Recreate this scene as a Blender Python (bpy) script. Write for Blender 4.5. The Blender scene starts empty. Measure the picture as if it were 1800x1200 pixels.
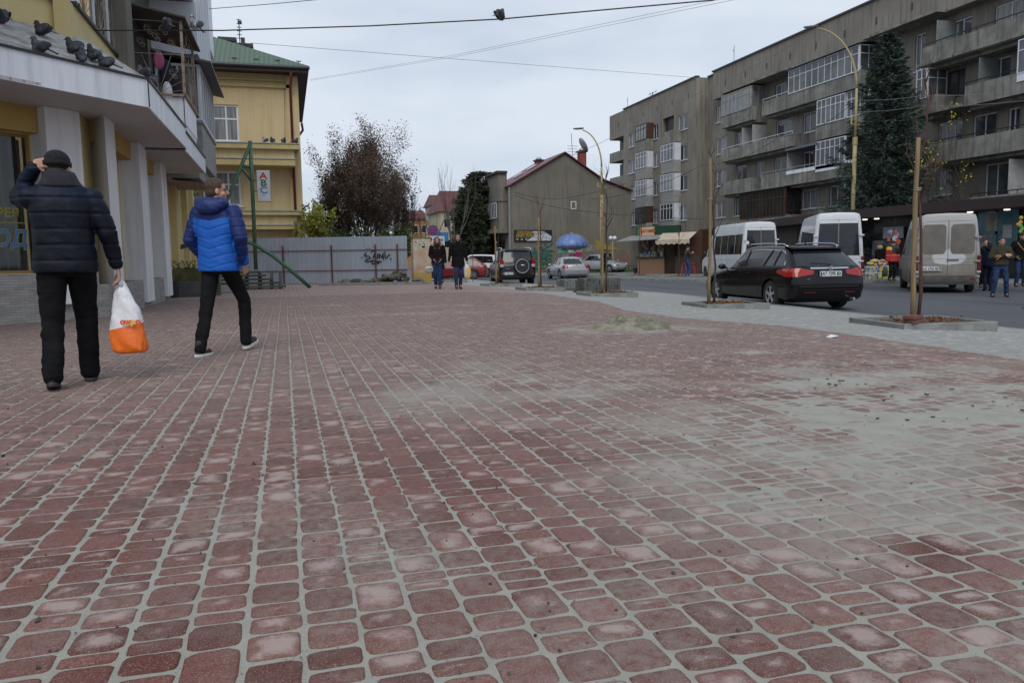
import bpy, bmesh, math, random
import numpy as np
from mathutils import Vector, Matrix
random.seed(7); rng=np.random.default_rng(7)
S=bpy.context.scene; COL=S.collection
R=math.radians; PI=math.pi
# ---------------------------------------------------------------- camera
F=1379.0; H=.92
yaw=math.atan((900-506)/F); pit=math.atan((600-455)/F); rol=.015
cf=Vector((math.sin(yaw)*math.cos(pit),math.cos(yaw)*math.cos(pit),-math.sin(pit)))
r0=Vector((math.cos(yaw),-math.sin(yaw),0)); u0=r0.cross(cf)
cr=r0*math.cos(rol)-u0*math.sin(rol); cu=u0*math.cos(rol)+r0*math.sin(rol)
cam=bpy.data.cameras.new("camera"); camo=bpy.data.objects.new("camera",cam); COL.objects.link(camo)
cam.sensor_width=36; cam.lens=36*F/1800; cam.clip_end=4000; cam.clip_start=.05
camo.matrix_world=Matrix(((cr.x,cu.x,-cf.x,0),(cr.y,cu.y,-cf.y,0),(cr.z,cu.z,-cf.z,H),(0,0,0,1)))
S.camera=camo
cam.dof.use_dof=False
# ---------------------------------------------------------------- world
SUN_EL=R(48); SUN_ROT=R(200)
W=bpy.data.worlds.new("World"); S.world=W; W.use_nodes=True
nt=W.node_tree; nt.nodes.clear()
def wn(t,**k):
    n=nt.nodes.new(t)
    for a,b in k.items(): setattr(n,a,b)
    return n
out=wn('ShaderNodeOutputWorld'); bg=wn('ShaderNodeBackground'); sky=wn('ShaderNodeTexSky')
sky.sky_type='NISHITA'; sky.sun_disc=False; sky.sun_elevation=SUN_EL; sky.sun_rotation=SUN_ROT; sky.dust_density=3; sky.air_density=1.2
tc=wn('ShaderNodeTexCoord'); mp=wn('ShaderNodeMapping'); mp.inputs['Scale'].default_value=(1,1,3.2)
no=wn('ShaderNodeTexNoise'); no.inputs['Scale'].default_value=1.7; no.inputs['Detail'].default_value=5; no.inputs['Roughness'].default_value=.5
cr_=wn('ShaderNodeValToRGB'); e=cr_.color_ramp.elements
e[0].position=.40; e[0].color=(4.7,5.6,6.95,1); e[1].position=.61; e[1].color=(7.1,7.75,8.7,1)
mx=wn('ShaderNodeMix',data_type='RGBA'); mx.inputs[0].default_value=.93
bg.inputs['Strength'].default_value=.092
L=nt.links.new
L(tc.outputs['Generated'],mp.inputs[0]); L(mp.outputs[0],no.inputs['Vector']); L(no.outputs['Fac'],cr_.inputs[0])
L(sky.outputs[0],mx.inputs[6]); L(cr_.outputs[0],mx.inputs[7]); L(mx.outputs[2],bg.inputs[0]); L(bg.outputs[0],out.inputs[0])
sl=bpy.data.lights.new("sun",'SUN'); sl.energy=1.35; sl.angle=R(40); sl.color=(1,.97,.93)
so=bpy.data.objects.new("sun",sl); COL.objects.link(so); so.rotation_euler=(R(90)-SUN_EL,0,R(-20))
S.view_settings.view_transform='Standard'; S.view_settings.look='None'; S.view_settings.exposure=.2; S.view_settings.gamma=1
S.render.resolution_x=1024; S.render.resolution_y=682
# ---------------------------------------------------------------- helpers
def ray(px,py): return cf*F+cr*(px-900)+cu*(600-py)
def at(px,py,X=None,Y=None,z=None,d=None):
    v=ray(px,py)
    k=X/v.x if X is not None else Y/v.y if Y is not None else (z-H)/v.z if z is not None else d/F
    return Vector((0,0,H))+v*k
def GZ(x): return -max(0.,min(.28,(x-5)*.047))
def tag(o,label=None,cat=None,group=None,kind=None):
    if label:o['label']=label
    if cat:o['category']=cat
    if group:o['group']=group
    if kind:o['kind']=kind
    return o
def thing(name,label,cat,loc=(0,0,0),rz=0,group=None):
    o=bpy.data.objects.new(name,None); o.empty_display_size=.2; COL.objects.link(o)
    o.location=loc; o.rotation_euler=(0,0,rz); return tag(o,label,cat,group)
def kids(o): return [c for c in bpy.data.objects if c.parent==o]
def copy_tree(o,parent=None,label=None,loc=None,rz=None):
    c=o.copy(); COL.objects.link(c); c.parent=parent
    if label:c['label']=label
    if loc is not None:c.location=loc
    if rz is not None:c.rotation_euler=(0,0,rz)
    for k in kids(o): copy_tree(k,c)
    return c
def link_mesh(name,me,mat,parent=None,smooth=False):
    o=bpy.data.objects.new(name,me); COL.objects.link(o)
    for m in (mat if isinstance(mat,(list,tuple)) else [mat]): me.materials.append(m)
    if parent: o.parent=parent
    if smooth: me.polygons.foreach_set('use_smooth',[True]*len(me.polygons))
    return o
def np_mesh(name,V,Fs):
    """V (n,3) array, Fs list of int arrays (m,k) with differing k"""
    me=bpy.data.meshes.new(name); me.vertices.add(len(V)); me.vertices.foreach_set('co',np.asarray(V,dtype=np.float32).ravel())
    nl=sum(f.size for f in Fs); nf=sum(len(f) for f in Fs)
    me.loops.add(nl); me.loops.foreach_set('vertex_index',np.concatenate([f.ravel() for f in Fs]).astype(np.int32))
    tot=np.concatenate([np.full(len(f),f.shape[1]) for f in Fs]); st=np.concatenate([[0],np.cumsum(tot)[:-1]])
    me.polygons.add(nf); me.polygons.foreach_set('loop_start',st.astype(np.int32)); me.polygons.foreach_set('loop_total',tot.astype(np.int32))
    me.update(calc_edges=True); me.validate(); return me
class MB:
    def __init__(s): s.v=[]; s.f=[]; s.mi=[]; s.m=0
    def add(s,vs,fs):
        b=len(s.v); s.v+=[tuple(v) for v in vs]; s.f+=[tuple(b+i for i in f) for f in fs]; s.mi+=[s.m]*len(fs); return s
    def box(s,x0,x1,y0,y1,z0,z1):
        if x0>x1:x0,x1=x1,x0
        if y0>y1:y0,y1=y1,y0
        if z0>z1:z0,z1=z1,z0
        return s.add([(x0,y0,z0),(x1,y0,z0),(x1,y1,z0),(x0,y1,z0),(x0,y0,z1),(x1,y0,z1),(x1,y1,z1),(x0,y1,z1)],
              [(0,3,2,1),(4,5,6,7),(0,1,5,4),(1,2,6,5),(2,3,7,6),(3,0,4,7)])
    def obox(s,c,dx,dy,dz,rz=0,rx=0,ry=0):
        M=Matrix.Translation(c)@Matrix.Rotation(rz,4,'Z')@Matrix.Rotation(rx,4,'X')@Matrix.Rotation(ry,4,'Y')
        vs=[M@Vector((x*dx/2,y*dy/2,z*dz/2)) for x,y,z in [(-1,-1,-1),(1,-1,-1),(1,1,-1),(-1,1,-1),(-1,-1,1),(1,-1,1),(1,1,1),(-1,1,1)]]
        return s.add(vs,[(0,3,2,1),(4,5,6,7),(0,1,5,4),(1,2,6,5),(2,3,7,6),(3,0,4,7)])
    def prism(s,poly,z0,z1):
        n=len(poly); s.add([(x,y,z0) for x,y in poly]+[(x,y,z1) for x,y in poly],
            [tuple(range(n))[::-1],tuple(range(n,2*n))]+[(i,(i+1)%n,n+(i+1)%n,n+i) for i in range(n)]); return s
    def extr(s,poly,vec):
        n=len(poly); v=Vector(vec); s.add([tuple(p) for p in poly]+[tuple(Vector(p)+v) for p in poly],
            [tuple(range(n)),tuple(range(n,2*n))[::-1]]+[(i,n+i,n+(i+1)%n,(i+1)%n) for i in range(n)]); return s
    def tube(s,pts,rad,n=8,cap=True,sx=1):
        pts=[Vector(p) for p in pts]; m=len(pts)
        if not isinstance(rad,(list,tuple)): rad=[rad]*m
        vs=[];pu=None
        for i,p in enumerate(pts):
            t=(pts[min(i+1,m-1)]-pts[max(i-1,0)]).normalized()
            if pu is None: pu=t.orthogonal().normalized()
            pu=(pu-t*pu.dot(t)).normalized(); w=t.cross(pu)
            for k in range(n):
                a=2*PI*k/n; vs.append(p+(pu*math.cos(a)+w*math.sin(a)*sx)*rad[i])
        fs=[(i*n+k,i*n+(k+1)%n,(i+1)*n+(k+1)%n,(i+1)*n+k) for i in range(m-1) for k in range(n)]
        if cap: fs+=[tuple(range(n))[::-1],tuple(range((m-1)*n,m*n))]
        return s.add(vs,fs)
    def cone(s,a,b,ra,rb,n=12):
        """round-ended tapered limb"""
        a=Vector(a);b=Vector(b);t=(b-a); Ln=t.length; t=t.normalized() if Ln>1e-6 else Vector((0,0,1))
        pts=[];rd=[]
        for k in range(4): 
            an=PI/2*(1-k/3.5); pts.append(a-t*ra*math.sin(an)); rd.append(max(.001,ra*math.cos(an)))
        for k in range(4):
            an=PI/2*((k+.5)/3.5); pts.append(b+t*rb*math.sin(an)); rd.append(max(.001,rb*math.cos(an)))
        return s.tube(pts,rd,n)
    def lathe(s,prof,n=16,c=(0,0,0),axis='Z',ring=False):
        vs=[]
        for r_,z in prof:
            for k in range(n):
                a=2*PI*k/n; x,y=r_*math.cos(a),r_*math.sin(a)
                p={'Z':(x,y,z),'X':(z,x,y),'Y':(x,z,-y)}[axis]; vs.append((p[0]+c[0],p[1]+c[1],p[2]+c[2]))
        m=len(prof)
        fs=[(i*n+k,i*n+(k+1)%n,(i+1)*n+(k+1)%n,(i+1)*n+k) for i in range(m-1) for k in range(n)]
        if ring or abs(prof[0][1]-prof[-1][1])<1e-6: fs+=[((m-1)*n+k,(m-1)*n+(k+1)%n,(k+1)%n,k) for k in range(n)]
        else: fs+=[tuple(range(n))[::-1],tuple(range((m-1)*n,m*n))]
        return s.add(vs,fs)
    def ball(s,c,rx,ry=None,rz=None,n=12,m=8,M=None):
        ry=ry or rx; rz=rz or rx; vs=[]
        for i in range(m+1):
            t=PI*i/m; t=min(max(t,.05),PI-.05)
            for k in range(n):
                a=2*PI*k/n; v=Vector((rx*math.sin(t)*math.cos(a),ry*math.sin(t)*math.sin(a),rz*math.cos(t)))
                if M: v=M@v
                vs.append((v.x+c[0],v.y+c[1],v.z+c[2]))
        fs=[(i*n+k,(i+1)*n+k,(i+1)*n+(k+1)%n,i*n+(k+1)%n) for i in range(m) for k in range(n)]
        fs+=[tuple(range(n)),tuple(range(m*n,m*n+n))[::-1]]
        return s.add(vs,fs)
    def xf(s,M):
        s.v=[tuple(M@Vector(v)) for v in s.v]; return s
    def mesh(s,name,off=None):
        me=bpy.data.meshes.new(name)
        v=s.v if off is None else [(a-off[0],b-off[1],c-off[2]) for a,b,c in s.v]
        me.from_pydata(v,[],s.f)
        if any(s.mi): me.polygons.foreach_set('material_index',s.mi)
        bm=bmesh.new(); bm.from_mesh(me); bmesh.ops.recalc_face_normals(bm,faces=bm.faces); bm.to_mesh(me); bm.free()
        return me
    def build(s,name,mat,parent=None,smooth=False,world=False,bevel=0):
        off=parent.location if (world and parent) else None
        me=s.mesh(name,off); o=link_mesh(name,me,mat,parent,smooth)
        if bevel:
            md=o.modifiers.new('b','BEVEL'); md.width=bevel; md.segments=2; md.limit_method='ANGLE'; md.angle_limit=R(50)
        return o
def bake(o,keep=True):
    dg=bpy.context.evaluated_depsgraph_get(); dg.update(); me=bpy.data.meshes.new_from_object(o.evaluated_get(dg))
    mats=[m for m in o.data.materials]; o.modifiers.clear(); old=o.data; o.data=me; bpy.data.meshes.remove(old)
    return o
def text(name,s,size,p,right,up,mat,parent=None,ext=.004,align='CENTER',world=True,shear=0,bold=0,xs=1):
    cu_=bpy.data.curves.new(name,'FONT'); cu_.body=s; cu_.size=size; cu_.extrude=ext/2; cu_.align_x=align; cu_.align_y='CENTER'; cu_.shear=shear; cu_.offset=bold
    t=bpy.data.objects.new(name,cu_); COL.objects.link(t)
    dg=bpy.context.evaluated_depsgraph_get(); me=bpy.data.meshes.new_from_object(t.evaluated_get(dg)); bpy.data.objects.remove(t)
    rt=Vector(right).normalized(); up=Vector(up).normalized(); n=rt.cross(up)
    off=parent.location if (parent and world) else Vector((0,0,0))
    for v in me.vertices:
        c=v.co.copy(); v.co=Vector(p)+rt*c.x*xs+up*c.y+n*c.z-off
    me.materials.clear()
    o=link_mesh(name,me,mat,parent); return o
# value noise (numpy)
_perm=rng.random((256,256)).astype(np.float32)
def vnoise(x,y):
    xi=np.floor(x).astype(int); yi=np.floor(y).astype(int); fx=x-xi; fy=y-yi; fx=fx*fx*(3-2*fx); fy=fy*fy*(3-2*fy)
    g=lambda a,b:_perm[a%256,b%256]
    return (g(xi,yi)*(1-fx)+g(xi+1,yi)*fx)*(1-fy)+(g(xi,yi+1)*(1-fx)+g(xi+1,yi+1)*fx)*fy
def fbm(x,y,o=4):
    s=0;a=.5
    for i in range(o): s=s+a*vnoise(x*2**i+17*i,y*2**i+31*i); a*=.5
    return s/(1-.5**o)
# ---------------------------------------------------------------- materials
class NT:
    def __init__(s,name):
        s.m=bpy.data.materials.new(name); s.m.use_nodes=True; s.t=s.m.node_tree; s.b=s.t.nodes['Principled BSDF']
    def n(s,t,ins=None,**k):
        n=s.t.nodes.new(t)
        for a,b in k.items(): setattr(n,a,b)
        for a,b in (ins or {}).items():
            if hasattr(b,'is_linked') or hasattr(b,'links'): s.t.links.new(b,n.inputs[a])
            else: n.inputs[a].default_value=b
        return n
    def l(s,a,b): s.t.links.new(a,b)
    def mix(s,f,a,b,mode='MIX'):
        n=s.t.nodes.new('ShaderNodeMix'); n.data_type='RGBA'; n.blend_type=mode
        for i,v in ((0,f),(6,a),(7,b)):
            if hasattr(v,'links'): s.t.links.new(v,n.inputs[i])
            else: n.inputs[i].default_value=v if i==0 else (tuple(v)+(1,))[:4]
        return n.outputs[2]
    def math(s,op,a,b=0.,c=0.,clamp=False):
        n=s.t.nodes.new('ShaderNodeMath'); n.operation=op; n.use_clamp=clamp
        for i,v in enumerate((a,b,c)):
            if hasattr(v,'links'): s.t.links.new(v,n.inputs[i])
            else: n.inputs[i].default_value=v
        return n.outputs[0]
    def co(s,kind='Object',scale=(1,1,1),rot=(0,0,0),loc=(0,0,0)):
        t=s.n('ShaderNodeTexCoord'); m=s.n('ShaderNodeMapping'); m.inputs['Scale'].default_value=scale; m.inputs['Rotation'].default_value=rot; m.inputs['Location'].default_value=loc
        s.l(t.outputs[kind],m.inputs[0]); return m.outputs[0]
    def noise(s,vec,sc,det=4,ro=.55,out=0): 
        n=s.n('ShaderNodeTexNoise',{'Scale':sc,'Detail':det,'Roughness':ro}); s.l(vec,n.inputs['Vector']); return n.outputs[out]
    def ramp(s,f,a,b):
        n=s.t.nodes.new('ShaderNodeMapRange'); s.l(f,n.inputs[0]); n.inputs[1].default_value=a; n.inputs[2].default_value=b; return n.outputs[0]
    def bump(s,h,st=.3,dist=.01,nrm=None):
        n=s.n('ShaderNodeBump',{'Strength':st,'Distance':dist}); s.l(h,n.inputs['Height'])
        if nrm is not None: s.l(nrm,n.inputs['Normal'])
        s.l(n.outputs[0],s.b.inputs['Normal']); return n.outputs[0]
    def base(s,c): 
        if hasattr(c,'links'): s.l(c,s.b.inputs['Base Color'])
        else: s.b.inputs['Base Color'].default_value=tuple(c)+(1,)
MC={}
def M(name,c,rough=.6,c2=None,sc=3,lo=.35,hi=.65,metal=0,bump=0,bsc=40,spec=.5,det=5,stretch=(1,1,1),coat=0,emit=0,bd=.01,streak=None,trans=0):
    if name in MC: return MC[name]
    t=NT(name); b=t.b; b.inputs['Roughness'].default_value=rough; b.inputs['Metallic'].default_value=metal
    b.inputs['Specular IOR Level'].default_value=spec; b.inputs['Coat Weight'].default_value=coat
    v=t.co(scale=stretch)
    col=tuple(c)
    c2=c2 or tuple(x*.82 for x in c)
    f=t.ramp(t.noise(v,sc,det),lo,hi); col=t.mix(f,c,c2)
    if streak:
        sv=t.co(scale=(3.0,3.0,.25)); g=t.ramp(t.noise(sv,1.3,6,.65),.48,.72); col=t.mix(g,col,streak)
    t.base(col)
    if bump:
        vv=t.co(); t.bump(t.noise(vv,bsc,4),bump,bd)
    if emit: t.base((0,0,0)); b.inputs['Emission Color'].default_value=tuple(c)+(1,); b.inputs['Emission Strength'].default_value=emit
    if trans: b.inputs['Transmission Weight'].default_value=trans
    MC[name]=t.m; return t.m
stucco_y=M('yellow_stucco',(.61,.475,.265),.85,(.55,.425,.23),.8,bump=.5,bsc=60,streak=(.47,.36,.19))
stucco_p=M('pale_yellow_stucco',(.66,.54,.27),.85,(.60,.48,.24),1.1,bump=.5,bsc=50)
stucco_w=M('white_plaster',(.76,.75,.76),.8,(.70,.69,.70),1.3,bump=.3,bsc=40,streak=(.54,.53,.53))
fascia_w=M('white_panel',(.84,.86,.91),.45,(.77,.79,.84),1.2,stretch=(3,3,.4),streak=(.58,.60,.64))
conc=M('old_concrete',(.30,.29,.26),.9,(.17,.165,.145),1.2,bump=.5,bsc=30,streak=(.09,.09,.075))
conc_l=M('pale_concrete',(.34,.34,.32),.9,(.25,.25,.23),4,bump=.4,bsc=60)
kerb_m=M('kerb_concrete',(.27,.275,.265),.9,(.17,.175,.165),5,bump=.5,bsc=90)
render_g=M('grey_render',(.285,.258,.220),.95,(.215,.19,.16),.35,bump=.4,bsc=18,streak=(.13,.115,.095),det=7)
render_d=M('dark_grey_render',(.20,.18,.15),.95,(.14,.128,.11),.5,bump=.4,bsc=18,streak=(.10,.09,.075),det=7)
house_m=M('house_render',(.20,.18,.15),.95,(.155,.14,.115),.3,bump=.3,bsc=14,streak=(.12,.11,.09),det=7)
white_f=M('white_frame',(.68,.70,.74),.4,(.6,.62,.66),2)
dark_m=M('dark_trim',(.02,.02,.022),.5,(.03,.03,.03),4)
black_pl=M('black_plastic',(.018,.018,.02),.55,(.026,.026,.028),8)
chrome=M('chrome',(.62,.63,.65),.18,(.55,.56,.58),4,metal=1)
steel=M('alloy',(.45,.46,.48),.3,(.36,.37,.39),6,metal=.8)
rust=M('rusty_metal',(.25,.12,.06),.85,(.42,.38,.32),9,bump=.3)
brown_m=M('brown_metal',(.030,.013,.012),.5,(.022,.011,.010),2)
wood_s=M('stake_wood',(.27,.19,.095),.85,(.18,.125,.065),3,stretch=(8,8,.6),bump=.4,bsc=30)
wood_d=M('dark_wood',(.085,.035,.018),.6,(.05,.022,.012),3,stretch=(6,6,.7))
bark=M('bark',(.085,.068,.05),.95,(.045,.036,.028),10,bump=.8,bsc=40)
bark_r=M('red_brown_bark',(.10,.045,.03),.8,(.07,.035,.025),8)
tyre=M('tyre_rubber',(.018,.018,.019),.85,(.028,.027,.026),12,bump=.3)
skin=M('skin',(.50,.28,.20),.55,(.42,.22,.16),12)
green_p=M('green_paint',(.045,.12,.065),.5,(.07,.13,.08),9)
red_p=M('red_brown_paint',(.15,.022,.020),.55,(.11,.02,.018),6)
yel_p=M('yellow_paint',(.36,.30,.16),.6,(.36,.29,.12),3)
red_l=M('red_lamp_glass',(.36,.010,.012),.15,(.28,.008,.01),20,coat=.6)
white_l=M('clear_lamp_glass',(.5,.5,.52),.1,(.38,.38,.4),30,coat=.6)
plate_w=M('plate_white',(.72,.73,.74),.4,(.66,.67,.68),10)
black_t=M('black_lettering',(.01,.01,.012),.6)
ts_=NT('sand'); v_s=ts_.co(); c_s=ts_.mix(ts_.ramp(ts_.noise(v_s,6,5,.6),.35,.65),(.385,.372,.325),(.315,.303,.262)); c_s=ts_.mix(ts_.ramp(ts_.noise(v_s,240,3,.7),.35,.65),ts_.mix(.30,c_s,(.12,.115,.10)),c_s); c_s=ts_.mix(ts_.ramp(ts_.noise(v_s,70,3,.7),.64,.70),c_s,(.14,.13,.115)); ts_.base(c_s); ts_.b.inputs['Roughness'].default_value=.97; ts_.bump(ts_.noise(v_s,170,4,.7),.8,.004); sand_m=ts_.m
brick_r=M('chimney_brick',(.27,.07,.045),.9,(.2,.05,.035),14,bump=.5)
roof_r=M('red_metal_roof',(.13,.032,.030),.65,(.09,.024,.024),.6)
def glass(name,c,rough=.06,c2=None,sc=.7,spec=.6):
    return M(name,c,rough,c2 or tuple(x*2.2+.01 for x in c),sc,.45,.7,spec=spec)
shop_gl=M('shop_glass',(.35,.37,.37),.03,(.33,.35,.35),1,trans=1.,spec=.5); gl=glass('window_glass',(.05,.055,.06),.08,(.16,.17,.18),.55); gl_d=glass('dark_glass',(.012,.013,.014),.06,(.03,.03,.032)); car_gl=glass('car_glass',(.010,.011,.012),.05,(.02,.022,.024),spec=.7)
curtain=M('curtained_glass',(.28,.29,.30),.2,(.13,.135,.14),1.6,stretch=(5,5,.4),spec=.6)
# ================================================================ GROUND
KY=[-8,9.5,13.6,23.5,34.5,42,60,95]; KX=[10.6,11.0,11.2,12.2,11.5,11.0,10.2,9.0]
BY=[-8,2,5.6,8.2,9.6,11.3,13.5,16.9,26,31.6,46]; BX=[6.2,6.3,6.45,6.75,6.75,5.9,6.0,6.87,7.5,7.1,7.0]
kx=lambda y:float(np.interp(y,KY,KX)); bx=lambda y:float(np.interp(y,BY,BX))
def gz_np(x): return -np.clip((x-5)*.047,0,.28)
def sheet(fx0,fx1,ys,nx,zf):
    V=[];
    for y in ys:
        a,b=fx0(y),fx1(y)
        for i in range(nx+1):
            x=a+(b-a)*i/nx; V.append((x,y,zf(x,y)))
    m=len(ys); F_=np.array([(j*(nx+1)+i,j*(nx+1)+i+1,(j+1)*(nx+1)+i+1,(j+1)*(nx+1)+i) for j in range(m-1) for i in range(nx)])
    return np_mesh('s',np.array(V),[F_])
# --- materials of the paving
def paver_sheet_mat(name,c1,c2,sandc,w,h):
    t=NT(name); t.b.inputs['Roughness'].default_value=.9
    v=t.co(rot=(0,0,R(90)))
    br=t.n('ShaderNodeTexBrick',{'Scale':1.0,'Mortar Size':.009,'Mortar Smooth':.3,'Brick Width':w,'Row Height':h,'Bias':0.})
    br.offset=.37; br.squash=1
    t.l(v,br.inputs['Vector']); br.inputs['Color1'].default_value=c1+(1,); br.inputs['Color2'].default_value=c2+(1,); br.inputs['Mortar'].default_value=sandc+(1,)
    v2=t.co(); n1=t.noise(v2,.55,5,.6); n2=t.noise(v2,7,4); 
    dust=t.math('MULTIPLY',t.ramp(n1,.42,.72),t.ramp(n2,.25,.7))
    far=t.mix(t.math('MULTIPLY',dust,.55),br.outputs['Color'],sandc)
    # streaks of swept sand
    v3=t.co(scale=(.35,1.4,1)); st=t.ramp(t.noise(v3,.8,6,.6),.60,.70); far=t.mix(t.math('MULTIPLY',st,.65),far,sandc)
    sx=t.n('ShaderNodeSeparateXYZ'); t.l(v2,sx.inputs[0])
    near=t.mix(t.ramp(n2,.3,.7),sandc,tuple(x*.86 for x in sandc))
    f=t.ramp(sx.outputs[1],21.95,22.05)
    t.base(t.mix(f,near,far)); t.bump(t.noise(v2,130,3),.4,.004)
    return t.m
SAND=(.315,.302,.265)
red_sheet=paver_sheet_mat('red_paving_sheet',(.215,.125,.118),(.275,.175,.165),SAND,.11,.138)
grey_sheet=paver_sheet_mat('grey_paving_sheet',(.23,.235,.225),(.32,.325,.31),(.30,.30,.28),.16,.14)
def paver_mat(name,dark,light,pale,sandc,dust_amt):
    t=NT(name); at_=t.n('ShaderNodeAttribute'); at_.attribute_name='tone'
    sp=t.n('ShaderNodeSeparateColor'); t.l(at_.outputs['Color'],sp.inputs[0])
    r1,r2,r3=sp.outputs[0],sp.outputs[1],sp.outputs[2]          # random, edge distance, random
    v=t.co(); fine=t.noise(v,85,5,.65); mid=t.noise(v,26,4,.6); big=t.noise(v,.6,4,.6)
    base=t.mix(t.ramp(r1,.0,1.),dark,light)
    base=t.mix(t.ramp(fine,.35,.75),base,tuple(x*.8 for x in dark))
    # pale bloom: strong in the middle of some stones
    inner=t.math('SUBTRACT',1.,r2)
    bl=t.math('ADD',t.math('MULTIPLY',inner,.62),t.math('MULTIPLY',t.math('SUBTRACT',t.noise(v,11,4,.6),.40),1.35))
    thr=t.math('SUBTRACT',1.22,r3)
    bloom=t.math('MULTIPLY',t.ramp(t.math('ADD',t.math('SUBTRACT',bl,thr),t.math('MULTIPLY',t.math('SUBTRACT',fine,.5),.7)),.0,.34),.70)
    base=t.mix(bloom,base,pale)
    # sandy dust speckle, then each stone darker towards its edge
    sp1=t.ramp(t.noise(v,230,3,.75),.57,.63)
    base=t.mix(t.math('MULTIPLY',sp1,.55),base,tuple(min(1,x*1.25) for x in sandc))
    ed=t.math('MULTIPLY',t.ramp(t.math('ADD',r2,t.math('MULTIPLY',t.noise(v,60,3),.5)),1.02,1.38),.6)
    base=t.mix(ed,base,tuple(x*.62 for x in dark))
    sy=t.n('ShaderNodeSeparateXYZ'); t.l(v,sy.inputs[0]); d=t.math('MULTIPLY',t.ramp(big,.42,.72),dust_amt); d=t.math('MAXIMUM',d,t.math('MULTIPLY',t.ramp(sy.outputs[1],2.0,7.),.50)); ds=t.math('MULTIPLY',d,t.ramp(mid,.25,.6)); ds=t.math('MAXIMUM',ds,t.math('MULTIPLY',at_.outputs['Alpha'],t.ramp(mid,.12,.5)))
    base=t.mix(ds,base,sandc)
    t.base(base); t.b.inputs['Roughness'].default_value=.78; t.b.inputs['Specular IOR Level'].default_value=.35
    t.bump(t.noise(v,150,4,.7),.35,.003); return t.m
red_pav=paver_mat('red_pavers',(.105,.029,.021),(.232,.092,.074),(.45,.34,.315),SAND,.8)
grey_pav=paver_mat('grey_pavers',(.22,.225,.215),(.31,.315,.30),(.44,.45,.44),(.33,.325,.30),.8)
# --- sand height field on the near plaza
BL=[(3.3,3.5,1.6,1.0,.0120),(2.2,2.7,.9,.8,.0085),(4.6,5.0,1.5,.8,.0075),(1.5,5.5,1.6,1.4,.0058),(3.75,4.75,.62,.30,.016),(4.4,4.15,1.0,.28,.010),(3.5,3.9,1.1,.45,.0085),(2.9,2.9,.85,.6,.0085),(2.3,2.1,.55,.5,.007),(3.9,3.0,1.1,.55,.0085),(4.4,6.6,.5,.3,.007),(1.9,3.3,.5,.45,.004),(4.2,9.3,1.1,.7,.011),(2.2,13.5,2.2,.5,.006),(3.8,15.5,2.5,.5,.006),(-.2,10.5,.6,.5,.004),(5.0,8.9,.6,.3,.010),(1.2,17,2.2,.6,.005)]
def sand_h(x,y):
    h=np.zeros_like(x)
    for a,b,sx,sy,k in BL: h=np.maximum(h,k*np.exp(-((x-a)/sx)**2-((y-b)/sy)**2))
    n=fbm(x*3.1,y*3.1,5)
    return -.0050+np.clip(h*(.05+1.5*n)-.0016,0,None)*.78+.0030*(fbm(x*17,y*17,4)-.5)
def dustf(x,y):
    h=np.zeros_like(x)
    for a,b,sx,sy,k in BL: h=np.maximum(h,min(1,k/.009)*np.exp(-((x-a)/sx/1.25)**2-((y-b)/sy/1.25)**2))
    return np.clip(h*(2.4*fbm(x*2.6+7,y*2.6,5)-.38)-.04,0,.72)
gx=np.arange(-6.5,7.6,.028); gy=np.arange(.7,14.,.028)
XX,YY=np.meshgrid(gx,gy); 
th=np.abs(np.arctan2(XX,YY)-yaw); 
ZZ=sand_h(XX,YY)+gz_np(XX)
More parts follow.
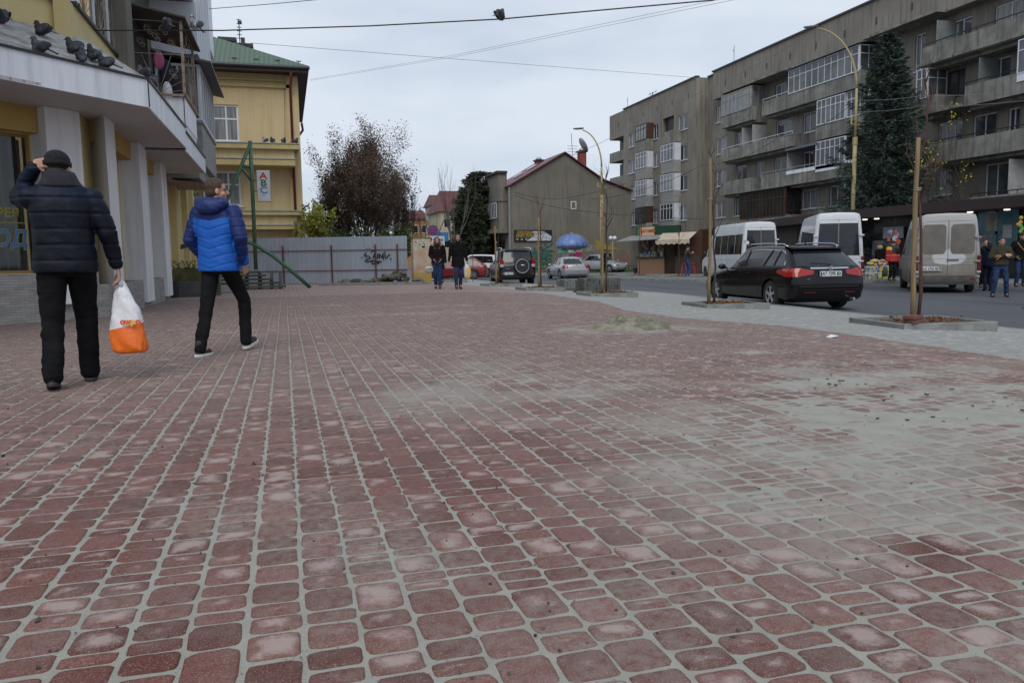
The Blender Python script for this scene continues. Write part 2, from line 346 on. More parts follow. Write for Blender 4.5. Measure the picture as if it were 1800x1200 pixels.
# --- pavers
def pavers(x0f,x1f,y0,y1,roww,lens,name,mat,zf,nout,rings,cull,gap=.0040,skew=0,parent=None):
    cx=[];cy=[];lx=[];ly=[]
    r=math.floor(-7/roww)
    while r*roww<12.5:
        xc=(r+.5)*roww; y=y0-rng.random()*.1
        while y<y1:
            l=lens[rng.integers(len(lens))]; yc=y+l/2
            if x0f(yc)<=xc<x1f(yc) and yc>y0 and cull(xc,yc): cx.append(xc);cy.append(yc);lx.append(roww);ly.append(l)
            y+=l
        r+=1
    cx=np.array(cx);cy=np.array(cy);lx=np.array(lx);ly=np.array(ly);n=len(cx)
    jit=rng.normal(0,.0018,(n,2)); rowi=np.round(cx/roww); cx=cx+jit[:,0]+.020*(fbm(cy*.45,rowi*.13+5,2)-.5); cy=cy+jit[:,1]; rot=rng.normal(0,.020,n)
    hx=lx/2-gap; hy=ly/2-gap
    a=np.arange(nout)*2*PI/nout+PI/nout
    ex=.34; ux=np.sign(np.cos(a))*np.abs(np.cos(a))**ex; uy=np.sign(np.sin(a))*np.abs(np.sin(a))**ex
    P=[];T=[]
    z0=zf(cx); tilt=rng.normal(0,.009,(n,2)); dz=rng.normal(0,.0008,n)
    r1=np.clip(rng.random(n)*1.1-.05,0,1); r3=rng.random(n)**.9
    wob=1+rng.normal(0,.020,(n,nout))
    for inset,z in rings:
        px=(hx-inset)[:,None]*ux*wob; py=(hy-inset)[:,None]*uy*wob
        cs,sn=np.cos(rot)[:,None],np.sin(rot)[:,None]
        qx=px*cs-py*sn; qy=px*sn+py*cs
        P.append(np.stack([cx[:,None]+qx,cy[:,None]+qy,(z0+dz)[:,None]+z+qx*tilt[:,:1]+qy*tilt[:,1:]],-1))
        T.append(np.stack([np.repeat(r1[:,None],nout,1),np.full((n,nout),max(0,1-inset/.045)),np.repeat(r3[:,None],nout,1)],-1))
    P.append(np.stack([cx,cy,z0+dz+.0006],-1)[:,None,:]); T.append(np.stack([r1,0*r1,r3],-1)[:,None,:])
    V=np.concatenate(P,1); TT=np.concatenate(T,1); per=V.shape[1]
    k=np.arange(nout); k2=(k+1)%nout; q=[]
    for j in range(len(rings)-1): q.append(np.stack([j*nout+k,j*nout+k2,(j+1)*nout+k2,(j+1)*nout+k],-1))
    q=np.concatenate(q); j=len(rings)-1; tr=np.stack([j*nout+k,j*nout+k2,np.full(nout,per-1)],-1)
    base=(np.arange(n)*per)[:,None,None]
    F4=(q[None]+base).reshape(-1,4); F3=(tr[None]+base).reshape(-1,3)
    me=np_mesh(name,V.reshape(-1,3),[F4,F3])
    ca=me.color_attributes.new('tone','FLOAT_COLOR','POINT'); VX=V.reshape(-1,3); TTf=np.concatenate([TT.reshape(-1,3),dustf(VX[:,0],VX[:,1])[:,None]],1)
    ca.data.foreach_set('color',TTf.astype(np.float32).ravel())
    me.polygons.foreach_set('use_smooth',[True]*len(me.polygons))
    o=link_mesh(name,me,mat,parent); return o
def wedge(m):
    def f(x,y):
        a=math.atan2(x,y)-yaw; d=math.hypot(x,y)
        return abs(a)<R(34.5)+m/max(d,.5)
    return f
RNG_NEAR=[(0.,-.011),(.0025,-.0035),(.008,-.0008),(.02,.0)]
RNG_MID=[(0.,-.010),(.004,-.001),(.012,0.)]
lens=[.066,.075,.085,.10,.10,.11,.14,.14,.15,.19]
def red_x0(y): return -6.9
plaza=link_mesh('plaza_paving',sheet(lambda y:-40,lambda y:-6.5,[-8,2,8,14,22,22.1,30,38,46],6,lambda x,y:-.006),red_sheet); tag(plaza,kind='structure')
s2=link_mesh('plaza_paving',sheet(lambda y:-6.6,lambda y:bx(y),[13.9,14.5,15,16,17,18,19,20,21,22,22.1]+list(np.arange(23,47,1.)),14,lambda x,y:GZ(x)-.0058),red_sheet); tag(s2,kind='structure')
F_=np.arange(XX.size).reshape(XX.shape); q=np.stack([F_[:-1,:-1],F_[:-1,1:],F_[1:,1:],F_[1:,:-1]],-1).reshape(-1,4)
mask=((th<R(34.5)+1.2/np.hypot(XX,YY))&(XX<np.interp(YY,BY,BX)+.05))[:-1,:-1].ravel()
q=q[mask]; used=np.unique(q); remap=np.zeros(XX.size,int); remap[used]=np.arange(len(used))
V=np.stack([XX.ravel(),YY.ravel(),ZZ.ravel()],-1)[used]
sp=link_mesh('joint_sand',np_mesh('joint_sand',V,[remap[q]]),sand_m,None,True); tag(sp,kind='structure')
inz=lambda f:(lambda y:f(y))
p1=pavers(red_x0,bx,.7,7.2,.138,lens,'red_pavers',red_pav,gz_np,20,RNG_NEAR,wedge(1.2)); tag(p1,kind='structure')
p2=pavers(red_x0,bx,7.2,22.,.138,lens,'red_pavers',red_pav,gz_np,12,RNG_MID,wedge(1.2),gap=.0034); tag(p2,kind='structure')
gs=link_mesh('grey_paving',sheet(bx,kx,[-8,0,2,3,4]+list(np.arange(5,14,.5))+list(np.arange(14,47,1.)),12,lambda x,y:GZ(x)-.005),grey_sheet); tag(gs,kind='structure')
p3=pavers(bx,lambda y:kx(y)-.16,1.5,16,.15,[.10,.15,.20],'grey_pavers',grey_pav,gz_np,8,RNG_MID,wedge(1.0),gap=.005); tag(p3,kind='structure')
# bits of grit and dry leaves scattered over the stones
mb=MB()
for i in range(420):
    y=1.6+rng.random()**1.6*9; x=rng.uniform(-.55,.95)*y
    if x>6: continue
    s=rng.uniform(.0015,.005)*(1.8 if rng.random()<.06 else 1); mb.obox((x,y,GZ(x)+s*.5),s*2,s*1.4,s*.9,rng.random()*6,rng.random(),rng.random())
for (a,b) in ((3.72,4.78),(3.6,4.6),(4.2,3.6),(3.9,4.6),(4.4,3.7),(3.3,3.4),(4.1,4.0),(4.6,3.3)):
    for k in range(6):
        s=rng.uniform(.005,.014); x=a+rng.normal(0,.22); y=b+rng.normal(0,.2); mb.obox((x,y,.006+s*.3),s*2,s*1.2,s*.5,rng.random()*6)
g=mb.build('grit',M('dark_grit',(.03,.03,.025),.9,(.14,.12,.09),30)); tag(g,'dark crumbs of grit and leaf scattered over the red pavers','grit',kind='stuff')
# kerbs
mb=MB(); ys=list(np.arange(-6,60,1.))
for i in range(len(ys)-1):
    a,b=ys[i],ys[i+1]; z0=GZ(11)
    mb.add([(kx(a)-.15,a,-.6),(kx(a),a,-.6),(kx(b),b-.012,-.6),(kx(b)-.15,b-.012,-.6),(kx(a)-.15,a,z0+.003),(kx(a),a,z0+.001),(kx(b),b-.012,z0+.001),(kx(b)-.15,b-.012,z0+.003)],
      [(0,3,2,1),(4,5,6,7),(0,1,5,4),(1,2,6,5),(2,3,7,6),(3,0,4,7)])
tag(mb.build('kerb',kerb_m),kind='structure')
# road: one big asphalt sheet, terrain below it
ta=NT('asphalt'); v=ta.co(); ta.b.inputs['Roughness'].default_value=.62; ta.b.inputs['Specular IOR Level'].default_value=.45
big=ta.noise(v,.35,5,.6); fine=ta.noise(v,90,3,.7)
c=ta.mix(ta.ramp(big,.35,.65),(.050,.053,.062),(.072,.076,.088)); c=ta.mix(ta.ramp(fine,.4,.7),c,(.10,.105,.115)); vs=ta.co(scale=(.9,.06,1)); c=ta.mix(ta.ramp(ta.noise(vs,1,4),.58,.68),c,(.035,.036,.040))
ta.base(c); ta.bump(fine,.4,.004); asphalt=ta.m
tag(MB().add([(-60,-20,-.42),(80,-20,-.42),(80,220,-.42),(-60,220,-.42)],[(0,1,2,3)]).build('road',asphalt),kind='structure')
tag(MB().add([(-3000,-3000,-.6),(3000,-3000,-.6),(3000,3000,-.6),(-3000,3000,-.6)],[(0,1,2,3)]).build('ground',M('earth',(.10,.09,.06),.95,(.07,.075,.04),.05)),kind='structure')
# faint worn lane dashes
mb=MB()
for y in np.arange(14,60,4.): 
    x=16.2+ (y-14)*-.02; mb.add([(x,y,-.416),(x+.1,y,-.416),(x+.1,y+1.6,-.416),(x,y+1.6,-.416)],[(0,1,2,3)])
tag(mb.build('road_marking',M('worn_white_paint',(.17,.17,.175),.8,(.085,.088,.098),4)),kind='structure')
mh=thing('manhole_cover','dark sunken manhole cover in the asphalt in front of the man with folded arms','manhole',(17.0,14.3,-.415))
MB().lathe([(.34,0),(.34,.012),(.30,.014),(.29,.006),(.01,.006)],24).build('cover',M('cast_iron',(.02,.02,.02),.8,(.035,.035,.035),20),mh)
# far pavement
FP=[(15.0,90),(16.2,70),(17.4,54),(18.8,42),(20.4,36.3),(22.6,33.2),(26.0,30.2),(26.6,22.9),(26.6,-10)]
def offs(P,d):
    o=[]
    for i,(x,y) in enumerate(P):
        a=Vector(P[max(i-1,0)]);b=Vector(P[min(i+1,len(P)-1)]); t=(b-a).normalized(); o.append((x-t.y*d,y+t.x*d))
    return o
pv=M('worn_pavement_slabs',(.19,.19,.185),.9,(.13,.13,.125),1.3,bump=.3,bsc=50)
poly=offs(FP,.15)+[(60,-10),(60,90)]
tag(MB().prism(poly,-.5,-.283).build('far_pavement',pv),kind='structure')
mb=MB(); Q=offs(FP,.15)
for i in range(len(FP)-1):
    a,b=Vector(FP[i]),Vector(FP[i+1]); c,d=Vector(Q[i]),Vector(Q[i+1]); n=max(1,int((b-a).length))
    for k in range(n):
        f0,f1=k/n,(k+.985)/n; mb.prism([tuple(a.lerp(b,f0)),tuple(a.lerp(b,f1)),tuple(c.lerp(d,f1)),tuple(c.lerp(d,f0))],-.55,-.278)
tag(mb.build('kerb',kerb_m),kind='structure')
tag(MB().prism([(22,58.5),(34.5,58.5),(34.5,73),(20,73)],-.284,-.262).build('lawn',M('lawn',(.055,.10,.02),.95,(.035,.065,.018),2,bump=.8,bsc=30)),kind='structure')
mb=MB()
for i in range(6000):
    x=rng.uniform(22.3,34); y=58.7+rng.random()**2*9; h=rng.uniform(.05,.16); a=rng.random()*6; w=.03
    mb.add([(x-w*math.cos(a),y-w*math.sin(a),-.263),(x+w*math.cos(a),y+w*math.sin(a),-.263),(x+rng.normal(0,.04),y+rng.normal(0,.04),-.263+h)],[(0,1,2)])
tag(mb.build('grass',M('grass_blades',(.07,.14,.025),.8,(.05,.09,.02),3)),'short green grass growing along the far pavement in front of the gable wall','grass',kind='stuff')
# sand pile
def heap(name,label,cat,cx_,cy_,rx,ry,h,mat,kind=None,seed=0,rough=1.,z=None,base=None):
    n=110; u=np.linspace(-1.15,1.15,n); X_,Y_=np.meshgrid(u,u); d=np.sqrt(X_**2+Y_**2)
    f=fbm(X_*2.2+seed,Y_*2.2+seed*3,4); g=fbm(X_*6+seed,Y_*7+9,4); f3=fbm(X_*15+seed,Y_*15+5,3)
    hh=np.clip(1-d**1.4,0,None)**.8*(.25+.95*f+.55*rough*(np.abs(g-.5)*2)+.18*rough*f3)*h
    Z=np.where(d<1.1,hh,0)-.012; z0=GZ(cx_) if z is None else z
    V=np.stack([X_*rx,Y_*ry,Z+.002],-1).reshape(-1,3); I=np.arange(n*n).reshape(n,n)
    q=np.stack([I[:-1,:-1],I[:-1,1:],I[1:,1:],I[1:,:-1]],-1).reshape(-1,4)
    o=link_mesh(name,np_mesh(name,V,[q]),mat,None,True); o.location=(cx_,cy_,z0); tag(o,label,cat,kind=kind); return o
pile_m=M('damp_sand',(.26,.25,.19),.97,(.13,.122,.085),7,lo=.42,hi=.62,bump=.9,bsc=60)
heap('sand_pile','lumpy heap of damp grey green sand lying on the red pavers','sand pile',4.35,9.40,.60,.40,.15,pile_m,seed=3,rough=1.6).rotation_euler.z=-.35
# a crushed white scrap of paper
lit=MB().add([(0,0,0),(.13,.02,.015),(.15,.09,.005),(.06,.07,.03),(-.02,.06,.004)],[(0,1,3,4),(1,2,3)]).build('paper_scrap',white_f); lit.location=at(1384,584,z=0)+Vector((0,0,GZ(6.2)+.01)); lit.location=(6.05,7.7,GZ(6.05)+.004)
tag(lit,'small white scrap of paper lying on the red paving','litter')
# ================================================================ LEFT CORNER BUILDING
def window(mb_frame,mb_glass,p,u,w,h,cols=2,rows=1,t=.06,dep=.10,transom=None,n=None,inset=.12):
    """p lower left corner on the wall face, u horizontal unit, n outward"""
    u=Vector(u);up=Vector((0,0,1)); n=Vector(n) if n else u.cross(up)
    def bar(a,b,c,d,d0=-inset,d1=-inset+.05):
        P=[p+u*a+up*c+n*d0,p+u*b+up*c+n*d0,p+u*b+up*d+n*d0,p+u*a+up*d+n*d0]; mb_frame.extr(P,n*(d1-d0))
    bar(0,w,0,t);bar(0,w,h-t,h);bar(0,t,t,h-t);bar(w-t,w,t,h-t)
    for k in range(1,cols): x=w*k/cols; bar(x-t*.4,x+t*.4,t,h-t,-inset+.002,-inset+.048)
    if transom: bar(t,w-t,h*transom-t*.4,h*transom+t*.4,-inset+.004,-inset+.046)
    g=[p+u*.01+up*.01+n*(-inset+.015),p+u*(w-.01)+up*.01+n*(-inset+.015),p+u*(w-.01)+up*(h-.01)+n*(-inset+.015),p+u*.01+up*(h-.01)+n*(-inset+.015)]
    mb_glass.extr(g,n*.006)
def recess(mb,p,u,w,h,n,dep=.14):
    """dark reveal box drawn around a window: four jambs let into the wall"""
    pass
def wall_holes(mb,p0,u,L,z0,z1,holes,n,th=.25):
    """wall slab with rectangular openings. holes (a,b,c,d) along u and z"""
    u=Vector(u);n=Vector(n);p0=Vector(p0)
    xs=sorted({0,L}|{round(v,3) for h in holes for v in h[:2]}); zs=sorted({z0,z1}|{round(v,3) for h in holes for v in h[2:]})
    def inside(x,z): return any(h[0]<x<h[1] and h[2]<z<h[3] for h in holes)
    idx={}; vs=[];fs=[]
    def vid(i,j,k):
        key=(i,j,k)
        if key not in idx:
            q=p0+u*xs[i]+n*(-th*k); idx[key]=len(vs); vs.append((q.x,q.y,zs[j]))
        return idx[key]
    nx,nz=len(xs)-1,len(zs)-1
    fil=[[not inside((xs[i]+xs[i+1])/2,(zs[j]+zs[j+1])/2) for j in range(nz)] for i in range(nx)]
    F2=lambda i,j:0<=i<nx and 0<=j<nz and fil[i][j]
    for i in range(nx):
        for j in range(nz):
            if not fil[i][j]: continue
            for k in (0,1): fs.append((vid(i,j,k),vid(i+1,j,k),vid(i+1,j+1,k),vid(i,j+1,k)))
            if not F2(i-1,j): fs.append((vid(i,j,0),vid(i,j+1,0),vid(i,j+1,1),vid(i,j,1)))
            if not F2(i+1,j): fs.append((vid(i+1,j,0),vid(i+1,j+1,0),vid(i+1,j+1,1),vid(i+1,j,1)))
            if not F2(i,j-1): fs.append((vid(i,j,0),vid(i+1,j,0),vid(i+1,j,1),vid(i,j,1)))
            if not F2(i,j+1): fs.append((vid(i,j+1,0),vid(i+1,j+1,0),vid(i+1,j+1,1),vid(i,j+1,1)))
    mb.add(vs,fs)
UP=Vector((0,0,1))
shop=thing('corner_shop_building','pale yellow corner shop building with white pilasters under a white canopy, at the left','building',(-3.3,15.58,0))
ow=M('ochre_frame',(.33,.19,.06),.6,(.26,.14,.045),3)
bd=Vector((-.7,-.714,0)); nB=Vector((.714,-.7,0)); C0=Vector((-3.3,15.58,0)); nS=Vector((1,0,0)); uS=Vector((0,1,0))
PB=lambda s,o=0,z=0: C0+bd*s+nB*o+UP*z
# walls
mb=MB(); wall_holes(mb,(-3.3,15.4,0),uS,16,0,3.9,[(1.0,2.95,.6,3.1),(4.2,5.9,.6,3.1),(11.2,12.2,1.2,2.6)],nS); 
wall_holes(mb,C0,bd,7,0,5.35,[(.95,3.3,.80,3.07),(4.4,6.6,.80,3.07)],nB)
mb.box(-3.3-.25,-3.302,15.2,19.6,3.9,5.35)
mb.build('wall',stucco_p,shop,world=True)
MB().box(-3.56,-3.305,19.6,31.4,3.9,14).build('upper_wall',M('grey_pebble_render',(.22,.20,.17),.95,(.17,.155,.13),1,bump=.7,bsc=45,streak=(.12,.11,.09)),shop,world=True)
mb=MB(); mb.box(-9,-3.6,28,31.38,0,14); mb.build('end_wall',stucco_y,shop,world=True)
# yellow strip reliefs at the far end
for y in (26.0,28.9,30.7): MB().box(-3.3,-3.12,y,y+.45,0.2,3.7).build('relief_strip',stucco_p,shop,world=True)
# shop windows
f=MB();g=MB(); window(f,g,PB(.95,0,.80),bd,2.35,2.27,1,1,.05,n=nB,inset=.10); window(f,g,PB(4.4,0,.80),bd,2.2,2.27,2,1,.10,n=nB)
fo=f.build('shop_window',ow,shop,world=True); g.build('pane',shop_gl,fo)
for o in (fo.children): o.matrix_parent_inverse.identity(); 
for o in list(fo.children):
    me=o.data
    for v_ in me.vertices: v_.co-=shop.location
f=MB();g=MB(); window(f,g,Vector((-3.3,16.4,.6)),uS,1.95,2.5,2,1,.09,transom=.66,n=nS); window(f,g,Vector((-3.3,19.6,.6)),uS,1.7,2.5,2,1,.09,transom=.66,n=nS); window(f,g,Vector((-3.3,26.6,1.2)),uS,1.0,1.4,2,1,.07,n=nS)
fo=f.build('side_window',ow,shop,world=True); o=g.build('pane',gl,fo)
for v_ in o.data.vertices: v_.co-=shop.location
# curtains (vertical blinds) behind the big window, seen as pale slats
mb=MB()
for k in range(16):
    s=1.0+k*.15+rng.normal(0,.02); a=PB(s,-.22,.85); b=PB(s+.04,-.22,.85); mb.extr([a,b,b+UP*2.15+bd*.0,a+UP*2.15],nB*-.01)
mb.build('blind_slat',M('pale_blind',(.42,.43,.38),.8,(.3,.3,.25),3),shop,world=True)
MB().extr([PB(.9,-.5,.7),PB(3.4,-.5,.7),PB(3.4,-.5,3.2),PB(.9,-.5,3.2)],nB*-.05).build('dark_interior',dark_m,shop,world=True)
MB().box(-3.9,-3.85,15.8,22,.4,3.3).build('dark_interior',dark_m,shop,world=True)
# lettering on the glass (reads left to right seen from outside)
yl=M('yellow_lettering',(.34,.27,.04),.5,(.28,.22,.03),5); bl=M('blue_lettering',(.03,.17,.45),.5,(.03,.14,.38),5)
rt=-bd
text('window_lettering','ГАЛЕРЕЯ',.20,PB(1.62,-.075,1.78)+rt*.0,rt,UP,yl,shop,bold=.006)
text('window_lettering','ГОРОД',.35,PB(1.70,-.074,1.36),rt,UP,yl,shop,shear=.15,bold=.018)
text('window_lettering','ГОРОД',.35,PB(1.70,-.070,1.36),rt,UP,bl,shop,shear=.15,bold=.004)
MB().extr([PB(1.1,-.075,1.62),PB(2.3,-.075,1.62),PB(2.3,-.075,1.635),PB(1.1,-.075,1.635)],nB*.004).build('gold_rule',yl,shop,world=True)
# plinth in thin stone courses
ts=NT('stacked_stone'); v=ts.co(rot=(R(90),0,0)); 
br=ts.n('ShaderNodeTexBrick',{'Scale':1.,'Mortar Size':.003,'Brick Width':.21,'Row Height':.045,'Bias':.1,'Color1':(.40,.38,.36,1),'Color2':(.24,.23,.22,1),'Mortar':(.10,.10,.10,1)})
gp=ts.n('ShaderNodeTexCoord'); sx=ts.n('ShaderNodeSeparateXYZ'); ts.l(gp.outputs['Object'],sx.inputs[0]); cb=ts.n('ShaderNodeCombineXYZ'); ts.l(ts.math('ADD',sx.outputs[0],sx.outputs[1]),cb.inputs[0]); ts.l(sx.outputs[2],cb.inputs[1]); ts.l(cb.outputs[0],br.inputs['Vector'])
ts.base(ts.mix(.35,br.outputs['Color'],ts.mix(ts.noise(ts.co(),5,4),(.42,.40,.37),(.2,.19,.18)))); ts.bump(br.outputs['Fac'],.6,-.01); ts.b.inputs['Roughness'].default_value=.85
mb=MB(); P=[PB(7,.3),PB(0,.3)+Vector((.21,-.21,0))*0,Vector((-2.96,15.5,0)),Vector((-2.96,22.45,0)),Vector((-3.28,22.45,0)),Vector((-3.28,15.6,0)),PB(7,.02)]
P=[(p.x,p.y) for p in (P[0],P[2],P[3],P[4],P[5],P[6])]
mb.prism(P,-.02,.585); mb.prism([(PB(7,.29).x,PB(7,.29).y),(PB(.1,.29).x,PB(.1,.29).y),(PB(.1,.0).x,PB(.1,.0).y),(PB(7,.0).x,PB(7,.0).y)],.585,.79)
mb.build('plinth',ts.m,shop,world=True)
# pilasters with slanting feet
def fin(mb,P,z0,z1,cut,th):
    a,b,c,d=[Vector(p) for p in P]  # a,b front ; c,d back
    mb.add([a+UP*(z0+cut*.0),b+UP*z0,c+UP*z0,d+UP*z0,a+UP*z1,b+UP*z1,c+UP*z1,d+UP*z1],[(0,3,2,1),(4,5,6,7),(0,1,5,4),(1,2,6,5),(2,3,7,6),(3,0,4,7)])
MB().prism([(-2.92,15.35),(-2.92,16.2),(-3.34,16.2),(-3.12,15.78)],.10,3.5).build('pilaster',stucco_w,shop,world=True)
for (y0,y1) in ((18.5,19.4),(21.5,22.4)):
    m=MB(); fin(m,[(-2.88,y0,0),(-2.88,y1,0),(-3.34,y1,0),(-3.34,y0,0)],.10,3.5,0,0); m.build('pilaster',stucco_w,shop,world=True,bevel=.012)
for (s0,s1) in ((.33,.93),(3.45,4.2)):
    m=MB(); fin(m,[PB(s0,.42),PB(s1,.42),PB(s1,-.02),PB(s0,-.02)],.27,3.5,0,0); m.build('pilaster',stucco_w,shop,world=True,bevel=.012)
# yellow lintels
lint=MB(); 
for y0,y1 in ((15.96,18.49),(19.41,21.49)): lint.box(-3.3,-3.05,y0,y1,3.12,3.5)
lint.extr([PB(.94,0,3.08),PB(3.44,0,3.08),PB(3.44,0,3.5),PB(.94,0,3.5)],nB*.22)
lint.build('lintel',M('ochre_plaster',(.46,.31,.10),.8,(.40,.26,.08),2),shop,world=True)
# canopy: soffit + fascia + sloping roof
K0=Vector((-2.05,14.4,0)); kd=Vector((-.672,-.74,0)); K1=K0+kd*7; K2=Vector((-2.02,19.24,0)); K3=Vector((-2.03,23.8,0))
kn=Vector((.74,-.672,0))
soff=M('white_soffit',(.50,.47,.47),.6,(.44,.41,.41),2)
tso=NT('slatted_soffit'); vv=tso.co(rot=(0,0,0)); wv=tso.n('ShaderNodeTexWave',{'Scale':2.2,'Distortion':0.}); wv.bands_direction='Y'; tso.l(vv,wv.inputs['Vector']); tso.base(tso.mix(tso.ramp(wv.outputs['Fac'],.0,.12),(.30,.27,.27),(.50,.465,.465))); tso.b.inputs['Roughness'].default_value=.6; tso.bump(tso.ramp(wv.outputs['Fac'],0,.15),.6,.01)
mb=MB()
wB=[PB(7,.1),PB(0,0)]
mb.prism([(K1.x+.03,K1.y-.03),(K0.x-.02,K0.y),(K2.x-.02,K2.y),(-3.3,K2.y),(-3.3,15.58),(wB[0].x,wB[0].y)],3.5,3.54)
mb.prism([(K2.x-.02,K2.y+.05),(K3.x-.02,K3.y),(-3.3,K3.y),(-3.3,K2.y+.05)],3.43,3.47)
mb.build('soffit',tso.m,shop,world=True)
mb=MB()
def fas(a,b,z0,z1,n): mb.extr([a+UP*z0,b+UP*z0,b+UP*z1,a+UP*z1],n*-.03)
fas(K1,K0,3.49,3.93,kn); fas(K0,K2,3.49,3.93,nS)
mb.extr([K2+UP*3.49,Vector((-3.3,K2.y,3.49)),Vector((-3.3,K2.y,3.93)),K2+UP*3.93],(0,-.03,0))
fas(K2+uS*.02,K3,3.42,3.82,nS); mb.extr([K3+UP*3.42,Vector((-3.3,K3.y,3.42)),Vector((-3.3,K3.y,3.82)),K3+UP*3.82],(0,.03,0))
mb.build('fascia',fascia_w,shop,world=True)
mb=MB(); e=.05
def trim(a,b,z,n): mb.extr([a+n*.03+UP*z,b+n*.03+UP*z,b+n*.03+UP*(z+.035),a+n*.03+UP*(z+.035)],n*-.10)
trim(K1,K0+kn*0,3.93,kn); trim(K0,K2,3.93,nS); trim(K2,K3,3.82,nS); 
mb.extr([K0+UP*3.5+Vector((.004,-.004,0)),K0+Vector((.014,.014,3.5)),K0+Vector((.014,.014,3.93)),K0+UP*3.93+Vector((.004,-.004,0))],(-.02,-.002,0))
mb.build('dark_flashing',dark_m,shop,world=True)
slate=M('weathered_corrugated_sheet',(.42,.42,.42),.85,(.30,.30,.29),2,stretch=(1,1,6),bump=.4,bsc=25,streak=(.16,.16,.15))
mb=MB(); 
# corrugated sloping sheet between fascia and wall
a0=K1+UP*3.97; a1=K0+UP*3.97+kn*-.02; b1=PB(-.05,.02,4.86); b0=PB(7,.02,4.86)
nn=160
for k in range(nn):
    f0,f1=k/nn,(k+1)/nn; w0=.012*math.sin(k*1.1); w1=.012*math.sin((k+1)*1.1)
    mb.add([a0.lerp(a1,f0)+UP*w0,a0.lerp(a1,f1)+UP*w1,b0.lerp(b1,f1)+UP*w1,b0.lerp(b1,f0)+UP*w0],[(0,1,2,3)])
mb.add([K0+UP*3.97,K2+UP*3.97,Vector((-3.3,K2.y,4.1)),Vector((-3.3,15.58,4.86))],[(0,1,2,3)]); mb.add([K2+UP*3.86,K3+UP*3.86,Vector((-3.3,K3.y,4.1)),Vector((-3.3,K2.y,4.1))],[(0,1,2,3)])
mb.build('canopy_roof',slate,shop,world=True)
# dark coping of the yellow parapet
mb=MB(); mb.extr([PB(7,.06,5.35),PB(-.06,.06,5.35),PB(-.06,.06,5.41),PB(7,.06,5.41)],nB*-.4); mb.box(-3.5,-3.24,15.45,19.6,5.351,5.409); mb.build('coping',dark_m,shop,world=True)
# loggia storey: recessed dark wall, white posts, scrolled grilles, slab above
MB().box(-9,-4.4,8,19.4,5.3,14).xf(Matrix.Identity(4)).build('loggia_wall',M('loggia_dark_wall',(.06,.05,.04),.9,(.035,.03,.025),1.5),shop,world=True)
mb=MB(); mb.prism([(PB(8,.05).x,PB(8,.05).y),(-3.2,15.5),(-3.2,19.6),(-4.4,19.6),(-4.4,15.9),(PB(8,-1).x,PB(8,-1).y)],7.6,7.8); mb.build('loggia_slab',conc,shop,world=True)
for (y) in (15.62,16.9,18.2): MB().box(-3.34,-3.26,y,y+.07,5.41,7.6).build('white_post',white_f,shop,world=True)
for s in (.05,1.5,3.,4.5): q=PB(s,-.02,0); MB().obox((q.x,q.y,6.5),.08,.08,2.2,math.atan2(bd.y,bd.x)).build('white_post',white_f,shop,world=True)
grm=M('grille_metal',(.40,.37,.30),.6,(.24,.17,.11),9)
def grille(mb,p,u,w,h,r=.011,seed=0,fans=9):
    p=Vector(p);u=Vector(u); q=lambda a,b:p+u*a+UP*b
    for a,b in (((0,0),(w,0)),((0,h),(w,h)),((0,0),(0,h)),((w,0),(w,h)),((0,h*.55),(w,h*.55))): mb.tube([q(*a),q(*b)],r,4)
    for i in range(fans):
        t=PI*(i+.5)/fans; L_=min(abs(w/2/max(abs(math.cos(t)),.01)),abs(h*.53/max(math.sin(t),.01))); mb.tube([q(w/2,0),q(w/2+L_*math.cos(t),L_*math.sin(t))],r*.7,4)
    def scroll(cx_,cy_,rr,s): mb.tube([q(cx_+s*rr*(1-k/16)*math.cos(k*.75),cy_+rr*(1-k/16)*math.sin(k*.75)) for k in range(13)],r*.6,3,False)
    for a,b in ((.2,.72),(.8,.72),(.5,.80),(.2,.3),(.8,.3),(.5,.62),(.35,.9),(.65,.9)): scroll(w*a,h*b,.09,1); scroll(w*a+.05,h*b-.1,.07,-1)
mb=MB()
for y in (15.69,16.97): grille(mb,(-3.3,y,5.43),uS,1.2,2.1)
grille(mb,(-3.3,18.27,5.43),uS,1.2,2.1)
for s in (.1,1.55,3.05): grille(mb,PB(s,-.02,5.43),bd,1.4,2.1)
mb.build('grille',grm,shop,world=True)
# upper storey cladding seen at the very top
MB().box(-3.3,-2.15,20.2,31,8.2,13.5).build('upper_cladding',fascia_w,shop,world=True)
MB().box(-3.32,-3.28,15.5,19.6,8.3,13).build('upper_wall',conc,shop,world=True)
pier=MB().box(-3.7,-3.05,19.0,19.75,3.98,13.6); pier.build('pier',M('grey_pebble_render',(0,0,0)),shop,world=True)
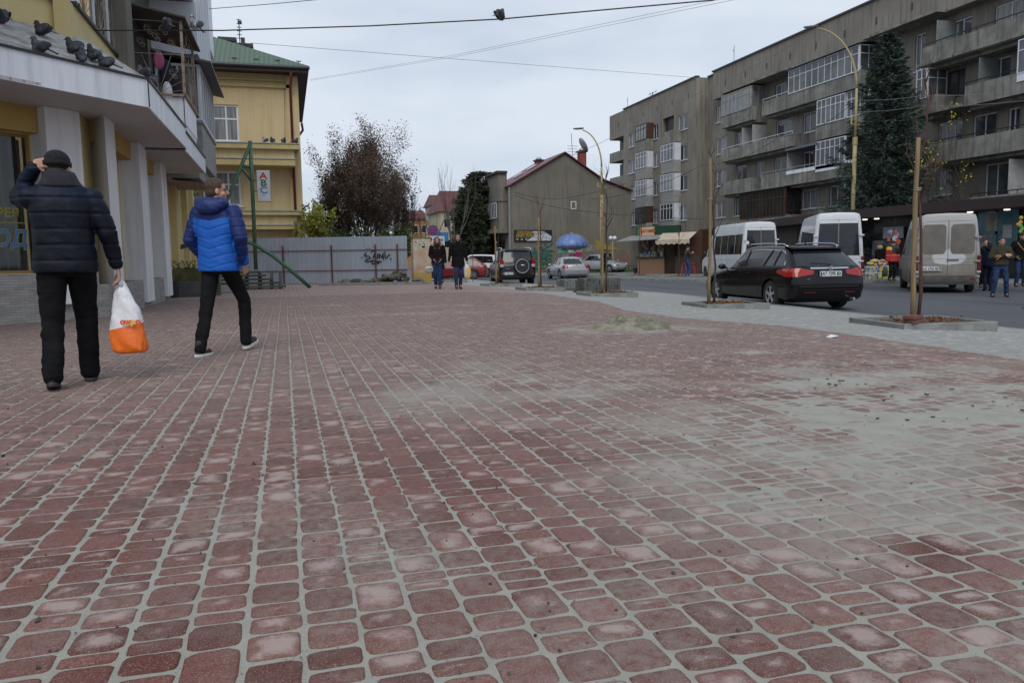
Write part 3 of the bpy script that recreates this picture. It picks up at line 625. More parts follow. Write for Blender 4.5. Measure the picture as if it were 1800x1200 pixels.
# balcony one: white panels, rusty corner post, grille, sloping tin roof, washing
mb=MB(); mb.box(-3.3,-2.15,20.6,23.0,4.12,4.22); mb.box(-3.3,-2.15,20.58,20.62,4.22,4.85); mb.box(-2.17,-2.13,20.58,23.0,4.22,4.85)
bal=mb.build('balcony',fascia_w,shop,world=True)
mb=MB(); mb.box(-3.3,-2.1,20.5,20.56,4.86,4.91); mb.box(-2.13,-2.07,20.5,23.05,4.86,4.91); mb.box(-2.16,-2.10,20.52,20.58,4.9,6.6); mb.box(-2.16,-2.10,22.9,22.96,4.9,6.6)
mb.build('rusty_frame',rust,shop,world=True)
mb=MB(); grille(mb,(-3.25,20.55,4.92),(1,0,0),1.1,1.65,.008); grille(mb,(-2.12,20.6,4.92),uS,2.3,1.65,.008,fans=14); mb.build('grille',grm,shop,world=True)
mb=MB(); mb.add([(-3.3,20.3,6.86),(-2.0,20.3,6.60),(-1.95,23.2,6.55),(-3.3,23.2,6.82),(-3.3,20.3,6.90),(-2.0,20.3,6.64),(-1.95,23.2,6.60),(-3.3,23.2,6.86)],[(0,3,2,1),(4,5,6,7),(0,1,5,4),(1,2,6,5),(2,3,7,6),(3,0,4,7)]); mb.build('tin_roof',M('brown_tin',(.10,.075,.06),.7,(.06,.05,.045),3),shop,world=True)
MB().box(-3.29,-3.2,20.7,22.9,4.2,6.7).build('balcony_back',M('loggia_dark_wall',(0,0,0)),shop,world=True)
mb=MB(); mb.ball((-2.7,20.9,5.75),.13,.08,.22); mb.build('washing',M('pink_cloth',(.42,.10,.22),.9),shop,world=True,smooth=True)
mb=MB(); mb.ball((-2.55,20.95,5.45),.16,.09,.35); mb.ball((-2.35,21,5.2),.12,.08,.4); mb.build('washing',M('dark_cloth',(.02,.018,.03),.9),shop,world=True,smooth=True)
mb=MB(); mb.ball((-2.55,20.9,5.0),.12,.08,.28); mb.build('washing',white_f,shop,world=True,smooth=True)
mb=MB(); mb.box(-3.3,-2.25,20.75,22.9,3.9,4.115); mb.build('balcony_base',conc_l,shop,world=True)
# balcony two: white glazed box in tiers
mb=MB(); mb.box(-3.3,-2.1,24.2,28.6,3.75,4.85); mb.box(-3.3,-2.25,24.4,28.4,3.35,3.75); mb.box(-3.3,-2.06,24.15,28.65,4.85,4.93); mb.build('glazed_balcony',conc_l,shop,world=True)
f=MB();g=MB(); window(f,g,Vector((-3.25,24.3,4.93)),(1,0,0),1.15,1.55,2,1,.07,n=(0,-1,0),inset=0); window(f,g,Vector((-2.12,24.3,4.93)),uS,4.2,1.55,6,1,.07,n=nS,inset=0)
f.box(-3.3,-2.1,24.25,28.6,6.75,8.15); fo=f.build('balcony_glazing',white_f,shop,world=True); o=g.build('pane',gl,fo)
for v_ in o.data.vertices: v_.co-=shop.location
MB().box(-3.25,-2.25,24.5,28.4,4.9,6.4).build('balcony_back',dark_m,shop,world=True)
mb=MB(); mb.add([(-3.3,24.0,6.75),(-1.75,23.9,6.45),(-1.75,28.8,6.45),(-3.3,28.8,6.75),(-3.3,24.0,6.80),(-1.75,23.9,6.50),(-1.75,28.8,6.50),(-3.3,28.8,6.80)],[(0,3,2,1),(4,5,6,7),(0,1,5,4),(1,2,6,5),(2,3,7,6),(3,0,4,7)]); mb.build('tin_roof',M('grey_tin',(.14,.14,.15),.5,(.09,.09,.10),3),shop,world=True)
mb=MB(); 
for y in np.arange(24.6,28.6,.6): mb.box(-2.105,-2.07,y,y+.05,6.8,13)
for x in (-3.2,-2.7,-2.2): mb.box(x,x+.05,24.21,24.24,8.2,13)
mb.build('cladding_rib',white_f,shop,world=True)
mb=MB(); mb.box(-3.3,-3.0,23.9,27.5,3.28,3.34); mb.add([(-3.3,24,3.3),(-1.9,24,3.15),(-1.9,26.5,3.12),(-3.3,26.5,3.3)],[(0,1,2,3)]); mb.build('rusty_awning',rust,shop,world=True)
# planters and mossy low wall by the shop
pl=thing('stone_planter','dark granite block planter with mossy wall and plants at the end of the shop','planter',(-2.4,24.0,0))
granite=M('dark_granite',(.11,.105,.10),.7,(.07,.065,.065),25,bump=.3)
MB().box(-.75,.45,-.3,.15,0,.42).build('front_block',granite,pl,bevel=.01); MB().box(-.83,-.5,-.75,-.32,0,.46).build('dark_side_block',dark_m,pl)
MB().box(-.85,.55,.16,.6,0,.78).build('mossy_wall',M('mossy_wall',(.13,.11,.05),.95,(.05,.07,.02),4,bump=.6),pl)
def leaves(n,fx,s,seed=0,droop=.3):
    rs=np.random.default_rng(seed); V=[];
    c=np.array([fx(rs) for _ in range(n)]); a=rs.random((n,3))*2-1; a/=np.linalg.norm(a,axis=1)[:,None]
    b=np.cross(a,rs.random((n,3))*2-1); b/=np.linalg.norm(b,axis=1)[:,None]; sz=s*(.6+.8*rs.random(n))[:,None]
    V=np.stack([c-a*sz,c+b*sz*.5,c+a*sz,c-b*sz*.5],1).reshape(-1,3); return V,np.arange(n*4).reshape(n,4)
def leaf_obj(name,n,fx,s,mat,parent,seed=0):
    V,q=leaves(n,fx,s,seed); return link_mesh(name,np_mesh(name,V,[q]),mat,parent)
lf_d=M('dark_leaf',(.03,.055,.018),.6,(.055,.085,.02),3); lf_y=M('yellow_green_leaf',(.33,.30,.04),.6,(.18,.21,.03),1.2); lf_b=M('dry_brown_leaf',(.075,.048,.034),.85,(.12,.080,.058),1.0,lo=.4,hi=.6)
def clump(x0,x1,y0,y1,z0,z1): return lambda rs:(rs.uniform(x0,x1),rs.uniform(y0,y1),z0+(z1-z0)*rs.random()**1.8)
leaf_obj('foliage',500,clump(-.8,.5,.2,.55,.75,1.0),.035,lf_d,pl,5)
# small concrete step block beyond the boy
o=MB().box(-.3,.3,-.2,.2,0,.17).build('concrete_block',conc_l,None,bevel=.01); o.location=(-1.75,26.4,.0); tag(o,'pale concrete block lying on the paving right of the granite planter','concrete block')

# ================================================================ YELLOW HIP ROOF BUILDING
yb=thing('yellow_building','yellow three storey building with green tiled hip roof behind the metal fence','building',(-4,39.5,0))
YF=39.5
mb=MB(); wall_holes(mb,(-13,YF,0),(1,0,0),13.9,-.4,9.75,[(at(378,200,Y=YF).x+13-1.2,at(419,200,Y=YF).x+13,at(400,249,Y=YF).z,at(400,184,Y=YF).z),(at(378,340,Y=YF).x+13-1.2,at(424,340,Y=YF).x+13,at(400,362,Y=YF).z,at(400,301,Y=YF).z)],(0,-1,0),.3)
mb.box(.6,.9,YF+.3,52,-.4,9.75); mb.box(-13,.6,51.7,52,-.4,9.75); mb.box(-13,-12.7,YF+.3,51.7,-.4,9.75)
mb.build('wall',stucco_y,yb,world=True)
wz0=at(400,249,Y=YF).z; wz1=at(400,184,Y=YF).z; lz0=at(400,362,Y=YF).z; lz1=at(400,301,Y=YF).z; xr=at(419,200,Y=YF).x; xr2=at(424,340,Y=YF).x; xl=at(378,200,Y=YF).x-1.2
for (z0,z1,x1) in ((wz0,wz1,xr),(lz0,lz1,xr2)):
    f=MB();g=MB(); window(f,g,Vector((xl,YF,z0)),(1,0,0),x1-xl,z1-z0,4,1,.09,transom=.62,n=(0,-1,0)); f.box(xl-.1,x1+.1,YF-.08,YF+.05,z0-.06,z0)
    fo=f.build('window',white_f,yb,world=True); o=g.build('pane',curtain,fo)
    for v_ in o.data.vertices: v_.co-=yb.location
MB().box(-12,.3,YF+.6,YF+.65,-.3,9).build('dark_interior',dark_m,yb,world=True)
mb=MB()
def band(y0p,y1p,x1p,dep,m=mb): 
    z1=at(500,y0p,Y=YF-dep).z; z0=at(500,y1p,Y=YF-dep).z; x1=at(x1p,y0p,Y=YF-dep).x; m.box(-12.9,x1,YF-dep,YF+.02,z0,z1)
band(254,262,525,1.15); band(281,291,519,1.10); band(372,378,531,.55); band(397,403,522,.50); band(141,144,515,.10); band(149,155,512,.12)
mb.build('ledge',M('yellow_ledge',(.54,.44,.20),.8,(.46,.37,.17),2),yb,world=True)
mb=MB(); band(262.2,280.8,517,.95,mb); band(378.2,396.8,522,.40,mb); mb.build('balcony_band',stucco_y,yb,world=True)
mb=MB()
for (yp,x1p,dep) in ((253,526,1.18),(280,520,1.13),(371,532,.58),(396,523,.52)):
    z=at(500,yp,Y=YF-dep).z; x1=at(x1p,yp,Y=YF-dep).x; mb.box(-12.9,x1,YF-dep,YF,z-.001,z+.04)
mb.build('tin_flashing',M('pale_tin',(.42,.42,.40),.6,(.3,.3,.28),3),yb,world=True)
MB().box(-12.9,-.2,YF-.3,YF+.02,-.3,1.9).build('darker_base',M('dark_base',(.13,.10,.055),.9,(.09,.07,.04),1),yb,world=True)  # darker brown band along the foot of the wall
# corner pilaster, pipe
MB().box(.38,.93,YF-.12,YF+.05,-.4,9.6).build('corner_pilaster',stucco_y,yb,world=True)
mb=MB(); x=.62; mb.tube([(x,YF-.75,9.75),(x,YF-.75,9.45),(x-.05,YF-.2,8.9),(x-.05,YF-.2,-.3)],.06,8); mb.build('downpipe',red_p,yb,world=True,smooth=True)
mb=MB(); mb.tube([(1.25,48,8.9),(1.3,48,8.5),(1.0,48,8.1)],.07,6); mb.build('downpipe',red_p,yb,world=True)
tr=NT('green_tile'); v=tr.co(); sx=tr.n('ShaderNodeSeparateXYZ'); tr.l(v,sx.inputs[0])
h1=tr.math('ABSOLUTE',tr.math('SINE',tr.math('MULTIPLY',sx.outputs[0],14.5))); h2=tr.math('FRACT',tr.math('MULTIPLY',sx.outputs[2],5.2))
hh=tr.math('ADD',tr.math('MULTIPLY',h1,.6),tr.math('MULTIPLY',h2,-.9)); tr.base(tr.mix(tr.ramp(hh,-.8,.4),(.035,.065,.045),(.085,.135,.09))); tr.bump(hh,.9,.05); tr.b.inputs['Roughness'].default_value=.6
ez=9.95; ro=MB(); x0,x1,y0,y1=-13.5,1.45,YF-.85,52.5; ym=(y0+y1)/2; rz=ez+3.55; rx=x1-7.2
ro.add([(x0,y0,ez),(x1,y0,ez),(x1,y1,ez),(x0,y1,ez),(x0,ym,rz),(rx,ym,rz),(x0,y0,ez-.06),(x1,y0,ez-.06),(x1,y1,ez-.06),(x0,y1,ez-.06)],[(0,1,5,4),(1,2,5),(2,3,4,5),(0,4,3),(6,9,8,7),(0,6,7,1),(1,7,8,2),(2,8,9,3),(3,9,6,0)])
rf=ro.build('roof',tr.m,yb,world=True)
mb=MB(); mb.box(x0,x1-.04,y0+.04,y0+.10,ez-.30,ez-.065); mb.box(x1-.10,x1-.04,y0+.10,y1,ez-.30,ez-.065); mb.box(x0,x1-.1,y0+.1,YF,ez-.26,ez-.20); mb.box(.9,x1-.1,YF,y1,ez-.26,ez-.2); mb.build('eave',M('dark_brown_eave',(.05,.025,.022),.6,(.035,.02,.018),3),yb,world=True)
mb=MB(); mb.tube([(x0,y0-.03,ez-.10),(x1+.02,y0-.03,ez-.10)],.075,8); mb.build('gutter',M('dark_gutter',(.04,.04,.045),.5),yb,world=True)
mb=MB()
for k in range(9):
    x=1.0-k*.95; mb.box(x-.12,x+.12,y0+.55,y0+.57,ez+.30,ez+.34); mb.box(x-.02,x+.02,y0+.5,y0+.6,ez+.22,ez+.30)
mb.build('snow_guard',brown_m,rf,world=False); 
for v_ in rf.children[0].data.vertices: v_.co-=yb.location
def chim(xp,yb_,wp,yt): 
    p=at(xp,yt,Y=44); q=at(xp+wp,yt,Y=44); m=MB(); m.box(p.x,q.x,43.7,44.4,p.z-.18,p.z); m.build('chimney_cap',dark_m,yb,world=True)
    m=MB(); 
    for t in (.42,.9): x=p.x+(q.x-p.x)*t; m.box(x-.09,x+.09,43.8,44.3,p.z-1.6,p.z-.18)
    m.build('chimney_leg',conc_l,yb,world=True)
chim(383,0,33,67); chim(417,0,28,78)
p=at(422,82,Y=43.5); mb=MB(); mb.tube([p-UP*1.2,p+UP*1.35],.025,5)
for k in range(6): mb.tube([p+UP*(1.3-k*.18)+Vector((-.12,0,0)),p+UP*(1.3-k*.18)+Vector((.12,0,.0))],.02,4)
mb.box(p.x-.06,p.x+.14,43.45,43.55,p.z+1.1,p.z+1.25); mb.box(p.x+.05,p.x+.25,43.5,43.52,p.z+.05,p.z+.45); an=mb.build('antenna',dark_m,yb,world=True)
mb=MB(); q=Vector((.42,39.3,8.9)); mb.tube([(.30,39.36,9.0),(.22,39.36,6.0),(.5,39.3,4.9)],.012,4); mb.build('cable',dark_m,yb,world=True)
# ABC sign
sg=thing('letter_sign','tall white sign with coloured letters A B C hung beside the green steel mast','sign',(0,0,0))
p=at(463.5,327,Y=28.4); sg.location=p
mb=MB(); mb.box(-.215,.215,-.03,.03,-.52,.52); mb.build('panel',M('white_sign_panel',(.60,.58,.60),.5,(.5,.48,.50),3),sg,bevel=.01)
MB().box(-.225,.225,.0,.034,-.53,.53).build('back_frame',M('grey_tin',(0,0,0)),sg)
for ch,z,c in (('A',.33,(.45,.03,.03)),('B',.09,(.02,.16,.07)),('C',-.15,(.03,.28,.55))):
    text('letter',ch,.30,Vector((0,-.036,z)),(1,0,0),UP,M('letter_'+ch,c,.5),sg,world=False,bold=.008,xs=1.2)
text('small_mark','~',.16,Vector((0,-.036,-.31)),(1,0,0),UP,dark_m,sg,world=False)
# green steel mast
YM=28.6
ms=thing('steel_mast','green steel tube mast with slanting brace and long curved arm sweeping down to the paving','mast',(at(445,490,Y=YM).x,YM,0))
def T(pts,r,nm='tube'): MB().tube([at(x,y,Y=Y_) for x,y,Y_ in pts],r,8).build(nm,green_p,ms,smooth=True,world=True)
T([(439.5,248,YM),(444,340,YM),(450,474,YM)],.065,'pole'); T([(441,250,YM),(425,290,YM-.2),(408,330,YM-.4),(374,412,YM-.6)],.06,'brace')
T([(424,290,YM-.2),(442,295,YM)],.05,'rung'); T([(424,295,YM-.2),(444,320,YM)],.05,'rung')
pts=[(300,440,YM-1.5),(380,415,YM-.6),(425,421,YM),(450,431,YM),(480,450,YM),(510,474,YM),(545,505,YM+.4)]
T(pts,.07,'curved_arm'); T([(444,317,YM),(454,317,YM-.2)],.015,'bracket'); T([(445,336,YM),(454,336,YM-.2)],.015,'bracket')
# slatted benches / steps
st=thing('tiered_bench','tiered dark green slatted wooden stand at the foot of the green mast','bench',(-.6,29.4,0))
gw=M('green_grey_boards',(.055,.07,.055),.8,(.09,.10,.08),5,stretch=(.6,8,8),bump=.3)
for k in range(5):
    z=.62-k*.125; x1=at(456+k*11.5,480,Y=29.4).x+.6; y=.5-k*.26
    for j in range(2): MB().box(-1.6,x1,y-.13*j-.12,y-.13*j,z-.07,z).build('board',gw,st)
for x in (-1.2,-.75,-.3,.1,.4):
    MB().add([(x-.06,.45,0),(x+.06,.45,0),(x+.06,.45,.58),(x-.06,.45,.58),(x-.06,-.75,0),(x+.06,-.75,0),(x+.06,-.75,.06),(x-.06,-.75,.06)],[(0,3,2,1),(4,5,6,7),(0,1,5,4),(1,2,6,5),(2,3,7,6),(3,0,4,7)]).build('stringer',dark_m,st)
# ================================================================ FENCE
FA=Vector((-2.9,35.3,0)); FB=Vector((4.86,32.6,0)); fl=(FB-FA).length; fu=(FB-FA).normalized(); fnn=Vector((fu.y,-fu.x,0))
fe=thing('metal_fence','long grey corrugated metal sheet fence with red brown posts and black graffiti','fence',FA)
me_=M('galvanised_sheet',(.36,.40,.46),.5,(.30,.335,.39),.9,stretch=(2,2,.3),metal=.15)
prof=[]; x=0
while x<fl:
    for a,b in ((0,0),(.10,0),(.115,.022),(.155,.022),(.17,0)): prof.append((min(x+a,fl),b))
    x+=.185
mb=MB(); 
for i in range(len(prof)-1):
    a,b=prof[i],prof[i+1]; 
    if b[0]<=a[0]: continue
    A=FA+fu*a[0]+fnn*a[1]; B=FA+fu*b[0]+fnn*b[1]; zt=1.93
    mb.add([A+UP*.04,B+UP*.04,B+UP*zt,A+UP*zt],[(0,1,2,3)])
mb.build('sheet',me_,fe,world=True)
for s in (1.1,3.0,5.05,fl-.95+.55,6.9):
    if s>fl: continue
    A=FA+fu*s+fnn*.06; MB().obox((A.x,A.y,.80),.05,.05,1.6,math.atan2(fu.y,fu.x)).build('post',red_p,fe,world=True)
for z in (.55,1.38):
    A=FA+fnn*.04+UP*z; B=FB+fnn*.04+UP*z; MB().tube([A,B],.018,4).build('rail',red_p,fe,world=True)
# graffiti tag
s0=(Vector((0,0,0))+at(664,460,Y=33.2)-FA).dot(fu)
gr=MB()
def stroke(pts,r=.022):
    pts=[FA+fu*(s0+a)+fnn*.034+UP*(1.10+b) for a,b in pts]; P=[]
    for i in range(len(pts)-1):
        P+= [pts[i].lerp(pts[i+1],k/3) for k in range(3)]
    gr.tube(P+[pts[-1]],r,6)
for st_ in ([(-.42,.16),(-.52,.05),(-.30,.02),(-.25,-.08),(-.45,-.1)],[(-.15,-.08),(-.08,.12),(0,-.06)],[(-.13,0),(-.02,.0)],[(.06,.12),(.05,-.08)],[(.12,-.1),(.12,.13),(.24,-.06),(.28,.16),(.30,-.14)],[(.36,.2),(.36,-.02),(.42,-.08),(.5,.05)],[(-.5,-.16),(-.35,-.2),(-.1,-.16),(.1,-.22),(.2,-.2)],[(-.2,-.14),(-.18,-.32),(-.05,-.24)],[(.0,-.18),(.05,-.3),(.12,-.2)],[(.52,.1),(.56,.02)],[(.58,-.08),(.62,-.14)],[(-.22,.2),(-.12,.26),(-.02,.18)],[(-.6,-.02),(-.62,-.05)]): stroke(st_)
gr.build('graffiti',M('black_spray',(.01,.01,.012),.6),fe,world=True)
mb=MB()
for (a,z,w,h) in ((6.6,1.52,.18,.16),(4.6,1.45,.1,.16),(4.75,1.5,.06,.25)): A=FA+fu*a+fnn*.03; mb.obox((A.x,A.y,z),w,.012,h,math.atan2(fu.y,fu.x))
mb.build('paper_patch',M('faded_paper',(.38,.36,.36),.9,(.3,.29,.29),6),fe,world=True)
pp=thing('notice_pillar','square pinkish notice pillar with yellow base and torn posters at the end of the fence','pillar',(5.35,32.1,0))
MB().box(-.36,.36,-.3,.3,.42,1.80).build('shaft',M('pinkish_board',(.42,.27,.17),.85,(.50,.44,.38),2.2,bump=.2),pp); MB().box(-.365,.365,-.305,.305,0,.42).build('base',M('ochre_base',(.42,.30,.08),.85,(.35,.24,.07),3),pp)
MB().box(-.38,.38,-.32,.32,1.80,1.86).build('cap',M('mossy_cap',(.12,.10,.04),.9,(.2,.18,.1),6),pp)
mb=MB()
for k in range(14): mb.obox((rng.uniform(-.28,.28),-.304,1.45+rng.normal(0,.18)),rng.uniform(.04,.16),.006,rng.uniform(.05,.2),0,0,rng.normal(0,.2))
mb.build('torn_paper',M('torn_paper',(.42,.42,.42),.9,(.5,.52,.3),5),pp)
o=MB().box(-.1,.1,-.06,.06,0,.2).build('white_kerb_block',white_f); 
sl=thing('slab_kerb','low grey kerb slab along the rubble in front of the fence','kerb slab',(1.2,31.3,0)); bpy.data.objects.remove(o)
MB().add([(0,0,0),(4.15,-1.0,0),(4.15,-.8,0),(0,.2,0),(0,0,.09),(4.15,-1.0,.09),(4.15,-.8,.09),(0,.2,.09)],[(0,3,2,1),(4,5,6,7),(0,1,5,4),(1,2,6,5),(2,3,7,6),(3,0,4,7)]).build('slab',kerb_m,sl)
rb=thing('rubble_heap','heap of grey stones and broken turf lying against the fence by the notice pillar','rubble',(4.1,31.6,0))
for k in range(70):
    x=rng.normal(.0,1.05); x=max(-2.3,min(1.1,x)); hgt=.38*math.exp(-((x-.15)/.5)**2)+.08; m=MB(); s=rng.uniform(.06,.19)
    z=rng.random()*hgt; m.ball((0,0,0),s*1.3,s,s*.55,8,5,Matrix.Rotation(rng.random()*3,4,'Z')@Matrix.Rotation(rng.normal(0,.4),4,'X'))
    m.v=[tuple(np.array(v_)*(1+rng.normal(0,.12))) for v_ in m.v]
    m.xf(Matrix.Translation((x,-.33*x*.75+rng.normal(.1,.12),z+s*.3))); m.build('stone',M('grey_rubble',(.09,.085,.075),.95,(.15,.145,.13),4,bump=.6) if k%3 else M('turf_clod',(.05,.05,.025),.95,(.09,.08,.05),6,bump=.8),rb)
# ================================================================ APARTMENT BLOCK
FX=36.6; BX_=35.25; NX=Vector((-1,0,0)); UY=Vector((0,-1,0))   # facade faces -X ; u runs towards the camera
PANES=[]
def sub(o,parent):  # world mesh children under a part of a thing
    for v_ in o.data.vertices: v_.co-=parent.location
def Ypx(px,X): return at(px,450,X=X).y
FL=[3.35,6.06,8.80,11.52]
ap=thing('apartment_block','long grey five storey apartment block with balconies and glazed loggias, at the right','building',(FX,40,0))
holes=[];wins=[]
def aw(p0,p1,fl,z0=.85,z1=2.25,cols=2,X=FX,mat=None,bag=None):
    y0,y1=Ypx(p0,X),Ypx(p1,X); (wins if bag is None else bag).append((y0,y1,FL[fl]+z0,FL[fl]+z1,cols))
for fl in range(4): aw(1257 if fl<3 else 1256,1275 if fl<3 else 1264,fl)
for a,b,f in ((1326,1340,3),(1357,1376,3),(1521,1541,3),(1645,1690,3),(1290,1305,2),(1326,1340,2),(1360,1388,2),(1406,1428,2),(1642,1683,2),(1291,1310,1),(1326,1340,1),(1358,1378,1),(1408,1426,1),(1640,1682,1),(1289,1299,0),(1407,1434,0),(1640,1668,0)): aw(a,b,f,cols=2 if b-a<30 else 3)
# doors / balcony rear windows
for a,b,f in ((1595,1612,3),(1728,1785,3),(1722,1760,2),(1725,1765,0),(1455,1480,0),(1560,1585,2),(1700,1740,1),(1560,1585,0),(1760,1780,1)): aw(a,b,f,z0=.1 if b-a<20 else .5,cols=2)
# extend the block out of frame
for y in np.arange(17,29,4.2):
    for f in range(4): wins.append((y+1.6,y,FL[f]+.85,FL[f]+2.25,3))
Y0=63.7; hol=[(Y0-w[0],Y0-w[1],w[2],w[3]) for w in wins]
mb=MB(); wall_holes(mb,(FX,Y0,0),UY,50,-.4,16.55,hol,NX,.35); mb.box(FX+.36,50,13.7,63.7,-.4,16.5); mb.build('wall',render_g,ap,world=True)
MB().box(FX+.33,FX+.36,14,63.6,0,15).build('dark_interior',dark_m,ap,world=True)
def cut(name,w_,X,n,u,par,mat):
    f=MB();g=MB(); window(f,g,Vector((X,w_[0],w_[2])),u,abs(w_[0]-w_[1]),w_[3]-w_[2],w_[4],1,.075,n=n,inset=.14); f.box(X-.10*(-n.x)*-1 if n.x>0 else X-.08,X+.1,w_[0],w_[1],w_[2]-.05,w_[2])
    fo=f.build(name,mat,par,world=True); o=g.build('pane',[gl,curtain][int(rng.random()<.4)],fo); sub(o,par)
for w_ in wins: cut('window',w_,FX,NX,UY,ap,white_f if rng.random()<.85 else wood_d)
mb=MB(); mb.box(FX-.12,FX+.3,13.7,Y0,16.551,16.68); mb.build('roof_edge',dark_m,ap,world=True)
for y in np.arange(16,62,2.9): MB().box(FX-.765,FX-.7,y,y+.14,15.0,15.45).build('attic_slit',dark_m,ap,world=True)
MB().box(FX-.75,FX-.001,13.7,61.6,14.2,16.5).build('attic_band',render_g,ap,world=True); MB().box(FX-.85,FX-.13,13.7,61.7,16.501,16.63).build('roof_edge',dark_m,ap,world=True)
# overhanging slab above the top balconies
def slab(p0,p1,z,X0=BX_,t=.16,mat=conc,nm='balcony_roof'): MB().box(X0-.1,FX,Ypx(p0,X0),Ypx(p1,X0),z,z+t).build(nm,mat,ap,world=True)
def parapet(p0,p1,fl,h=.95,X0=BX_,rail=False,mat=conc,taper=True):
    y0,y1=Ypx(p0,X0),Ypx(p1,X0); z=FL[fl]-.15; m=MB()
    m.box(X0,FX,y0,y1,z,z+.16); m.box(X0,X0+.09,y0,y1,z+.16,z+h+.1); m.box(X0+.09,FX,y0-.09,y0,z+.16,z+h+.1); m.box(X0+.09,FX,y1,y1+.09,z+.16,z+h+.1)
    m.box(X0+.4,FX,y0,y1,z-.18,z-.001)
    b=m.build('balcony',mat,ap,world=True)
    if rail:
        m=MB(); zz=z+h+.28; m.tube([(X0+.04,y0,zz),(X0+.04,y1,zz)],.03,5)
        for y in np.linspace(y0-.05,y1+.05,7): m.tube([(X0+.04,y,z+h+.08),(X0+.04,y,zz)],.018,4)
        o=m.build('rail',dark_m if p0>1600 else white_f if fl in(2,3) else M('grey_rail',(.35,.35,.34),.6),b); sub(o,ap)
    return b
def glazed(p0,p1,fl,X0=BX_,z0=.9,z1=2.55,cols=8,fm=white_f,gm=None,roof=None,skirt=None):
    y0,y1=Ypx(p0,X0),Ypx(p1,X0); zb=FL[fl]+z0-.08; h=z1-z0; f=MB();g=MB()
    window(f,g,Vector((X0,y0,zb)),UY,y0-y1,h,cols,1,.06,transom=.68,n=NX,inset=0)
    window(f,g,Vector((FX,y0,zb)),(-1,0,0),FX-X0,h,2,1,.06,transom=.68,n=(0,1,0),inset=0) ; window(f,g,Vector((X0,y1,zb)),(1,0,0),FX-X0,h,2,1,.06,transom=.68,n=(0,-1,0),inset=0)
    fo=f.build('loggia_glazing',fm,ap,world=True); o=g.build('pane',gm or gl,fo); sub(o,ap)
    MB().box(X0+.35,X0+.40,y0-.1,y1+.1,zb,zb+h-.1).build('loggia_curtain',curtain if rng.random()<.6 else dark_m,ap,world=True)
    if roof:
        m=MB(); zt=zb+h; m.add([(FX,y0+.1,zt+.35),(X0-.25,y0+.15,zt+.02),(X0-.25,y1-.15,zt+.02),(FX,y1-.1,zt+.35),(FX,y0+.1,zt+.38),(X0-.25,y0+.15,zt+.06),(X0-.25,y1-.15,zt+.06),(FX,y1-.1,zt+.38)],[(0,3,2,1),(4,5,6,7),(0,1,5,4),(1,2,6,5),(2,3,7,6),(3,0,4,7)]); m.build('tin_roof',roof,ap,world=True)
    if skirt: MB().box(X0-.03,X0-.002,y0,y1,FL[fl]+.45,zb).build('skirt',skirt,ap,world=True)
def part(px,fl,X0=BX_,h=2.2,w=None,mat=None):   # partition screen between balconies
    y=Ypx(px,X0); MB().box(X0+.06,FX-.02,y,y+.05,FL[fl]+.05,FL[fl]+h).build('partition',mat or M('pale_partition',(.42,.42,.42),.7,(.33,.33,.33),3),ap,world=True)
tin=M('blue_grey_tin',(.12,.15,.17),.5,(.09,.11,.12),2); wwhite=M('white_panel',(0,0,0))
# top floor
parapet(1265,1318,3); glazed(1265,1316,3,cols=7,fm=M('weathered_frame',(.40,.38,.34),.8,(.25,.2,.14),3),gm=curtain); slab(1265,1330,FL[3]+2.62)
parapet(1335,1503,3,rail=True); glazed(1380,1500,3,cols=11,roof=tin); slab(1330,1385,FL[3]+2.62)
slab(1505,1632,FL[3]+2.62); parapet(1608,1802,3,rail=True); part(1630,3,mat=M('grey_glass_screen',(.22,.24,.24),.3)); parapet(1802,1990,3)
MB().box(BX_-.35,FX,Ypx(1698,BX_),Ypx(1900,BX_),FL[3]+2.75,FL[3]+2.9).build('balcony_roof',M('mossy_roof',(.045,.043,.03),.9,(.08,.075,.05),3,bump=.5),ap,world=True)
# third floor
parapet(1265,1388,2,rail=True,h=.8); part(1300,2); part(1318,2); parapet(1428,1522,2); glazed(1430,1479,2,cols=6); glazed(1482,1520,2,cols=5,roof=tin)
parapet(1595,1635,2); parapet(1683,1985,2,rail=True); part(1705,2,mat=M('grey_glass_screen',(0,0,0))); glazed(1772,1850,2,cols=4,skirt=wwhite)
glazed(1600,1618,2,cols=2)
slab(1602,1690,FL[2]+2.62); slab(1690,1800,FL[2]+2.62)
# second floor
parapet(1265,1316,1); parapet(1335,1500,1,rail=True); glazed(1430,1480,1,cols=6,skirt=wwhite); part(1379,1); slab(1378,1432,FL[1]+2.3,mat=tin); MB().box(BX_-.03,BX_-.002,Ypx(1379,BX_),Ypx(1500,BX_),FL[1]+.62,FL[1]+.86).build('white_band',wwhite,ap,world=True)
parapet(1622,1792,1,rail=True); slab(1622,1680,FL[1]+2.62)
# first floor
parapet(1298,1380,0,h=.55); glazed(1300,1378,0,cols=13,fm=wood_d,gm=gl_d,z0=.5,roof=tin); parapet(1262,1296,0,h=.4); parapet(1436,1503,0,rail=True,h=.6); part(1480,0); parapet(1700,1800,0,h=.5,rail=True); part(1765,0)
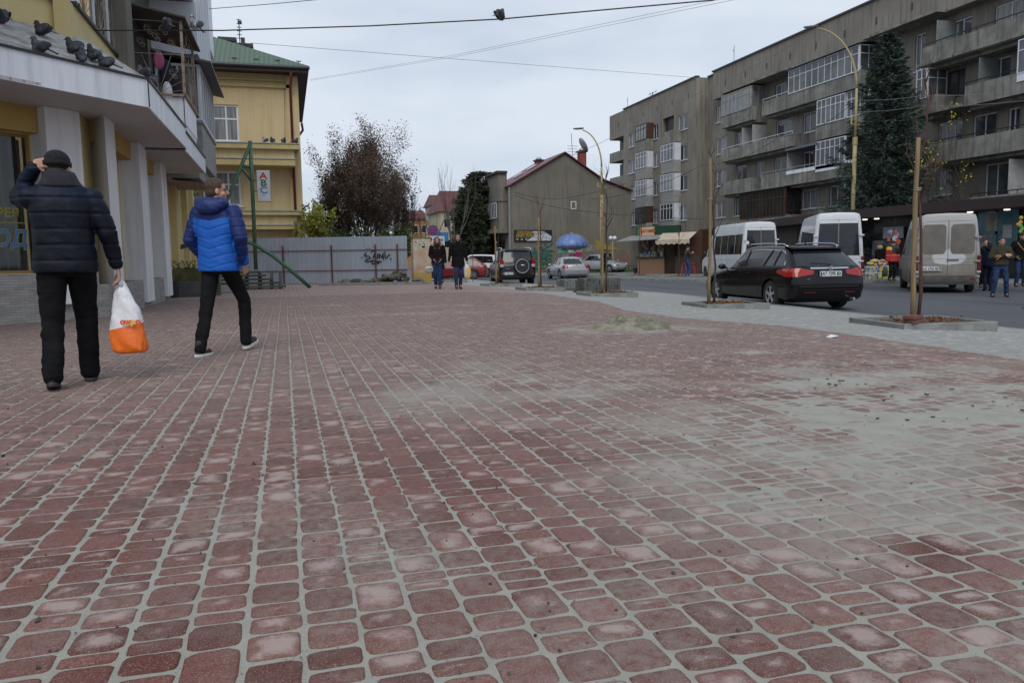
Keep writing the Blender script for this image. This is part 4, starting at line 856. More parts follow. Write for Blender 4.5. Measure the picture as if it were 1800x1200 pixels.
# chamfered end block, further left and closer to the road
LX=35.4; lw=[]
yl0,yl1=Ypx(1096,LX),63.7
def lwz(p0,p1,fl,cols,z0=.85,z1=2.25): y0,y1=Ypx(p0,LX),Ypx(p1,LX); lw.append((y0,y1,FL[fl]+z0,FL[fl]+z1,cols))
for f in range(4): lwz(1191,1207,f,2); lwz(1147,1156,f,2)
for f,(a,b) in enumerate(((1110,1117),(1109,1117),(1104,1116),(1105,1116))): lwz(a,b,f,2)
hol=[(yl0-w[0],yl0-w[1],w[2],w[3]) for w in lw]
ye,yf=Ypx(1072,LX),Ypx(1096,LX)
hol+= [(yl0-Ypx(1164,LX),yl0-Ypx(1183,LX),FL[3]+.0,FL[3]+2.5)]
mb=MB(); wall_holes(mb,(LX,yl0,0),UY,yl0-yl1,-.4,16.55,hol,NX,.35); mb.box(LX+.36,50,yl1+.02,yl0,-.4,16.5); mb.box(LX+.004,FX+.01,yl1-.03,yl1-.004,-.4,16.54); lb=thing('apartment_end_block','grey end section of the apartment block with stacked enclosed balconies and a cut corner','building',(LX,72,0))
mb.build('wall',render_g,lb,world=True)
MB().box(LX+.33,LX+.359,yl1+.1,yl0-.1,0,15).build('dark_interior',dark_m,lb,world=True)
for w_ in lw: cut('window',w_,LX,NX,UY,lb,white_f)
MB().box(LX-.1,LX+.3,yl1-.08,yl0,16.551,16.67).build('roof_edge',dark_m,lb,world=True)
for y in np.arange(65,83,3.1): MB().box(LX-.012,LX+.1,y,y+.14,15.0,15.45).build('attic_slit',dark_m,lb,world=True)
ap_=ap; ap=lb; BL_=LX-.75
for (a,b) in ((1161,1183),(1117,1136)):
    for fl in range(4):
        y0,y1=Ypx(a,BL_),Ypx(b,BL_); z=FL[fl]-.15
        MB().box(BL_,LX-.003,y0,y1,z,z+1.1).build('balcony',conc_l if fl<3 else conc,lb,world=True)
        if fl<3 or a==1117:
            f=MB();g=MB(); window(f,g,Vector((BL_,y0,z+1.1)),UY,y0-y1,1.55,4,1,.07,transom=.7,n=NX,inset=0); f.box(BL_+.06,LX-.01,y1,y1+.06,z+1.1,z+2.65); fo=f.build('loggia_glazing',white_f if (fl in(1,2) or a==1161) else wood_d,lb,world=True); o=g.build('pane',curtain if fl%2 else gl,fo); sub(o,lb)
# corner balconies at the far end
for fl in range(3,0,-1):
    X0=LX; y0,y1=Ypx(1072,LX),yl0+.01; z=FL[fl]-.15
    MB().box(X0,LX+3,y0,y1,z,z+1.05).build('balcony',conc,lb,world=True); MB().box(LX+1.2,LX+3,y1+.01,y0-.1,z+1.06,z+2.6).build('dark_loggia',dark_m,lb,world=True)
MB().box(LX+.003,LX+6,yl0+.02,Ypx(1072,LX),FL[3]+2.35,16.5).build('corner_attic',render_g,lb,world=True)
ap=ap_
# rooftop aerials
an=[]
for i,(px,y0,y1,X,cross,lab) in enumerate(((1290,115,80,40,0,'thin white rod aerial on the apartment roof above the long glazed loggia'),(1147,180,162,37,1,'crossbar aerial on the roof of the apartment end block'),(1103,195,172,37,0,'thin faint rod aerial on the far end of the apartment roof'))):
    p=at(px,y0,X=X); q=at(px,y1,X=X); an=thing('roof_aerial',lab,'aerial',p); L_=q.z-p.z
    MB().tube([(0,0,-1.),(0,0,L_)],.035,5).build('rod',dark_m if cross else steel,an)
    m=MB(); 
    if cross: m.tube([(0,-.9,L_-.1),(0,.9,L_-.1)],.03,4); m.tube([(0,-.6,L_-.35),(0,.5,L_-.25)],.02,4); m.tube([(0,-.8,L_-.1),(0,-.8,L_+.1)],.02,4); m.tube([(0,.6,L_-.1),(0,.6,L_+.1)],.02,4)
    else: m.tube([(0,0,L_*.6),(0,.12,L_*.8)],.02,4)
    m.build('crossbar',dark_m,an)
# ================================================================ GABLE HOUSE
GY=68.; gx0=at(898,450,Y=GY).x; gx1=at(1109,450,Y=GY).x
P2=lambda px,py,Y=GY: at(px,py,Y=Y)
gh=thing('gable_house','plain grey brown rendered house with blank gable wall and red metal roof across the street','building',(gx0,GY,0))
apx=P2(992,270); le=P2(898,327); re_=P2(1060,318); rr=P2(1109,337); le2=P2(906,327)
prof=[(gx0,GY,-.5),(gx1,GY,-.5),(gx1,GY,rr.z),(re_.x,GY,re_.z),(apx.x,GY,apx.z),(gx0,GY,le.z)]
mb=MB(); mb.extr(prof,(0,9,0)); 
# oriel block on the street side
sx0=gx0-.02; oy0,oy1=GY+.8,GY+9
mb.build('wall',house_m,gh,world=True)
mb=MB(); mb.box(gx0-.8,gx0-.01,GY+.9,GY+5.6,3.6,8.55); mb.box(gx0-1.2,gx0-.01,GY+.6,GY+7,3.25,3.6); mb.box(gx0-.9,gx0-.01,GY+.8,GY+5.7,6.1,6.2); mb.build('oriel',house_m,gh,world=True)
mb=MB(); mb.box(gx0-1.0,gx0-.01,GY+.7,GY+5.8,8.55,8.75); mb.build('oriel_cornice',M('dark_cornice',(.05,.045,.04),.9),gh,world=True)
for (y0,y1,z0,z1,c,X) in ((GY+5.0,GY+1.5,4.6,6.05,6,gx0-.8),(GY+6.8,GY+6.1,4.2,6.0,1,gx0-.02),(GY+4.5,GY+1.8,.3,2.6,3,gx0-.02),(GY+7.5,GY+6,.3,2.3,2,gx0-.02)):
    f=MB();g=MB(); window(f,g,Vector((X,y0,z0)),UY,y0-y1,z1-z0,c,1,.09,n=NX,inset=-.04); fo=f.build('window',white_f if z0>3 else wood_d,gh,world=True); o=g.build('pane',gl_d,fo); sub(o,gh)
# small gable window and vents
f=MB();g=MB(); p=P2(1003,368); q=P2(1012.5,354); window(f,g,Vector((p.x,GY,p.z)),(1,0,0),q.x-p.x,q.z-p.z,1,1,.07,n=(0,-1,0),inset=-.03); fo=f.build('window',white_f,gh,world=True); o=g.build('pane',gl,fo); sub(o,gh)
mb=MB()
for px in (1001,1008,1015): p=P2(px,319); mb.box(p.x-.09,p.x+.09,GY-.02,GY+.1,p.z-.15,p.z+.15)
mb.build('vent',dark_m,gh,world=True)
p=P2(1001,300); MB().box(p.x-.25,p.x+.9,GY-.06,GY-.001,-.4,9.2).build('flue_strip',M('flue_render',(.18,.16,.135),.95,(.14,.125,.105),.6),gh,world=True)
MC.pop('x',0); roo=M('dark_red_metal_roof',(.15,.038,.045),.5,(.11,.028,.035),1.5)
mb=MB(); o_=Vector((0,-.25,.06))
def rp(a,b,yl=9.3,t=.10): 
    A=Vector(a)+o_; B=Vector(b)+o_; mb.add([A,B,B+Vector((0,yl,0)),A+Vector((0,yl,0)),A+UP*t,B+UP*t,B+Vector((0,yl,t)),A+Vector((0,yl,t))],[(0,3,2,1),(4,5,6,7),(0,1,5,4),(1,2,6,5),(2,3,7,6),(3,0,4,7)])
ap0=(apx.x,GY,apx.z); rp((gx0-.25,GY,le.z-.15),ap0); rp(ap0,(re_.x,GY,re_.z)); rp((re_.x,GY,re_.z),(gx1+.15,GY,rr.z-.03))
mb.build('roof',roo,gh,world=True)
mb=MB(); 
for a in (.3,.55): 
    A=Vector((gx0-.25,GY+3,le.z)).lerp(Vector((apx.x,GY+3,apx.z)),a)+UP*.28; B=Vector((gx0-.25,GY+3,le.z)).lerp(Vector((apx.x,GY+3,apx.z)),a+.16)+UP*.28; mb.add([A,B,B+uS*1.1,A+uS*1.1],[(0,1,2,3)])
mb.build('skylight',fascia_w,gh,world=True)
def chimney(px,pt,pb,w,Y,cap=True):
    p=P2(px,pt,Y); q=P2(px,pb,Y); c=MB().box(p.x-w/2,p.x+w/2,Y-.3,Y+.4,q.z-1,p.z-.25).build('chimney',brick_r,gh,world=True); 
    o=MB().box(p.x-w/2-.12,p.x+w/2+.12,Y-.42,Y+.52,p.z-.25,p.z-.12).build('chimney_cap',dark_m,c); sub(o,gh)
    o=MB().lathe([(w*.5,0),(w*.42,.15),(w*.2,.25),(.02,.28)],12,(p.x,Y,p.z-.12)).build('cowl',steel,c,smooth=True); sub(o,gh)
chimney(1023,263,300,.62,68.8); chimney(947,279,296,.62,73)
p=P2(1010,300,69); mb=MB(); mb.tube([p-UP*1.5,P2(1004,235,69)],.03,5)
for k in range(7): 
    q=P2(1006.5,272+k*5-15,69); mb.tube([q-uS.cross(UP)*.5,q+uS.cross(UP)*.5],.025,4)
mb.build('antenna_mast',steel,gh,world=True)
mb=MB(); q=P2(1025,255,68.6)
Md=Matrix.Rotation(R(50),4,'Y')
prof=[(.02,.12)]+[(.1*k,.12-.0016*k*k) for k in range(1,8)]+[(.7,.03),(.02,.08)]
m=MB().lathe(prof,16); m.xf(Matrix.Translation(q)@Matrix.Rotation(R(60),4,'Y')); m.build('satellite_dish',M('dish_grey',(.4,.4,.4),.5),gh,world=True,smooth=True)
q=P2(856,322,73); m=MB().lathe(prof,16); m.xf(Matrix.Translation(q)@Matrix.Rotation(R(-90),4,'X')@Matrix.Rotation(R(20),4,'Y')); m.build('satellite_dish',white_f,gh,world=True,smooth=True)
mb=MB(); p=P2(897,330); mb.tube([(gx0-.08,GY-.08,le.z-.1),(gx0-.08,GY-.08,-.2)],.09,8); mb.build('downpipe',M('grey_downpipe',(.25,.25,.25),.5),gh,world=True)
# wall paint: green graffiti, yellow triangle, pale scribble
gp_=M('teal_graffiti',(.03,.11,.10),.8,(.05,.17,.15),3)
mb=MB(); 
for k in range(34):
    a=P2(935+rng.random()*28,440+rng.random()*26); pts=[a]
    for j in range(6): pts.append(pts[-1]+Vector((rng.normal(0,.25),0,rng.normal(0,.28))))
    pts=[Vector((min(max(p_.x,gx0+1.9),gx0+4.4),GY-.03,min(max(p_.z,.0),2.3))) for p_ in pts]; mb.tube(pts,.05,4)
mb.build('graffiti',gp_,gh,world=True)
A,B,C_,D=P2(1047,421),P2(1047,439),P2(1060,441),P2(1089,438); mb=MB(); mb.extr([A,B,D,P2(1066,430)],(0,-.012,0)); mb.build('yellow_paint_patch',M('mustard_paint',(.33,.24,.03),.8,(.28,.2,.03),2),gh,world=True)
mb=MB()
for k in range(10):
    a=P2(1029+k*2.0,436+rng.normal(0,2.)); mb.tube([Vector((a.x+.22*math.cos(t*.9+k),GY-.02,a.z+.3*math.sin(t*.9))) for t in range(8)],.02,3)
mb.build('pale_scribble',M('pale_spray',(.35,.34,.34),.8),gh,world=True)
mb=MB(); c0=P2(1092,470); mb.add([(c0.x-.9,GY-.01,0),(c0.x+1.0,GY-.01,0),(c0.x+.8,GY-.01,1.1),(c0.x+.1,GY-.01,1.7),(c0.x-.6,GY-.01,1.0)],[(0,1,2,3,4)]); mb.build('exposed_brick',M('exposed_brick',(.20,.11,.08),.95,(.15,.12,.09),5),gh,world=True)
# banner on the gable
bn=thing('jewellery_banner','wide black and white shop banner with gold lettering on the gable wall','banner',(0,0,0))
p=P2(904,424,GY-.12); q=P2(970,404,GY-.12); bn.location=((p.x+q.x)/2,GY-.12,(p.z+q.z)/2); bw=(q.x-p.x); bh=q.z-p.z
MB().box(-bw/2,bw/2,-.03,.05,-bh/2,bh/2).build('board',M('banner_black',(.012,.012,.014),.5),bn)
MB().extr([(-bw*.02,-.034,bh*.38),(bw*.28,-.034,bh*.36),(bw*.49,-.034,-.1*bh),(bw*.47,-.034,-.47*bh),(-bw*.18,-.034,-.47*bh),(bw*.03,-.034,0)],(0,-.004,0)).build('white_field',M('banner_white',(.55,.57,.60),.5,(.42,.44,.5),5),bn)
gold=M('gold_lettering',(.55,.38,.05),.5)
text('lettering','ЮВЕЛІРНА',.36,Vector((-bw*.20,-.04,bh*.24)),(1,0,0),UP,gold,bn,world=False,bold=.004,xs=.8); text('lettering','МАЙСТЕРНЯ',.36,Vector((-bw*.20,-.04,-bh*.04)),(1,0,0),UP,gold,bn,world=False,bold=.004,xs=.8)
text('small_lettering','ЮВЕЛІРНА',.22,Vector((bw*.16,-.042,bh*.18)),(1,0,0),UP,black_t,bn,world=False)
mb=MB(); 
for k in range(5): mb.lathe([(.09,0),(.09,.004),(.06,.004),(.06,0)],10,(-bw*.42+k*.42,-.036,-bh*.32),'Y')
mb.build('ring_emblem',white_f,bn)
mb=MB(); 
for k in range(8): mb.box(-bw*.02+k*.3,-bw*.02+k*.3+.18,-.044,-.040,-.12*bh-(k%3)*.1,-.12*bh-(k%3)*.1+.04)
mb.build('fine_print',black_t,bn)
# ================================================================ OTHER HOUSES far down the street
def house(name,label,px0,px1,pyeave,pyridge,Y,wm,rm,depth=10,gx=0,wn=(2,2)):
    a=at(px0,450,Y=Y); b=at(px1,450,Y=Y); ze=at((px0+px1)/2,pyeave,Y=Y).z; zr=at((px0+px1)/2,pyridge,Y=Y+depth/2).z
    h=thing(name,label,'building',((a.x+b.x)/2,Y,0)); w=b.x-a.x
    m=MB(); wins_=[]
    m.box(-w/2,w/2,0,depth,-.5,ze)
    m.build('wall',wm,h)
    m=MB(); o=.35; m.add([(-w/2-o,-o,ze),(w/2+o,-o,ze),(w/2+o,depth+o,ze),(-w/2-o,depth+o,ze),(-w/2+w*gx,depth/2,zr),(w/2-w*gx,depth/2,zr)],[(0,1,5,4),(1,2,5),(2,3,4,5),(3,0,4),(0,3,2,1)]); m.build('roof',rm,h)
    for i in range(wn[0]):
        for j in range(wn[1]):
            x=-w/2+w*(i+.5)/wn[0]; z=ze-1.0-j*2.9; f=MB().box(x-.55,x+.55,-.05,.02,z-1.3,z).build('window',white_f,h); MB().box(x-.47,x+.47,-.06,-.051,z-1.22,z-.08).build('pane',gl_d,f)
    return h
house('cream_house','cream house with red mansard roof standing behind the leafless tree',776,845,372,336,112,M('cream_render',(.42,.38,.25),.9,(.36,.33,.22),1),roof_r,gx=.15,wn=(3,2))
house('cream_house','narrow pale house with steep maroon gable at the street end',765,783,360,343,122,M('pale_render',(.48,.46,.38),.9),roof_r,depth=8,gx=0,wn=(1,3))
house('orange_house','orange house with low red tiled roof far down the street',722,757,385,370,130,M('orange_render',(.42,.22,.07),.9,(.36,.19,.07),1),roof_r,gx=.1,wn=(2,2))
house('brick_house','low dark red roofed house partly behind the bare tree',740,772,394,378,140,M('ochre_render',(.33,.25,.14),.9),roof_r,gx=.1,wn=(2,2))
house('grey_house','grey house with maroon ridge roof rising behind the dark conifers',845,880,350,318,90,house_m,roof_r,gx=.1,wn=(2,1))
# ================================================================ MARKET PAVILION + KIOSKS
cz=3.55
def CP(px,py): return at(px,py,z=cz)
pvn=thing('market_pavilion','long dark brown market pavilion with deep flat canopy and stalls, behind the parked vans','market stall',(29.0,33,-.28))
e0=CP(1800,340); 
# the canopy front edge follows two runs
E=[at(1990,325,z=3.3),at(1800,340,z=3.3),at(1497,367,z=3.3),at(1366,383,z=3.3),at(1195,408,z=3.3)]
E=[Vector((p.x,p.y,3.25)) for p in E]
E2=[p+Vector((4.2,1.0,0)) for p in E]; 
mb=MB()
for i in range(len(E)-1):
    a,b,c,d=E[i],E[i+1],E2[i+1],E2[i]; mb.add([a-UP*.48,b-UP*.48,c-UP*.48,d-UP*.48,a,b,c,d],[(0,3,2,1),(4,5,6,7),(0,1,5,4),(1,2,6,5),(2,3,7,6),(3,0,4,7)])
mb.build('canopy',brown_m,pvn,world=True)
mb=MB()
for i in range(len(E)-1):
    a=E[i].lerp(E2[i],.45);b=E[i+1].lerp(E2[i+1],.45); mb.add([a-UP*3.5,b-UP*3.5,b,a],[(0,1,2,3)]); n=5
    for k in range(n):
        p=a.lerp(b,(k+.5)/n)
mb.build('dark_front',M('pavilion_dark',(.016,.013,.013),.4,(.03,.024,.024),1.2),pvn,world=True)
FR=[E[i].lerp(E2[i],.43) for i in range(len(E))]
def frp(px,seg): # point on front line at pixel px
    best=None
    for k in range(201):
        p=FR[seg].lerp(FR[seg+1],k/200); v=p-Vector((0,0,H)); x=900+F*v.dot(cr)/v.dot(cf)
        if best is None or abs(x-px)<best[0]: best=(abs(x-px),p)
    return best[1]
def panel(px0,px1,z0,z1,seg,mat,nm='shop_panel',off=-.05):
    a=frp(px0,seg);b=frp(px1,seg); d=(b-a).normalized(); n=Vector((d.y,-d.x,0)); n=n if n.x<0 else -n
    MB().extr([Vector((a.x,a.y,z0)),Vector((b.x,b.y,z0)),Vector((b.x,b.y,z1)),Vector((a.x,a.y,z1))],n*-off+n*.0).build(nm,mat,pvn,world=True)
teal=M('teal_window',(.04,.14,.17),.15,(.10,.22,.26),1.5); postm=M('poster_mix',(.16,.2,.2),.6,(.32,.28,.22),2,lo=.45,hi=.55)
panel(1722,1752,1.05,2.75,0 if frp(1722,0)is None else 1,teal); panel(1757,1793,1.1,2.8,1,teal); panel(1738,1758,1.85,2.7,1,postm,'poster',-.09); panel(1768,1785,1.5,2.1,1,M('white_notice',(.42,.44,.45),.7),'notice',-.10)
panel(1712,1757,.7,1.7,1,M('goods_shelf',(.30,.22,.18),.8,(.10,.16,.2),2.2,lo=.47,hi=.53),'goods_shelf',-.12)
panel(1795,1810,0,2.6,0,dark_m)
panel(1555,1590,1.7,2.3,1,M('white_notice',(0,0,0)),'notice'); panel(1500,1530,1.9,2.6,1,M('dim_shelf',(.06,.05,.035),.7,(.10,.08,.05),3)); panel(1600,1700,1.9,2.6,1,M('dim_shelf',(0,0,0)))
panel(1510,1580,.2,1.6,1,M('goods_shelf',(0,0,0)),'goods_shelf'); panel(1383,1402,.9,2.6,2,M('dark_poster',(.10,.10,.12),.5,(.3,.1,.1),2),'poster') ; panel(1406,1425,.6,2.4,2,M('red_showcase',(.10,.02,.02),.5,(.03,.03,.03),2))
panel(1228,1240,2.0,2.75,3,M('yellow_poster',(.35,.28,.05),.6,(.1,.15,.1),2),'poster'); panel(1205,1238,.9,1.9,3,M('goods_shelf',(0,0,0)),'goods_shelf')
# small ceiling lamps under the canopy
for px,seg in ((1492,1),(1557,1),(1663,1),(1723,1),(1787,1)):
    p=frp(px,seg); q=MB().lathe([(.02,-.03),(.13,-.02),(.13,.04),(.02,.05)],12,(p.x-.7,p.y-.15,2.74)).build('ceiling_lamp',M('lamp_glow',(1,.93,.8),emit=1.2),pvn,world=True)
# green pharmacy sign
aps=thing('pharmacy_sign','lit green lettering sign on a dark green fascia above the pavilion roof','sign',(0,0,0))
a=at(1372,398,z=3.0);b=at(1456,392,z=3.0); aps.location=a; d=(b-a); u=Vector((d.x,d.y,0)).normalized()
L_=(b-a).length; MB().extr([Vector((0,0,0)),u*L_,u*L_+UP*.62,UP*.62],Vector((u.y,-u.x,0))*-.1).build('fascia',M('dark_green_fascia',(.01,.045,.025),.5),aps)
ng=M('green_neon',(.05,1.,.30),emit=.9); text('neon_lettering','АПТЕКА',.44,u*(L_*.30)+UP*.33+Vector((u.y,-u.x,0))*.03,u,UP,ng,aps,world=False,bold=.006,xs=1.25)
# wooden kiosk with awning
KYk=50.; ka=at(1122,480,Y=52); kb=at(1232,480,Y=48)
kz=-.28; kd_=Vector((kb.x-ka.x,kb.y-ka.y,0)); kl=kd_.length; ku=kd_.normalized(); kn_=Vector((ku.y,-ku.x,0))
kk=thing('wooden_kiosk','brown wooden snack kiosk with herringbone counter and grey awning by the apartment block','kiosk',(ka.x,ka.y,kz))
def KB(s0,s1,o0,o1,z0,z1): 
    m=MB(); m.extr([ku*s0+kn_*o0+UP*z0,ku*s1+kn_*o0+UP*z0,ku*s1+kn_*o0+UP*z1,ku*s0+kn_*o0+UP*z1],kn_*(o1-o0)); return m
sc_=lambda px:(px-1122)/(1232-1122)*kl
KB(0,kl,-3,-.15,0,2.9).build('back_wall',wood_d,kk)
her=NT('herringbone'); v=her.co(); hs=her.n('ShaderNodeSeparateXYZ'); her.l(v,hs.inputs[0]); zz=her.math('PINGPONG',her.math('MULTIPLY',hs.outputs[0],1.),.28); wv=her.math('FRACT',her.math('MULTIPLY',her.math('ADD',hs.outputs[2],zz),7.)); 
her.base(her.mix(her.ramp(wv,.0,.9),(.13,.07,.04),(.34,.20,.12))); her.b.inputs['Roughness'].default_value=.8
KB(0,sc_(1170),-.15,.12,0,1.12).build('counter',her.m,kk); KB(-.1,sc_(1172),-.15,.25,1.12,1.2).build('counter_top',wood_d,kk)
KB(sc_(1171),sc_(1188),-.15,.02,0,2.3).build('door',M('dark_glass_door',(.02,.012,.01),.3,(.05,.03,.02),1),kk)
KB(sc_(1189),sc_(1232),-.15,.1,0,1.2).build('side_counter',M('brown_counter',(.045,.03,.022),.7,(.07,.045,.03),2),kk)
for s in (0,1140,1152,1167): KB((sc_(s) if s else 0),(sc_(s) if s else 0)+.1,-.15,.0,1.2,2.6).build('post',wood_d,kk)
for a_,b_ in ((1124,1139),(1142,1151),(1154,1166)): KB(sc_(a_),sc_(b_),-.14,-.10,1.22,2.5).build('showcase',M('kiosk_goods',(.28,.2,.1),.6,(.05,.06,.08),3.3,lo=.45,hi=.55),kk)
mb=MB()
for k in range(26):
    s=rng.uniform(.15,sc_(1168)); h=rng.uniform(.15,.42); c=ku*s+kn_*-.02+UP*(1.2+h/2); mb.obox(c,rng.uniform(.1,.22),.1,h,rng.random())
mb.build('bottle_row',M('bottle_mix',(.45,.40,.15),.3,(.1,.22,.4),2.2,lo=.47,hi=.53),kk)
KB(-.1,sc_(1196),-.2,.15,2.62,3.35).build('sign_fascia',M('dark_green_fascia',(0,0,0)),kk)
KB(.05,sc_(1153),.15,.19,2.72,3.3).build('sign_board',M('cream_sign',(.55,.42,.26),.6,(.5,.36,.22),3),kk); KB(.05,sc_(1127.5),.19,.2,2.72,3.3).build('green_stripe',M('sign_green',(.03,.2,.08),.6),kk); KB(sc_(1129),sc_(1131),.19,.2,2.72,3.3).build('red_stripe',M('sign_red',(.45,.02,.02),.6),kk)
text('sign_lettering','СМАЧНО',.30,ku*sc_(1139.5)+kn_*.2+UP*3.0,ku,UP,M('sign_red',(0,0,0)),kk,world=False,bold=.01); text('sign_lettering','КІО',.28,ku*sc_(1150)+kn_*.2+UP*3.0,ku,UP,M('sign_brown',(.2,.12,.05),.6),kk,world=False)
mb=MB(); mb.add([ku*-.5+kn_*.15+UP*2.68,ku*sc_(1172)+kn_*.15+UP*2.68,ku*sc_(1172)+kn_*1.3+UP*2.38,ku*-1.1+kn_*1.3+UP*2.28,ku*-.5+kn_*.15+UP*2.72,ku*sc_(1172)+kn_*.15+UP*2.72,ku*sc_(1172)+kn_*1.3+UP*2.42,ku*-1.1+kn_*1.3+UP*2.32],[(0,3,2,1),(4,5,6,7),(0,1,5,4),(1,2,6,5),(2,3,7,6),(3,0,4,7)]); mb.build('awning',M('grey_awning',(.22,.21,.20),.8,(.17,.16,.15),2),kk)
mb=MB(); s0,s1=sc_(1168),sc_(1226); n=22
for k in range(n):
    a_,b_=s0+(s1-s0)*k/n,s0+(s1-s0)*(k+1)/n; dz=.12*abs(math.sin((k+.0)*.9)); dz2=.12*abs(math.sin((k+1)*.9))
    mb.add([ku*a_+kn_*.1+UP*2.85,ku*b_+kn_*.1+UP*2.85,ku*b_+kn_*1.2+UP*2.35,ku*a_+kn_*1.2+UP*2.35],[(0,1,2,3)]); mb.add([ku*a_+kn_*1.2+UP*2.35,ku*b_+kn_*1.2+UP*2.35,ku*b_+kn_*1.21+UP*(2.12-dz2),ku*a_+kn_*1.21+UP*(2.12-dz)],[(0,1,2,3)])
mb.build('scalloped_awning',M('cream_awning',(.48,.42,.31),.8,(.40,.33,.24),2.5),kk)
def stool(px,py,lab):
    p=at(px,py,z=-.28); t=thing('plastic_stool',lab,'stool',p); m=MB(); m.lathe([(.2,.70),(.2,.74),(.02,.75)],12); m.build('seat',M('red_plastic',(.42,.02,.03),.4),t)
    for a in range(4): MB().tube([(.15*math.cos(a*PI/2),.15*math.sin(a*PI/2),.70),(.24*math.cos(a*PI/2),.24*math.sin(a*PI/2),0)],.03,5).build('leg',M('red_plastic',(0,0,0)),t)
stool(1203,482,'red plastic bar stool left of the man in blue jeans at the kiosk'); stool(1217,482,'red plastic bar stool between the kiosk counter and the water bottle')
t=thing('water_bottle','large clear blue water bottle standing on the pavement below the kiosk counter','bottle',at(1221,481,z=-.28)); MB().lathe([(.14,0),(.15,.05),(.15,.36),(.05,.45),(.05,.5)],14).build('body',M('bottle_blue',(.25,.32,.40),.2),t,smooth=True); MB().lathe([(.055,.5),(.055,.54),(.01,.54)],12).build('cap',M('cap_blue',(.05,.1,.4),.4),t)
t=thing('black_pot','black plant tub on the pavement at the left end of the wooden kiosk','tub',at(1119,480,z=-.28)); MB().lathe([(.22,0),(.28,.4),(.24,.4),(.2,.35),(.02,.35)],14).build('tub',black_pl,t)
# round kiosk with the blue dome
dk=thing('domed_kiosk','small white newspaper kiosk with blue ribbed dome roof and pink posters by the gable wall','kiosk',(at(1005,470,Y=62).x,62,-.28))
dk.scale=(.53,.53,.80)
m=MB().lathe([(1.55,0),(1.55,2.5),(1.5,2.5),(1.5,0)],8); m.build('cabin',M('kiosk_white',(.42,.42,.40),.7,(.33,.33,.32),2),dk)
db=M('blue_dome',(.07,.14,.36),.4,(.16,.24,.48),1.6)
prof=[(2.55*math.cos(a),2.72+1.25*math.sin(a)) for a in np.linspace(0,PI/2*.97,9)]; m=MB().lathe([(2.5,2.66)]+prof,24); rfm=m.build('dome',db,dk,smooth=True)
mb=MB()
for k in range(12):
    a=2*PI*k/12; mb.tube([(2.58*math.cos(t)*math.cos(a),2.58*math.cos(t)*math.sin(a),2.74+1.26*math.sin(t)) for t in np.linspace(0,PI/2,8)],.035,4)
mb.lathe([(.3,3.92),(.3,4.05),(.1,4.12),(.02,4.2)],10); mb.build('dome_rib',M('rib_grey',(.25,.27,.33),.6),dk)
mb=MB().lathe([(2.2,2.5),(2.35,2.68),(2.1,2.68),(2.1,2.5)],24); mb.build('dome_rim',M('pinkish_rim',(.36,.28,.30),.7),dk)
for (x0,x1,z0,z1,m_,nm) in ((-1.05,-.25,.9,2.0,M('kiosk_glass',(.10,.10,.10),.3,(.2,.2,.19),3),'window'),(-.2,.12,.4,1.95,M('poster_red',(.30,.02,.05),.5),'red_panel'),(.18,1.15,1.6,2.1,M('poster_pink',(.50,.03,.13),.5),'pink_poster'),(.22,1.15,.5,1.58,M('poster_blue',(.12,.28,.42),.5,(.35,.45,.5),2),'blue_poster'),(-1.1,-.2,2.05,2.35,white_f,'shutter_box'),(.15,1.2,2.12,2.38,white_f,'shutter_box')):
    MB().box(x0,x1,-1.56,-1.46,z0,z1).build(nm,m_,dk)
MB().add([(-2.9,-1.5,2.0),(-1.4,-1.7,2.2),(-1.3,-.8,2.45),(-2.3,-.7,2.45)],[(0,1,2,3)]).build('side_awning',M('green_awning',(.03,.22,.14),.6),dk)
# low railing on the lawn
t=thing('lawn_railing','low black metal railing along the edge of the lawn by the gable house','railing',(26,59.2,-.28)); m=MB(); m.tube([(-1.5,0,.5),(5.5,-.6,.5)],.03,5)
m.build('rail',dark_m,t)
for k in range(7): MB().tube([(-1.5+k*1.15,-.1*k,0),(-1.5+k*1.15,-.1*k,.52)],.03,5).build('post',dark_m,t)
# ================================================================ TREE BEDS, STAKES, SAPLINGS
def surf(x,y): return GZ(x)
def bed(name,label,grp,cx_,cy_,size,rot,h=.11,z=None,brick=False):
    z=GZ(cx_) if z is None else z
    t=thing(name,label,'tree bed',(cx_,cy_,z),rot,grp); s=size/2; w=.07
    for (x0,x1,y0,y1) in ((-s,s,-s,-s+w),(-s,s,s-w,s),(-s,-s+w,-s+w+.004,s-w-.004),(s-w,s,-s+w+.004,s-w-.004)): MB().box(x0,x1,y0,y1,-.15,h+rng.normal(0,.004)).build('kerb_stone',kerb_m,t,bevel=.008)
    n=26; u=np.linspace(-s+w,s-w,n); X_,Y_=np.meshgrid(u,u); Z=h*.35+.05*fbm(X_*4+cx_,Y_*4+cy_,4)+.06*np.exp(-(X_**2+Y_**2)/.08)
    I=np.arange(n*n).reshape(n,n); q=np.stack([I[:-1,:-1],I[:-1,1:],I[1:,1:],I[1:,:-1]],-1).reshape(-1,4)
    link_mesh('soil',np_mesh('soil',np.stack([X_,Y_,Z],-1).reshape(-1,3),[q]),M('bed_soil',(.11,.085,.055),.95,(.05,.04,.028),8,bump=.6),t,True)
    V,q=leaves(240,lambda r_:(r_.normal(.05,.22),r_.normal(-.02,.18),h*.5+.03+r_.random()*.05),.035,int(cx_*100+cy_)); link_mesh('bark_chips',np_mesh('chips',V,[q]),M('bark_chips',(.24,.12,.05),.9,(.13,.06,.03),6),t)['kind']='stuff'
    return t
